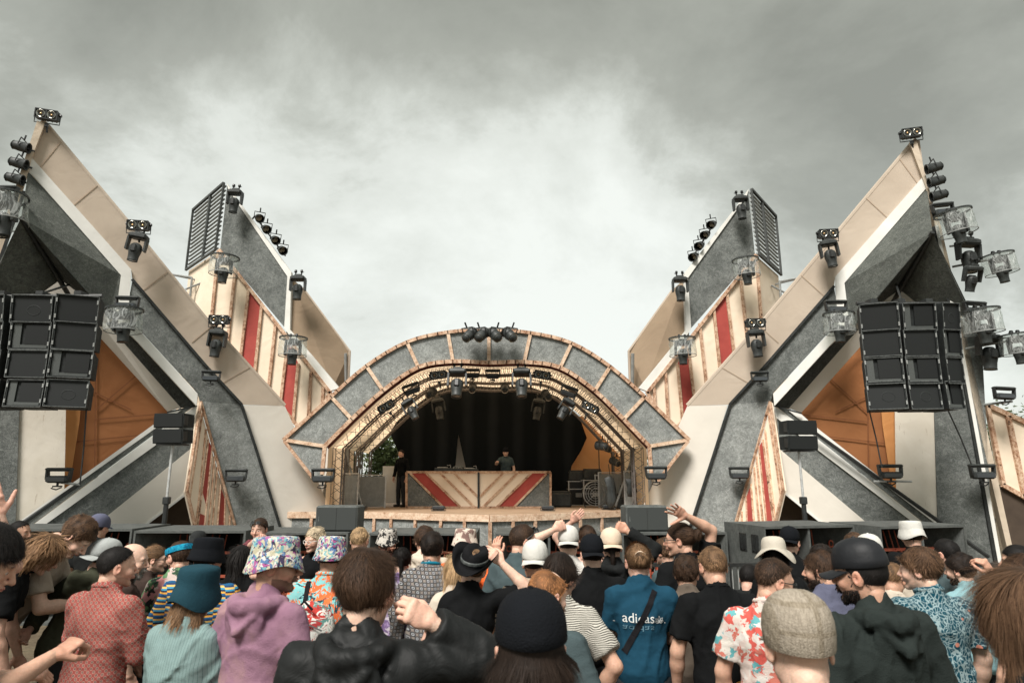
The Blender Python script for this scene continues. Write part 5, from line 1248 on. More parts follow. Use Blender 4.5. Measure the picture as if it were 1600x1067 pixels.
def hat_build(kind, seed=0, sgn=1):
    """list of (part name, V, Q, material slot)"""
    if kind == 'bucket': 
        V_, Q = lathe_np([(1.30, -.048), (1.32, -.044), (1.22, -.02), (1.14, .016), (1.08, .028), (1.08, .034), (1.06, .05), (1.04, .075), (1.0, .092), (.93, .100), (.6, .104), (.3, .106), (.01, .107)], wob=.05, seed=seed, sx=.088, sy=.106); return [('crown', V_, Q)]
    if kind == 'bucket_down':
        V_, Q = lathe_np([(1.33, -.078), (1.34, -.073), (1.23, -.040), (1.15, -.004), (1.09, .008), (1.08, .04), (1.06, .065), (1.04, .085), (.97, .098), (.6, .106), (.3, .108), (.01, .108)], wob=.06, seed=seed, sx=.088, sy=.106); return [('crown', V_, Q)]
    if kind == 'sunhat':
        V_, Q = lathe_np([(1.75, -.030), (1.76, -.026), (1.5, -.005), (1.2, .012), (1.09, .02), (1.08, .03), (1.06, .06), (1.0, .085), (.85, .105), (.6, .115), (.3, .119), (.01, .12)], wob=.05, seed=seed, sx=.085, sy=.104); return [('crown', V_, Q)]
    if kind == 'cap':
        V_, Q = lathe_np([(1.06, .0), (1.09, .004), (1.08, .03), (1.04, .058), (.93, .085), (.75, .104), (.5, .117), (.25, .123), (.01, .124)], seed=seed, wob=.06, sx=.083, sy=.105)
        V2, Q2 = visor(0, .085, .085, .032, .014, sgn); V3, Q3 = lathe_np([(.09, .122), (.08, .128), (.01, .130)], 12); return [('crown', V_, Q), ('visor', V2, Q2), ('button', V3, Q3)]
    if kind == 'flat':
        V_, Q = lathe_np([(1.02, -.025), (1.04, -.018), (1.07, .02), (1.04, .050), (.96, .076), (.82, .096), (.6, .112), (.35, .121), (.01, .124)], seed=seed, wob=.08, sx=.088, sy=.108)
        f = V_[:, 1] > 0; V_[f, 1] *= 1.18; V_[f, 2] -= (V_[f, 1]) * .12; V2, Q2 = visor(0, .055, .078, .018, .010, 1); V2[:, 1] += .012; return [('crown', V_, Q), ('visor', V2, Q2)]
    if kind == 'beanie':
        V_, Q = lathe_np([(1.07, -.035), (1.12, -.03), (1.12, .005), (1.08, .01), (1.08, .04), (1.02, .075), (.85, .105), (.6, .12), (.3, .127), (.01, .129)], seed=seed, wob=.05); return [('crown', V_, Q)]
    if kind == 'cowboy':
        V_, Q = lathe_np([(2.05, .012), (2.06, .018), (1.7, .004), (1.3, .002), (1.1, .01), (1.08, .02), (1.05, .06), (.98, .095), (.85, .115), (.6, .112), (.3, .10), (.01, .097)], seed=seed, wob=.0, sx=.084, sy=.104)
        x = V_[:, 0] / .084; rim = np.clip(np.hypot(V_[:, 0] / .084, (V_[:, 1] + .012) / .104) - 1.1, 0, 1); V_[:, 2] += rim * np.abs(x) ** 2 * .022; V_[:, 0] *= 1 - .16 * np.clip(rim * np.abs(x), 0, 1); f = V_[:, 2] > .11; V_[f, 2] -= .02 * np.exp(-(V_[f, 0] / .02) ** 2)
        V2, Q2 = lathe_np([(1.10, .038), (1.11, .05), (1.09, .06), (1.07, .06)], sx=.084, sy=.104); return [('crown', V_, Q), ('band', V2, Q2)]
def xf(V_, M, t): return np.asarray(V_) @ np.array(M).T + np.array(t)
def person(sp):
    g = sp.get; seed = g('seed', 1); D = sp['D']; fem = g('fem', False); h_b = .013 if D < 5 else .017; h_c = .009 if D < 3 else (.012 if D < 5 else .016); h_h = .0045 if D < 4.5 else .006; build = 1 + (g('build', .92 if fem else 1.0) - 1) * .6
    lean, roll = R(g('lean', 3)), R(g('roll', 0)); yaw = R(g('yaw', 0))
    U = np.array(Matrix.Rotation(roll, 3, 'Y') @ Matrix.Rotation(-lean, 3, 'X')); pc = np.array([0, 0, .95])
    T = lambda p: U @ (np.array(p, float) - pc) + pc
    sw_ = g('shw', .170 if not fem else .143) * build; sh_z = 1.415
    nb = T((0, -.02, 1.505)); Uh = np.array(Matrix.Rotation(roll * .6, 3, 'Y') @ Matrix.Rotation(-lean * .6, 3, 'X'))
    Hr = Uh @ np.array(Matrix.Rotation(R(g('hyaw', 0)), 3, 'Z') @ Matrix.Rotation(R(-g('hpitch', 4)), 3, 'X') @ Matrix.Rotation(R(g('hroll', 0)), 3, 'Y'))
    nk0 = nb + Uh @ np.array([0, .026, .016]); hc = nk0 + Hr @ np.array([0, .022, .108])
    top = hc + Hr @ np.array([0, -.01, .135 if g('hat') else (.126 + dict(messy=.018, curly=.02, bowl=.022).get(g('hair'), .006))])
    # place so that the head's top stands where the photo has it
    D0_ = D; D = D * (1.04 if D < 1.9 else 1.14 if D < 2.1 else 1.20 if D < 3.2 else 1.14 if D < 4.5 else 1.08 if D < 7 else 1); D = g('Dx', D); tw = P(sp['px'], sp['py'], D); gz = g('gz', 0.0); s = (tw.z - gz) / top[2]; fixed = g('s')
    if fixed: s = fixed
    Rz = Matrix.Rotation(yaw, 3, 'Z'); rt = Vector(tw) - Rz @ (Vector(top) * s); rt.z = gz if not fixed else tw.z - top[2] * s
    skin = SK[g('skin', seed % 5)]; col0 = np.array(skin)
    toL = lambda w_: np.array(Rz.transposed() @ (Vector(w_) - rt)) / s
    # arms
    arms = {}
    for sd, nm in ((-1, 'L'), (1, 'R')):
        S_ = T((sd * sw_, -.012, sh_z)); a = g('arm' + nm, g('arms', 'down')); hint = np.array([sd * .5, -.5, -.7]); pose = 'relaxed'; up = None
        if isinstance(a, str): a = (a,)
        if a[0] == 'down': W_ = S_ + np.array([sd * .085, .03 + .02 * ((seed * 7) % 3), -.515]); hint = np.array([sd * .7, -.8, 0])
        elif a[0] == 'fwd': W_ = S_ + np.array([-sd * .08, .30, -.27]); hint = np.array([sd * .45, -.35, -.8])
        elif a[0] == 'hip': W_ = T((sd * .20, .02, .98)); hint = np.array([sd * 1., -.5, 0])
        elif a[0] == 'pocket': W_ = T((sd * .18, .12, .93)); hint = np.array([sd * .8, -.7, 0])
        elif a[0] == 'px': W_ = toL(P(a[1], a[2], a[3] + D - D0_)); 
        elif a[0] == 'loc': W_ = np.array(a[1], float)
        if len(a) > 4 and a[0] == 'px': pose = a[4]
        if len(a) > 2 and a[0] == 'loc': pose = a[2]
        if a[0] in ('fwd',): pose = 'grip'
        if g('hint' + nm) is not None: hint = np.array(g('hint' + nm), float)
        l1, l2 = .285, .255; d = W_ - S_; L = np.linalg.norm(d)
        if L > (l1 + l2) * .995: k = min(L / ((l1 + l2) * .995), 1.12); l1 *= k; l2 *= k
        if L > (l1 + l2) * .995: W_ = S_ + d / L * (l1 + l2) * .995; d = W_ - S_; L = np.linalg.norm(d)
        u = d / L; ca = (l1 * l1 + L * L - l2 * l2) / (2 * l1 * L); ca = max(-1, min(1, ca)); hp = hint - u * (hint @ u); hp /= np.linalg.norm(hp) + 1e-9; E = S_ + u * l1 * ca + hp * l1 * math.sqrt(max(0, 1 - ca * ca))
        arms[nm] = (S_, E, W_, pose, sd)
    lo = np.array([-.75, -.65, .0]); hi = np.array([.75, .75, 1.75])
    pts = np.array([p for a in arms.values() for p in a[:3]] + [top, T((0, -.2, 1.4)), T((0, .2, 1.3)), (.3, .25, 0), (-.3, -.25, 0)]); lo = pts.min(0) - .13; hi = pts.max(0) + .13; lo[2] = -.02
    # body, one surface: torso, limbs; head and hands follow at finer resolution
    b = Field(lo, hi, h_b)
    b.ell(pc + [0, 0, .02], (.15 * build, .11, .14), 0); b.ell(T((0, .0, 1.14)), (.135 * build, .10, .17), .05, U); b.ell(T((0, .0, 1.29)), (.150 * build, .106, .16), .04, U); b.cap(T((-sw_ * .9, -.01, 1.405)), T((sw_ * .9, -.01, 1.405)), .044, .044, .04); b.cap(T((0, -.015, 1.42)), nb + [0, .004, .05], .048, .046, .03)
    for sd in (-1, 1):
        k_ = np.array([sd * .105, .025, .50]); b.cap((sd * .088, 0, .90), k_, .080, .052, .03); b.cap(k_, (sd * .115, -.015, .09), .050, .036, .015); b.cap((sd * .115, -.04, .04), (sd * .13, .14, .035), .034, .030, .015)
    for S_, E, W_, pose, sd in arms.values():
        b.cap(S_, E, .050 * build, .040 * build, .03); b.cap(E, E + (W_ - E) * .35, .041 * build, .041 * build, .015); b.cap(E + (W_ - E) * .3, W_, .041 * build, .026, .015)
    bV, bQ = b.mesh(); vs, qs, cs = [bV], [bQ], [np.tile(col0, (len(bV), 1))]; n0 = len(bV)
    hV, hQ = head_mesh(h_h, seed, fem, g('jaw', 0)); hcl = head_cols(hV, skin, g('stubble', 0), np.array(HC[g('beardcol', g('hc', 'dark'))])); 
    # bend the neck smoothly from the head frame into the body
    A_ = xf(hV, Hr, hc); 
    tt = np.clip((-hV[:, 2] - .10) / .12, 0, 1)[:, None]; tt = tt * tt * (3 - 2 * tt); base = nb + Uh @ np.array([0, .008, .0]); Bn = xf(hV - np.array([0, -.036, -.19]), Uh, base); A_ = A_ * (1 - tt) + Bn * tt
    vs.append(A_); qs.append(hQ + n0); cs.append(hcl); n0 += len(hV)
    for nm, (S_, E, W_, pose, sd) in arms.items():
        fd = W_ - E; fd /= np.linalg.norm(fd); zb = g('back' + nm)
        if zb is None:
            zb = np.array([sd, .2, 0.]) if fd[2] < -.5 else (np.array([0, -.6, 1.]) if abs(fd[2]) < .6 else np.array([0, -1., 0]))
        else: zb = np.array(Rz.transposed() @ Vector(zb))
        M = np.array(rot_to(fd, zb)); 
        mV, mQ = hand_mesh(pose, .0042 if D < 6.5 else .006); mV = mV.copy()
        # right hand: the thumb must point so that the palm closes; mirror for left
        flip = 1 if sd < 0 else -1
        mV[:, 1] *= flip
        vs.append(xf(mV, M, W_)); qs.append((mQ if flip > 0 else mQ[:, ::-1]) + n0); cs.append(np.tile(col0 * [1.02, .93, .92], (len(mV), 1))); n0 += len(mV)
    allV = np.concatenate(vs) * s
    o = np_mesh('person', allV, np.concatenate(qs), M_skin, None, np.concatenate(cs))
    o.location = rt; o.rotation_euler = (0, 0, yaw); tag(o, sp['label'], 'person', g('group', 'festival crowd'))
    sp['_h'] = tw.z
    # hair, beard
    hcol = HC[g('hc', 'dark')]
    if g('hair') and g('hair') != 'none':
        V_, Q, C_ = hair_build(g('hair'), hcol, .006 if D < 4 else .008, seed, D, Hr)
        if g('hat'): # keep hair inside the hat
            zt = V_[:, 2] - dict(beanie=-.035, bucket=-.012, bucket_down=-.045, sunhat=.015).get(g('hat')[0], .012); q = V_ - np.array([0, -.012, .03]); rr_ = np.sqrt((q[:, 0] / .083) ** 2 + (q[:, 1] / .103) ** 2 + (np.clip(q[:, 2], 0, 9) / .098) ** 2) + 1e-6
            sc_ = np.where(zt > -.012, np.minimum(1, .985 / rr_), np.where(zt > -.035, np.minimum(1, 1.06 / rr_), 1)); V_ = np.array([0, -.012, .03]) + q * sc_[:, None]
        np_mesh('hair', xf(V_, Hr, hc) * s, Q, M_hair, o, C_)
    if g('beard'):
        m_ = beardmask(hV); r_ = tri_sample(hV, hQ, int((2600 if D < 3 else 1300)), seed + 2, m_)
        if r_:
            p, nn = r_; dn = np.array([0, .25, -1.]) - nn * (nn @ np.array([0, .25, -1.]))[:, None]
            V_, Q, C_ = inst_strands('', p, nn, dn, g('beard'), .0026 if D < 3 else .005, HC[g('beardcol', g('hc', 'dark'))], None, 2, .3, .3, seed, lift=.12); np_mesh('beard', xf(V_, Hr, hc) * s, Q, M_hair, o, C_)
    if g('hat'):
        k_, hm, *rest = g('hat'); sgn = rest[0] if rest else 1
        Ht = Matrix.Rotation(R(rest[1] if len(rest) > 1 else 0), 3, 'X'); root = None
        for nm, V_, Q in hat_build(k_, seed, sgn):
            V2 = xf(V_, np.array(Ht), (0, 0, .004)); ho = np_mesh('hat' if root is None else nm, xf(V2, Hr, hc) * s, Q, hm if nm != 'band' else M_cabedge, o if root is None else root)
            if root is None: root = ho; 
    # top garment
    kind, tm = sp['top']; loose = g('loose', .012)
    f = Field(lo - .03, hi + .03, h_c); infl = .010 + loose * .75
    f.ell(pc + [0, 0, .03], (.152 * build + infl * .9, .112 + infl, .15), 0); f.ell(T((0, .0, 1.14)), (.140 * build + infl, .102 + infl, .19), .06, U); f.ell(T((0, .0, 1.31)), (.162 * build + infl, .114 + infl, .17), .05, U)
    for sd in (-1, 1): f.cap(T((sd * .045, -.020, 1.468)), T((sd * sw_ * .93, -.010, 1.400)), .050, .050 + infl * .4, .035)
    f.cap(T((0, -.03, 1.40)), nb + np.array([0, .004, .006]), .074, .070, .04)
    for S_, E, W_, pose, sd in arms.values():
        if kind in ('tee', 'shirt_short'):
            q = S_ + (E - S_) * .72; f.cap(S_, q, .050 * build + infl * .6, .050 * build + infl * .9, .03, flat=True)
        elif kind in ('vest', 'bare'): pass
        else:
            q = E + (W_ - E) * .93; f.cap(S_, E, .050 * build + infl * .6, .043 * build + infl * .8, .03); f.cap(E, q, .043 * build + infl * .8, .031 + infl * .7, .012, flat=True)
    if kind in ('hoodie', 'jacket'):
        n_ = 18; hs = g('hood', 1.0)
        def hq(a_):
            bk_ = .5 - .5 * math.sin(a_); return T((math.cos(a_) * (.088 + .022 * bk_), -.022 + math.sin(a_) * (.080 + .040 * bk_), 1.498 - .040 * bk_ ** 2 - .045 * (1 - bk_) ** 2)), .021 + .022 * bk_ * hs
        for i in range(n_):
            (p0, r0), (p1, r1) = hq(2 * math.pi * i / n_), hq(2 * math.pi * (i + 1) / n_); f.cap(p0, p1, r0, r1, .010)
        f.ell(T((0, -.118, 1.395)), (.105, .040, .085), .022, U); f.cap(T((-.07, -.145, 1.425)), T((0, -.168, 1.355)), .014, .018, .018); f.cap(T((.07, -.145, 1.425)), T((0, -.168, 1.355)), .014, .018, .018)
        f.ell(T((0, -.092, 1.545)), (.058, .028, .045), .012, U, neg=True)
    wrinkle(f, seed * 3 + 1, g('wr', .010), g('wf', 24))
    f.plane(T((0, 0, g('hem', .86))), U @ np.array([0, 0, -1.]))
    # neck opening
    if kind in ('hoodie', 'jacket'): f.cap(nb + [0, .034, .066], hc + Hr @ np.array([0, .0, -.03]), .056, .072, .006, neg=True)
    else: f.cap(nb + [0, .024, .058], hc + Hr @ np.array([0, -.005, -.03]), .066, .082, .004, neg=True)
    gV, gQ = f.mesh(); tmat = tm; go = np_mesh({'tee': 't_shirt', 'shirt_short': 'shirt', 'shirt': 'shirt', 'sweater': 'sweater', 'hoodie': 'hoodie', 'jacket': 'jacket', 'vest': 'vest', 'bare': 'vest'}[kind], gV * s, gQ, tmat, o)
    if kind == 'bare': bpy.data.objects.remove(go); go = None
    if kind in ('tee', 'sweater', 'shirt', 'shirt_short'):
        c = Field(nb - .16, nb + .16, .007 if D < 4 else .010); n_ = 16; tl_ = .35; zz = .004 if kind in ('tee', 'sweater') else .010
        for i in range(n_):
            q = [nb + Uh @ np.array([math.cos(a) * .070, .014 + math.sin(a) * .068, zz + .004 - math.sin(a) * .016]) for a in (2 * math.pi * i / n_, 2 * math.pi * (i + 1) / n_)]
            c.cap(q[0], q[1], .009 if kind in ('tee', 'sweater') else .014, None, .004)
        cV, cQ = c.mesh(); np_mesh('collar', cV * s, cQ, g('collar', tmat), go)
    if D < 4.5 or g('legs'):
        pass
    f = Field((-.3, -.2, -.02), (.3, .28, 1.06), .018); f.ell((0, 0, .95), (.158 * build, .118, .14), 0)
    for sd in (-1, 1): k_ = np.array([sd * .105, .025, .50]); f.cap((sd * .088, 0, .90), k_, .092, .070, .03); f.cap(k_, (sd * .115, -.01, .09), .070, .060, .015)
    wrinkle(f, seed + 40, .006, 26); f.plane((0, 0, .06), (0, 0, -1)); f.plane((0, 0, 1.03), (0, 0, 1)); V_, Q = f.mesh(); np_mesh('trousers', V_ * s, Q, g('pants', M_pants), o)
    f = Field((-.25, -.14, -.02), (.25, .26, .16), .014)
    for sd in (-1, 1): f.cap((sd * .115, -.045, .045), (sd * .132, .15, .04), .046, .040, .015); f.cap((sd * .115, -.02, .04), (sd * .115, -.015, .10), .045, .045, .02)
    f.plane((0, 0, .004), (0, 0, -1)); V_, Q = f.mesh(); np_mesh('shoes', V_ * s, Q, M_shoe, o)
    sp['_o'] = o; sp['_top'] = go; sp['_fr'] = (T, U, Hr, hc, s, arms, nb, Uh); sp['_tV'] = (gV * s, gQ)
    if g('glasses'): 
        m = MB(); q = lambda x, y, z: Vector(xf(np.array([[x, y, z]]), Hr, hc)[0]) * s
        for sx in (-1, 1):
            ring = [q(sx * .032 + .023 * math.cos(a) * (1.05), .106 - .35 * abs(.023 * math.cos(a)) * (1 if math.cos(a) * sx > 0 else .0), .002 + .017 * math.sin(a)) for a in np.linspace(0, 2 * math.pi, 13)]
            m.tube(ring, .0022 * s, 5, False)
            if g('glasses') != 'clear': m.add([r_ for r_ in ring[:-1]], [tuple(range(12))])
            m.tube([q(sx * .056, .098, .008), q(sx * .078, .06, .009), q(sx * .086, -.01, .006)], .0028 * s, 5)
        m.tube([q(-.010, .108, .006), q(0, .112, .008), q(.010, .108, .006)], .0022 * s, 5)
        m.build('sunglasses' if g('glasses') != 'clear' else 'glasses', g('gmat', M_blk2), o)
    if g('glasstop'):
        m = MB(); q = lambda x, y, z: Vector(xf(np.array([[x, y, z]]), Hr, hc)[0]) * s
        for sx in (-1, 1):
            m.tube([q(sx * .010, .095, .098), q(sx * .03, .098, .112), q(sx * .055, .085, .098), q(sx * .05, .098, .080), q(sx * .02, .108, .080), q(sx * .010, .095, .098)], .004 * s, 5); m.tube([q(sx * .06, .085, .095), q(sx * .092, .03, .05), q(sx * .092, -.01, .02)], .003 * s, 5)
            m.add([q(sx * .010, .097, .098), q(sx * .03, .100, .112), q(sx * .055, .087, .098), q(sx * .05, .100, .080), q(sx * .02, .110, .080)], [(0, 1, 2, 3, 4)])
        m.build('sunglasses', M_blk2, o)
    return o
def ribbon(sp, name, pts, width, mat, off=.006, th=.004, side='back', label=None):
    """a strap lying on the shirt: pts (x,z) in body metres, seen from behind (or front)"""
    gV, gQ = sp['_tV']; s = sp['_fr'][4]; bvh = BVHTree.FromPolygons([Vector(v) for v in gV], [tuple(int(i) for i in q) for q in gQ]); sg = -1 if side == 'back' else 1; out = []
    n = 18; dense = []
    for i in range(len(pts) - 1):
        for k in range(n): t = k / n; dense.append((pts[i][0] * (1 - t) + pts[i + 1][0] * t, pts[i][1] * (1 - t) + pts[i + 1][1] * t))
    dense.append(pts[-1]); rows = []
    for i, (x, z) in enumerate(dense):
        a, b = dense[max(0, i - 1)], dense[min(len(dense) - 1, i + 1)]; d = Vector((b[0] - a[0], 0, b[1] - a[1])).normalized(); sd = Vector((-d.z, 0, d.x)) * width / 2; row = []
        for k in (-1, 0, 1):
            q = Vector((x, sg * .6, z)) + sd * k; q = q * s; hit, nr, _, _ = bvh.ray_cast(q, Vector((0, -sg, 0)))
            if hit is None: row = None; break
            row.append(hit + Vector((0, sg * off, 0)))
        if row: rows.append(row)
    if len(rows) < 2: return None
    V_ = []; F_ = []
    for r_ in rows: V_ += r_ + [v - Vector((0, sg * th * 3, 0)) for v in r_]
    for i in range(len(rows) - 1):
        for a, b in ((0, 1), (1, 2), (2, 5), (5, 4), (4, 3), (3, 0)): F_.append((i * 6 + a, i * 6 + b, i * 6 + 6 + b, i * 6 + 6 + a))
    return raw_obj(name, V_, F_, mat, parent=sp['_o'], smooth=False)
# ------------------------------------------------------------------ cloth patterns
def f_weave(): v = coords()[0]; return noise(v, 220, 2) * .5 + noise(v, 9, 4, .6, .6)
def cl(name, fn, rough=.9, b=.006, **k): return material(name, fn, rough, f_weave, b, spec=.12, **k)
def plain(c, var=.25):
    def fn(): v = coords()[0]; n = noise(v, 5, 6, .7); return mix(n, tuple(x * (1 - var) for x in c), tuple(min(1, x * (1 + var)) for x in c))
    return fn
def p_dots(bg_, ring, dot, sc=34, r=(.40, .26, .12), diag=True):
    def fn():
        v, x, y, z = coords(); u = (x + y * .6)
        a = ((u + z) * sc if diag else u * sc); b = ((u - z) * sc if diag else z * sc); fa = (a.fract() - .5); fb = (b.fract() - .5); d = (fa * fa + fb * fb).m('SQRT')
        c = mix(d < r[0], bg_, ring); c = mix(d < r[1], c, dot); return mix(d < r[2], c, ring)
    return fn
def p_stripes(c1, c2, sc=30, duty=.5, axis='z', wave=0):
    def fn():
        v, x, y, z = coords(); q = z if axis == 'z' else x
        if wave: q = q + (x * 55 + noise(v, 6, 2) * 5).sin() * wave + noise(v, 9, 2) * .03
        return mix((q * sc).fract() < duty, c1, c2)
    return fn
def p_multi(cols, sc=30, warp=1.5):
    def fn():
        v, x, y, z = coords(); n = noise(v, 12, 4, .6, warp, col=True); vv = V(mix(.25 * warp / 1.5 * .4, v, n).x); c = voro(vv, sc, out='Color'); s_ = V.nt.nodes.new('ShaderNodeSeparateColor'); V.nt.links.new(c.x, s_.inputs[0])
        return ramp(V(s_.outputs[0]), [(i / len(cols), k) for i, k in enumerate(cols)], 'CONSTANT')
    return fn
def p_leaf(bg_, fg, third=None, sc=16):
    def fn():
        v, x, y, z = coords(); w_ = vec(x * 1.2 + noise(v, 9, 2) * .12, y, z + noise(v, 14, 2) * .1); e = voro(w_, sc * 2.4, 'DISTANCE_TO_EDGE'); a = noise(w_, sc, 3, .7, 3.5); c = mix((e < .075).m('MAXIMUM', a > .60), bg_, fg)
        if third: c = mix(voro(v, 9) < .16, c, third)
        return c
    return fn
def p_aztec(cols, sc=18):
    def fn():
        v, x, y, z = coords(); zz = (((x + y) * 40).sin() > 0) * .16; r_ = ((z * sc + zz) * 1.0).fract(); return ramp(r_, [(i / len(cols), k) for i, k in enumerate(cols)], 'CONSTANT')
    return fn
M_pants = cl('dark_trousers', plain((.03, .032, .035))); M_shoe = material('shoe_leather', (.05, .045, .04), .6)
K = dict(
    black=cl('black_cotton', plain((.006, .0065, .007), .4)), black2=cl('washed_black_cotton', plain((.013, .014, .014), .35)), raincoat=material('black_raincoat', plain((.008, .009, .009), .3), .62, lambda: noise(coords()[0], 7, 4, .6, 1), .008, spec=.25),
    beige=cl('beige_cotton', plain((.34, .29, .235), .15)), olive=cl('olive_fleece', plain((.05, .052, .034), .25)), denim=cl('washed_blue_cotton', plain((.10, .17, .21), .25)), darkbrown=cl('dark_brown_cotton', plain((.045, .030, .025))),
    redshirt=cl('red_patterned_cotton', p_dots((.30, .07, .06), (.48, .30, .24), (.03, .012, .02), 30, (.36, .24, .10))), dotshirt=cl('ringed_black_silk', p_dots((.24, .21, .185), (.012, .014, .02), (.42, .43, .44), 19, (.47, .27, .14)), rough=.55),
    teal=cl('ribbed_aqua_knit', lambda: mix((coords()[1] * 78).fract() < .14, (.20, .285, .275), (.105, .175, .18))), pink=cl('mauve_fleece', lambda: ramp(noise(coords()[0], 5, 4, .6), [(.3, (.20, .105, .155)), (.5, (.27, .15, .205)), (.7, (.33, .205, .20))])),
    floral=cl('white_floral_cotton', p_multi([(.62, .58, .54), (.55, .10, .08), (.60, .56, .5), (.12, .36, .38), (.6, .5, .45), (.50, .16, .12)], 30)), floralhat=cl('floral_hat_cloth', p_multi([(.62, .60, .55), (.10, .18, .34), (.60, .55, .42), (.35, .10, .25), (.18, .40, .42), (.05, .04, .08), (.45, .42, .30)], 75)),
    hawaii=cl('teal_botanical_cotton', p_leaf((.008, .055, .08), (.24, .32, .33), (.50, .20, .14), 15)), waves=cl('zebra_wave_cotton', p_stripes((.52, .50, .44), (.075, .07, .06), 105, .45, wave=.0032)), stripes=cl('striped_knit', p_stripes((.50, .40, .30), (.02, .02, .022), 34, .4)),
    orangeblue=cl('orange_blue_print', p_multi([(.70, .16, .05), (.20, .52, .52), (.72, .18, .06), (.02, .05, .07), (.22, .50, .50), (.65, .14, .05)], 26, 2.5)), aztec=cl('blue_yellow_print', p_aztec([(.02, .10, .22), (.68, .34, .06), (.02, .03, .06), (.05, .24, .38), (.62, .40, .12), (.02, .05, .12)], 16)),
    tropical=cl('pink_green_print', p_multi([(.55, .25, .25), (.05, .10, .06), (.60, .50, .45), (.12, .25, .12), (.03, .03, .03)], 24)), blue=cl('petrol_blue_cotton', plain((.010, .05, .085), .3)), greybrown=cl('taupe_fleece', plain((.115, .092, .072), .25)), slate=cl('slate_blue_cotton', plain((.10, .105, .155), .2)),
    green=cl('dark_green_fleece', plain((.020, .026, .024), .3)), white=cl('white_cotton', plain((.60, .58, .54), .1)), cream=cl('cream_cotton', plain((.55, .48, .39), .12)), aqua=cl('pale_aqua_cotton', plain((.22, .38, .41), .15)), greytee=cl('grey_teal_cotton', plain((.06, .085, .09), .25)), orange=cl('orange_nylon', plain((.75, .13, .03), .2), rough=.5),
    tealcol=cl('teal_satin', plain((.01, .17, .25), .15), rough=.5), maroon=cl('maroon_and_blue_cotton', plain((.16, .05, .06))), purple=cl('lilac_print', p_multi([(.30, .22, .38), (.5, .45, .5), (.15, .1, .2)], 30)), tealhat=cl('teal_canvas', plain((.013, .045, .062), .3)), blackhat=cl('black_canvas', plain((.006, .007, .009), .3)),
    capwhite=cl('off_white_canvas', plain((.55, .54, .50), .1)), capgrey=cl('light_grey_canvas', plain((.36, .38, .37), .15)), capcream=cl('cream_canvas', plain((.62, .50, .38), .1)), sunhat=cl('khaki_canvas', plain((.48, .44, .37), .12)), leather=material('worn_black_leather', plain((.012, .013, .015), .5), .55, lambda: noise(coords()[0], 30, 4), .002, spec=.25),
    felthat=cl('black_felt_hat', plain((.008, .008, .009), .3)), tweed=cl('checked_tweed', lambda: mix(.45, ramp(noise(vec(coords()[1] * 3, coords()[2], coords()[3] * .8), 70, 3, .6), [(.35, (.15, .125, .09)), (.65, (.38, .33, .26))]), mix((coords()[1] * 62 + coords()[2] * 12).sin() > .88, mix((coords()[3] * 90).sin() > .85, (.32, .28, .23), (.20, .165, .12)), (.20, .165, .12)))),
    bwhat=cl('black_white_print', p_multi([(.5, .47, .42), (.02, .02, .02), (.5, .47, .42), (.03, .03, .03)], 48)), snakehat=cl('pale_patterned_canvas', p_multi([(.62, .52, .44), (.60, .5, .42), (.22, .14, .12), (.62, .55, .46)], 30)), beanie=cl('charcoal_wool', plain((.025, .027, .027))), cowpants=cl('black_white_cow_print', lambda: mix(noise(coords()[0], 9, 2, .5, .6) > .57, (.55, .52, .46), (.03, .03, .03))))
# ------------------------------------------------------------------ the crowd (head-top pixel, distance, look)
E = []
def A_(label, px, py, D, **k): k.update(label=label, px=px, py=py, D=D, seed=len(E) * 3 + 2); E.append(k); return k
# nearest row
p_edge = A_('dark-haired man in washed blue shirt at the left photo edge, one forearm out', 20, 822, 2.35, yaw=-35, hyaw=-30, hpitch=22, hair='messy', hc='black', top=('shirt_short', K['denim']), lean=14, armR=('px', 84, 1024, 2.45, 'grip'), hintR=(.2, -.5, -1), backR=(0, -.5, 1), armL='fwd', skin=1)
p_red = A_('man with short dark hair in a red patterned shirt, large at lower left', 188, 851, 2.75, Dx=4.0, yaw=-12, hyaw=-38, hair='fade', hc='black', top=('shirt', K['redshirt']), build=1.12, stubble=.25, armR='fwd', armL='fwd', loose=.02, skin=0)
p_teal = A_('person in a teal bucket hat and pale aqua ribbed sweater', 318, 884, 2.6, Dx=3.35, yaw=-8, hyaw=-5, fem=True, hair='bob', hc='light', hat=('bucket_down', K['tealhat'], 1, 8), top=('sweater', K['teal']), hpitch=8, armL='fwd', armR='fwd', hroll=4)
p_pink = A_('bearded man in a floral bucket hat and mauve hoodie, in profile', 438, 838, 2.35, Dx=3.3, yaw=-20, hyaw=-58, hair='fade', hc='black', hat=('bucket', K['floralhat'], 1, 6), top=('hoodie', K['pink']), stubble=.7, beardcol='dark', loose=.02, lean=6, wr=.006, skin=3)
p_rain = A_('man with tousled brown hair in a black raincoat, raising a bent hand', 578, 852, 1.95, Dx=2.35, yaw=-4, hyaw=-14, hair='messy', hc='brown', top=('jacket', K['raincoat']), armR=('px', 676, 974, 1.92, 'pinch'), hintR=(.7, .2, -1.3), backR=(.5, -1, .4), loose=.02, build=1.05, wr=.012, hood=.5, skin=2)
p_cap = A_('long-haired person in a plain black cap worn forwards, at bottom centre', 829, 933, 1.68, yaw=4, fem=True, hair='long', hc='dark', hat=('cap', K['blackhat'], 1, 0), top=('tee', K['black2']), hpitch=0, build=1.1)
p_flat = A_('man in a checked tweed flat cap, nearest at lower right of centre', 1237, 930, 1.68, Dx=1.95, yaw=-12, hyaw=4, hair='none', hc='light', hat=('flat', K['tweed'], 1, 16), top=('tee', K['black']), hpitch=12, skin=2, build=1.05)
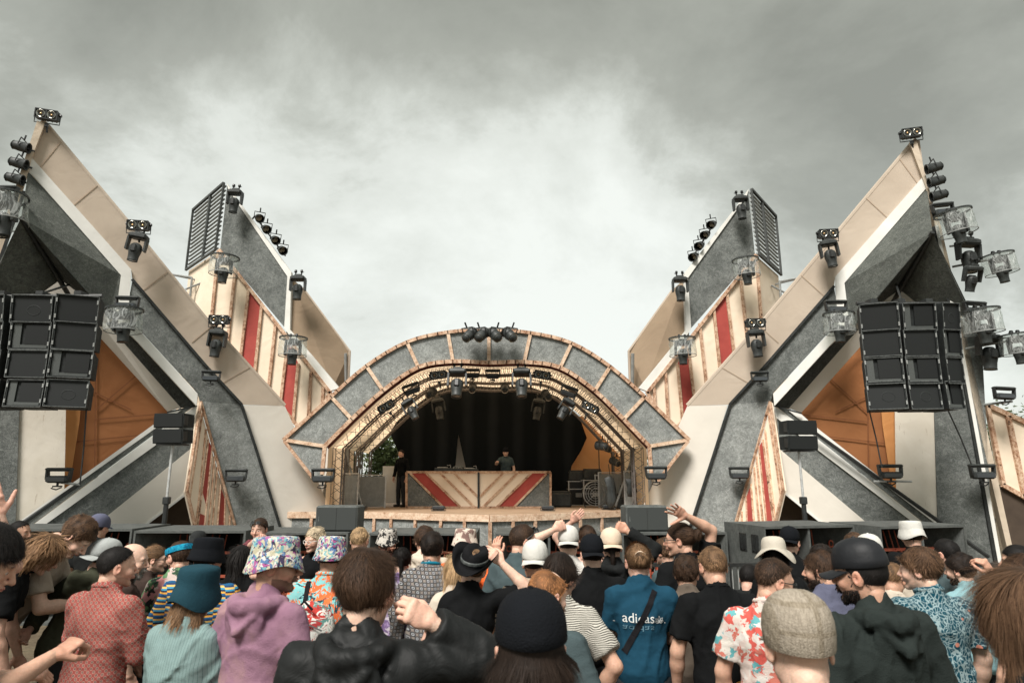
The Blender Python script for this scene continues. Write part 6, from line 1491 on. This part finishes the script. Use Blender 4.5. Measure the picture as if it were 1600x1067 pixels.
p_leath = A_('bearded man in a worn leather cap and dark green hoodie, looking left', 1338, 848, 2.15, Dx=3.0, yaw=8, hyaw=38, hair='short', hc='black', hat=('cap', K['leather'], 1, -4), top=('hoodie', K['green']), beard=.013, beardcol='black', stubble=.6, loose=.03, build=1.15, skin=3, wr=.012)
p_brown = A_('person with long loose brown hair at the lower right corner', 1582, 884, 1.75, yaw=6, fem=True, hair='long', hc='mid', top=('tee', K['black2']), hpitch=0, build=1.05, hroll=-4)
# second row
p_olive = A_('person in a light grey cap and olive hoodie behind the red shirt', 175, 845, 3.4, Dx=5.0, yaw=-30, hyaw=-10, hair='short', hc='dark', hat=('cap', K['capgrey'], -1, 10), top=('hoodie', K['olive']), lean=16, roll=8, loose=.03, armL=('px', 45, 985, 3.2, 'relaxed'), build=1.1)
p_curl = A_('curly-haired man in a beige t-shirt bending to the right', 150, 815, 4.3, yaw=-72, hyaw=-10, hpitch=30, hair='curly', hc='mid', top=('tee', K['beige']), lean=34, loose=.025, s=1.08, armR='fwd', armL='fwd')
p_dread = A_('person with long blond-brown dreadlocks and dark top, bending over', 92, 838, 4.0, yaw=-60, hair='dread', hc='light', top=('tee', K['black']), lean=30, s=1.0, hpitch=20)
A_('man with black hair and beard in a grey shirt at far left', 34, 812, 6.2, yaw=-60, hyaw=-25, hair='fade', hc='black', beard=.015, beardcol='black', stubble=.6, top=('tee', K['beige']), skin=3)
A_('person in a flat grey cap behind the curly-haired man', 158, 805, 7.2, yaw=-10, hair='short', hc='dark', hat=('flat', K['slate'], 1, 0), top=('tee', K['black2']))
A_('bald bearded man in a dark brown t-shirt, facing right', 214, 847, 4.1, Dx=4.7, yaw=-50, hyaw=-30, hair='none', beard=.02, beardcol='grey', stubble=.3, top=('tee', K['darkbrown']), hpitch=8, skin=2)
A_('long-haired person with glasses in dark brown, beside the bald man', 246, 851, 4.4, Dx=5.6, yaw=-55, hyaw=-15, fem=True, hair='tail', hc='light', top=('tee', K['darkbrown']), glasses='clear')
p_band = A_('bearded man wearing a blue headband and pink and green floral shirt', 283, 843, 3.9, Dx=5.0, yaw=10, hyaw=48, hair='short', hc='brown', beard=.02, beardcol='brown', stubble=.5, top=('shirt_short', K['tropical']), glasses='clear')
p_bkt = A_('person in a black bucket hat and blue and yellow striped shirt', 328, 840, 3.25, Dx=4.4, yaw=-6, hair='short', hc='black', hat=('bucket', K['blackhat'], 1, 0), top=('shirt_short', K['aztec']), loose=.03, build=1.08, shw=.19)
A_('person in a dark grey knitted beanie behind the blue headband', 311, 832, 6.6, yaw=0, hair='none', hat=('beanie', K['beanie']), top=('hoodie', K['black2']))
A_('man facing the camera with sunglasses on his hair and a hand to his face', 406, 808, 6.6, yaw=165, hyaw=10, hpitch=6, hair='short', hc='brown', glasstop=True, top=('tee', K['maroon']), armR=('px', 407, 840, 6.3, 'pinch'), hintR=(.7, .2, -.8), armL='fwd', stubble=.35)
A_('woman with long dark hair in a black top behind the floral bucket hat', 378, 851, 4.0, Dx=5.2, yaw=5, fem=True, hair='long', hc='black', top=('tee', K['black']))
A_('blond person with white-framed glasses and hair tied up, facing the camera', 492, 822, 6.0, yaw=170, hyaw=-20, fem=True, hair='curly', hc='pale', glasses='clear', gmat=M_white, top=('vest', K['black']))
p_bag = A_('person in a colourful bucket hat and orange and blue shirt with a backpack', 520, 838, 3.9, yaw=-6, hair='short', hc='dark', hat=('bucket', K['floralhat'], 1, 0), top=('shirt_short', K['orangeblue']), loose=.03, build=1.1)
A_('person with cropped blond hair before the left stage monitor', 563, 822, 5.6, yaw=-5, hair='fade', hc='blond', top=('tee', K['black2']))
A_('smiling man in a black and white bucket hat, facing the camera', 606, 826, 5.8, yaw=172, hpitch=-2, hair='short', hc='dark', hat=('bucket', K['bwhat'], 1, 0), top=('tee', K['maroon']), stubble=.5, beard=.01, armL=('px', 619, 860, 5.2, 'open'), hintL=(-.6, .2, -.8), backL=(0, 1, 0), skin=3)
A_('small dark-haired person in a lilac print top beside the smiling man', 628, 853, 5.0, yaw=10, fem=True, hair='tail', hc='black', top=('tee', K['purple']))
A_('person in a cream hoodie just beyond the ring-patterned shirt', 664, 820, 4.6, Dx=6.0, yaw=14, hair='messy', hc='brown', top=('hoodie', K['cream']), loose=.03, shw=.185)
p_dot = A_('man in a black shirt patterned with pale rings and a teal collar', 676, 829, 3.5, Dx=5.2, yaw=-4, hyaw=2, hair='curly', hc='dark', top=('shirt', K['dotshirt']), collar=K['tealcol'], armR=('px', 742, 1005, 3.85, 'relaxed'), hintR=(.8, -.6, 0), loose=.02, build=1.08, pants=K['black2'], stubble=.4)
A_('person bending in a bright orange nylon top, arm over a pale patterned cap', 728, 826, 4.9, Dx=5.6, yaw=-20, hair='short', hc='brown', hat=('bucket', K['snakehat'], -1, 0), top=('tee', K['orange']), armR=('px', 775, 868, 4.6, 'relaxed'))
A_('person with wavy blond hair behind the black cowboy hat', 712, 866, 4.3, Dx=4.75, yaw=12, fem=True, hair='long', hc='blond', top=('tee', K['cream']))
p_cow = A_('woman in a black cowboy hat and black t-shirt, one arm raised to the hat', 748, 856, 3.75, yaw=-6, hyaw=-8, fem=True, hair='bun', hc='light', hat=('cowboy', K['felthat'], 1, 22), top=('tee', K['black']), armR=('px', 784, 880, 3.72, 'relaxed'), hintR=(1, 0, -.7), backR=(.3, -1, .4), hem=.98, pants=K['cowpants'], hroll=14, skin=2)
A_('man in a grey-teal t-shirt with sunglasses pushed up on his hair', 818, 817, 4.7, yaw=-35, hyaw=-35, hair='short', hc='brown', glasstop=True, beard=.012, stubble=.4, top=('tee', K['greytee']), loose=.03, build=1.05)
A_('person in a white cap and brown and black striped top', 836, 847, 4.5, Dx=4.4, yaw=-5, hair='short', hc='dark', hat=('cap', K['capwhite'], -1, 6), top=('tee', K['stripes']), loose=.03, armL='hip')
A_('person in a white cap and white t-shirt punching a fist up', 888, 824, 5.1, yaw=-6, hair='short', hc='dark', hat=('cap', K['capwhite'], -1, 6), top=('tee', K['white']), armL=('px', 866, 827, 5.0, 'fist'), hintL=(-.5, .2, -1.2), backL=(0, -1, 0), skin=2)
A_('brown-haired shirtless person with one arm straight up before the stage', 917, 819, 6.0, yaw=0, hair='messy', hc='brown', top=('bare', K['cream']), armL=('px', 894, 815, 5.9, 'relaxed'), hintL=(-.3, .3, -1), backL=(0, -1, 0))
A_('person in a backwards black cap and black shirt, arms spread', 924, 838, 4.5, yaw=0, hair='short', hc='dark', hat=('cap', K['blackhat'], -1, 6), top=('sweater', K['black']), build=1.1, armR='fwd', armL='fwd')
A_('long-haired person in a cream cap and black hoodie, raising a fist', 954, 828, 4.9, yaw=-4, hair='tail', hc='dark', hat=('cap', K['capcream'], -1, 6), top=('hoodie', K['black2']), armR=('px', 980, 830, 4.9, 'fist'), hintR=(1, 0, -.9), backR=(0, -1, 0), skin=1)
p_ging = A_('ginger man with thinning curly hair and beard, looking right', 860, 888, 2.75, yaw=-15, hyaw=-42, hair='thin', hc='ginger', beard=.03, beardcol='ginger', stubble=.5, top=('tee', K['greytee']), hpitch=12, skin=2)
p_wave = A_('long-haired person in a short-sleeved zebra-wave shirt', 878, 862, 3.05, Dx=3.85, yaw=-12, hyaw=-25, hair='bowl', hc='dark', top=('shirt_short', K['waves']), loose=.025, build=1.08, armR='hip', hpitch=10)
p_adi = A_('person with a tied bun in a petrol blue t-shirt with white lettering', 996, 847, 3.55, Dx=4.35, yaw=-3, hair='bun', hc='light', top=('tee', K['blue']), loose=.02, build=1.0, fem=False, armL='fwd', armR='fwd', hpitch=2)
A_('man with a bun in black, one arm stretched up with fingers spread', 1060, 815, 4.6, yaw=20, hyaw=45, hair='bun', hc='brown', top=('tee', K['black']), glasses='dark', armR=('px', 1072, 806, 4.5, 'spread'), hintR=(1, .1, -.5), backR=(.3, 1, 0), loose=.025, skin=1)
A_('young brown-haired person between the blue and black t-shirts', 1036, 838, 5.4, yaw=40, hair='messy', hc='mid', top=('tee', K['greytee']))
A_('person with short curly brown hair in a taupe hoodie', 1071, 865, 4.0, yaw=-6, hyaw=-15, hair='curly', hc='brown', top=('hoodie', K['greybrown']), loose=.03, build=1.1)
p_blk = A_('man with cropped light brown hair in a black t-shirt, arms hanging', 1111, 851, 3.35, Dx=4.1, yaw=-4, hyaw=8, hair='fade', hc='light', top=('tee', K['black']), loose=.015, build=1.1, stubble=.3, pants=K['green'], hpitch=8)
A_('hunched person in plain black behind the black t-shirt man', 1172, 880, 4.4, Dx=5.6, yaw=-40, hair='short', hc='black', top=('hoodie', K['black2']), lean=22, s=.95)
A_('person in a wide khaki sun hat before the bass speaker', 1207, 841, 4.6, yaw=-6, fem=True, hair='long', hc='black', hat=('sunhat', K['sunhat'], 1, 0), top=('tee', K['black']))
p_logo = A_('person in a backwards black cap with a small tan badge', 1233, 825, 5.6, yaw=-35, hair='short', hc='brown', hat=('cap', K['blackhat'], -1, 4), top=('tee', K['black']))
p_shade = A_('crop-haired man in black sunglasses and white floral shirt, facing right', 1212, 870, 2.85, Dx=3.6, yaw=-25, hyaw=-58, hpitch=12, hair='fade', hc='brown', glasses='dark', top=('shirt_short', K['floral']), stubble=.25, build=1.08, loose=.02, skin=1)
A_('bearded brown-haired man in a slate blue t-shirt, looking left', 1277, 858, 3.3, Dx=4.4, yaw=10, hyaw=45, hair='messy', hc='brown', beard=.022, beardcol='dark', stubble=.6, top=('tee', K['slate']), build=1.05)
A_('person with light brown curls before the right wing bass speaker', 1332, 831, 5.7, yaw=0, hair='curly', hc='mid', top=('tee', K['greytee']))
A_('person in an off-white cap and cream jacket behind the leather cap', 1356, 838, 4.3, yaw=-10, hair='tail', hc='mid', hat=('cap', K['capwhite'], 1, 0), top=('jacket', K['cream']), loose=.02)
p_jkt = A_('person in a white bucket hat and black jacket with pale lettering', 1421, 814, 5.6, yaw=-8, hair='short', hc='dark', hat=('bucket', K['capwhite'], 1, 0), top=('sweater', K['black']), build=1.1, loose=.03)
A_('short blond-haired person with a shaved neck, looking down to the right', 1394, 877, 3.8, Dx=4.6, yaw=-25, hyaw=-20, hair='fade', hc='light', top=('tee', K['cream']), hpitch=18, glasses='dark')
p_haw = A_('brown-haired man in a teal and white botanical shirt, looking left', 1430, 852, 2.85, Dx=3.95, yaw=4, hyaw=42, hair='messy', hc='mid', top=('shirt_short', K['hawaii']), build=1.15, loose=.025, skin=2)
A_('dark-haired man beyond the botanical shirt, in dark clothes', 1475, 840, 4.9, yaw=20, hair='short', hc='black', top=('tee', K['greytee']))
A_('dark-haired man with faded sides in a pale aqua shirt', 1495, 862, 3.4, Dx=4.9, yaw=12, hyaw=22, hair='curly', hc='dark', top=('sweater', K['aqua']), stubble=.5, beard=.008)
A_('shirtless dark-haired man turned left near the right photo edge', 1585, 849, 4.1, yaw=35, hyaw=20, hair='short', hc='black', top=('bare', K['greytee']), armL=('px', 1552, 895, 3.8, 'pinch'), skin=1)
A_('small dark-haired person behind the slate blue t-shirt', 1280, 848, 5.3, Dx=5.2, yaw=0, hair='curly', hc='dark', top=('tee', K['black2']))
A_('person with smooth brown hair low at the right photo edge', 1590, 862, 3.2, yaw=0, fem=True, hair='bowl', hc='brown', top=('tee', K['aqua']))
A_('person just outside the left edge holding a flat raised palm', -52, 815, 3.2, yaw=-20, hair='short', hc='dark', top=('tee', K['black']), armR=('px', -2, 806, 3.0, 'open'), hintR=(.5, .3, -.8), backR=(0, -.4, 1))
# on stage
A_('man in a grey t-shirt and dark cap playing behind the DJ booth', 790, 700, 17.3, gz=DECKZ, yaw=178, hpitch=10, lean=6, hair='short', hc='dark', hat=('cap', K['blackhat'], -1, 0), top=('tee', K['greytee']), armR=('px', 777, 722, 17.0, 'relaxed'), group='people on the stage')
A_('stagehand in black standing left of the booth by the curtain', 627, 702, 16.9, gz=DECKZ, yaw=150, hair='short', hc='dark', top=('sweater', K['black']), group='people on the stage')
for sp_ in E: person(sp_)
# ------------------------------------------------------------------ things worn: straps, bags, lettering
def decal_text(sp, txt, x, z, size, mat, name='lettering', squash=1, rot=0, extra=None, side=-1):
    cu = bpy.data.curves.new(name, 'FONT'); cu.body = txt; cu.size = size; cu.align_x = 'CENTER'; cu.resolution_u = 3; to = bpy.data.objects.new('t', cu); COL.objects.link(to); bpy.context.view_layer.update()
    me = bpy.data.meshes.new_from_object(to.evaluated_get(bpy.context.evaluated_depsgraph_get())); bpy.data.objects.remove(to)
    vs = [Vector((v.co.x, v.co.y * squash)) for v in me.vertices]; fs = [tuple(p.vertices) for p in me.polygons]
    gV, gQ = sp['_tV']; s = sp['_fr'][4]; bvh = BVHTree.FromPolygons([Vector(v) for v in gV], [tuple(int(i) for i in q) for q in gQ]); out = []
    if extra: ev, ef = extra; n0 = len(vs); vs += [Vector(v) for v in ev]; fs += [tuple(i + n0 for i in f_) for f_ in ef]
    for v in vs:
        c, sn = math.cos(rot), math.sin(rot); q = Vector((x + v.x * c - v.y * sn, side * .6, z + v.x * sn + v.y * c)) * s; hit = bvh.ray_cast(q, Vector((0, -side, 0)))[0]; out.append((hit if hit else Vector((q.x, side * .14, q.z))) + Vector((0, side * .004, 0)))
    return raw_obj(name, out, fs, mat, parent=sp['_top'])
M_print = material('white_print', (.62, .64, .62), .8); M_strap = cl('black_webbing', plain((.012, .012, .014), .2)); M_tan = material('tan_badge', (.35, .16, .06), .6)
# outline leaf mark beside the word
lv, lf = [], []
def blade(cx, cy, ang, L, w_):
    n = 6; pts = [];
    for sgn in (1, -1):
        for i in range(n + 1): t = i / n; pts.append((t * L, sgn * w_ * math.sin(math.pi * t ** .8)))
    for sgn_i in (0, 1):
        for i in range(n):
            a, b = pts[sgn_i * (n + 1) + i], pts[sgn_i * (n + 1) + i + 1]; k = len(lv); tk = .0016
            for (x, y), dd in ((a, -tk), (b, -tk), (b, tk), (a, tk)): y += dd; lv.append((cx + x * math.cos(ang) - y * math.sin(ang), cy + x * math.sin(ang) + y * math.cos(ang)))
            lf.append((k, k + 1, k + 2, k + 3))
for an, L in ((1.57, .040), (1.57 - .75, .036), (1.57 + .75, .036), (1.57 - 1.3, .030), (1.57 + 1.3, .030)): blade(.132, .0, an, L, .0075)
k = len(lv); lv += [(-.155, -.010), (.175, -.010), (.175, -.005), (-.155, -.005)]; lf.append((k, k + 1, k + 2, k + 3))
decal_text(p_adi, 'adidas', -0.035, 1.285, .082, M_print, extra=(lv, lf)); decal_text(p_adi, 'adidas', -0.035, 1.266, .082, material('faint_print', (.10, .20, .26), .8), squash=-.6, name='faint_lettering')
decal_text(p_jkt, 'TO THE CORE', .02, 1.36, .040, M_print, name='lettering')
ribbon(p_adi, 'bag_strap', [(.085, 1.47), (.02, 1.36), (-.13, 1.10)], .036, M_strap)
ribbon(p_bag, 'bag_strap', [(-.11, 1.50), (-.10, 1.36), (-.06, 1.25)], .035, M_strap)
ribbon(p_curl, 'bag_strap', [(-.06, 1.46), (.02, 1.3), (.12, 1.1)], .02, M_strap)
def blob_thing(sp, name, label, cat, loc, size, mat, bump=.01, kids_=None):
    s = sp['_fr'][4]; f = Field((-size[0] - .06, -size[1] - .06, -size[2] - .06), (size[0] + .06, size[1] + .06, size[2] + .06), .010); f.ell((0, 0, 0), size, 0); f.ell((0, 0, -size[2] * .3), (size[0] * .95, size[1], size[2] * .7), .03); wrinkle(f, 5, bump, 30); V_, Q = f.mesh(); o = np_mesh(name, V_, Q, mat)
    o.location = sp['_o'].matrix_basis @ (Vector(loc) * s); o.rotation_euler = sp['_o'].rotation_euler; tag(o, label, cat); return o
bpy.context.view_layer.update()
M_bagp = cl('red_white_print', p_multi([(.60, .58, .54), (.45, .05, .04), (.55, .56, .52), (.30, .04, .04), (.10, .22, .2), (.62, .6, .55)], 26, 2.5))
bk = blob_thing(p_bag, 'backpack', 'red and white patterned backpack on the orange and blue shirt', 'backpack', (-.0, -.235, 1.20), (.16, .10, .19), M_bagp)
m = MB(); m.tube([(-.05, -.09, .16), (0, -.10, .21), (.05, -.09, .16)], .008, 6); m.build('handle', M_strap, bk); m = MB(); m.tube([(-.12, -.105, .05), (0, -.118, .10), (.12, -.105, .05)], .005, 5); m.build('zip', M_blk2, bk)
bb = blob_thing(p_blk, 'waist_bag', 'orange and white waist bag behind the black t-shirt man', 'bag', (.13, -.17, 1.0), (.12, .035, .04), cl('tan_nylon', plain((.60, .28, .07), .2)), .004)
m = MB(); m.tube([(-.11, -.03, .022), (0, -.042, .032), (.11, -.03, .022)], .007, 6); m.build('zip', M_white, bb)
# blue headband, hair tie
def on_head(sp, name, mat, prof, c=(0, -.012, .03), M=None, t=(0, 0, 0)):
    T_, U_, Hr, hc, s = sp['_fr'][:5]; V_, Q = lathe_np(prof, 36, .083, .104, c); V_ = xf(V_, np.array(M) if M is not None else np.eye(3), t); return np_mesh(name, xf(V_, Hr, hc) * s, Q, mat, sp['_o'])
on_head(p_band, 'headband', cl('bright_blue_bandana', p_multi([(.01, .22, .36), (.01, .12, .22), (.02, .30, .44)], 60)), [(1.14, .0), (1.17, .012), (1.17, .034), (1.14, .044)], M=Matrix.Rotation(R(-14), 3, 'X'))
T_, U_, Hr, hc, s_ = p_adi['_fr'][:5]; f = Field((-.06, -.06, -.06), (.06, .06, .06), .006)
for i in range(12): a0, a1 = i * math.pi / 6, (i + 1) * math.pi / 6; f.cap((.028 * math.cos(a0), 0, .028 * math.sin(a0)), (.028 * math.cos(a1), 0, .028 * math.sin(a1)), .009, None, .004)
wrinkle(f, 3, .003, 120); V_, Q = f.mesh(); np_mesh('scrunchie', xf(V_ + np.array([0, -.118, .045]), Hr, hc) * s_, Q, K['capcream'], p_adi['_o'])
T_, U_, Hr, hc, s_ = p_logo['_fr'][:5]; f = Field((-.03, -.02, -.03), (.03, .02, .03), .004); f.ell((0, 0, 0), (.022, .008, .018), 0); V_, Q = f.mesh(); np_mesh('badge', xf(V_ + np.array([0, .104, .065]), Hr, hc) * s_, Q, M_tan, p_logo['_o'])
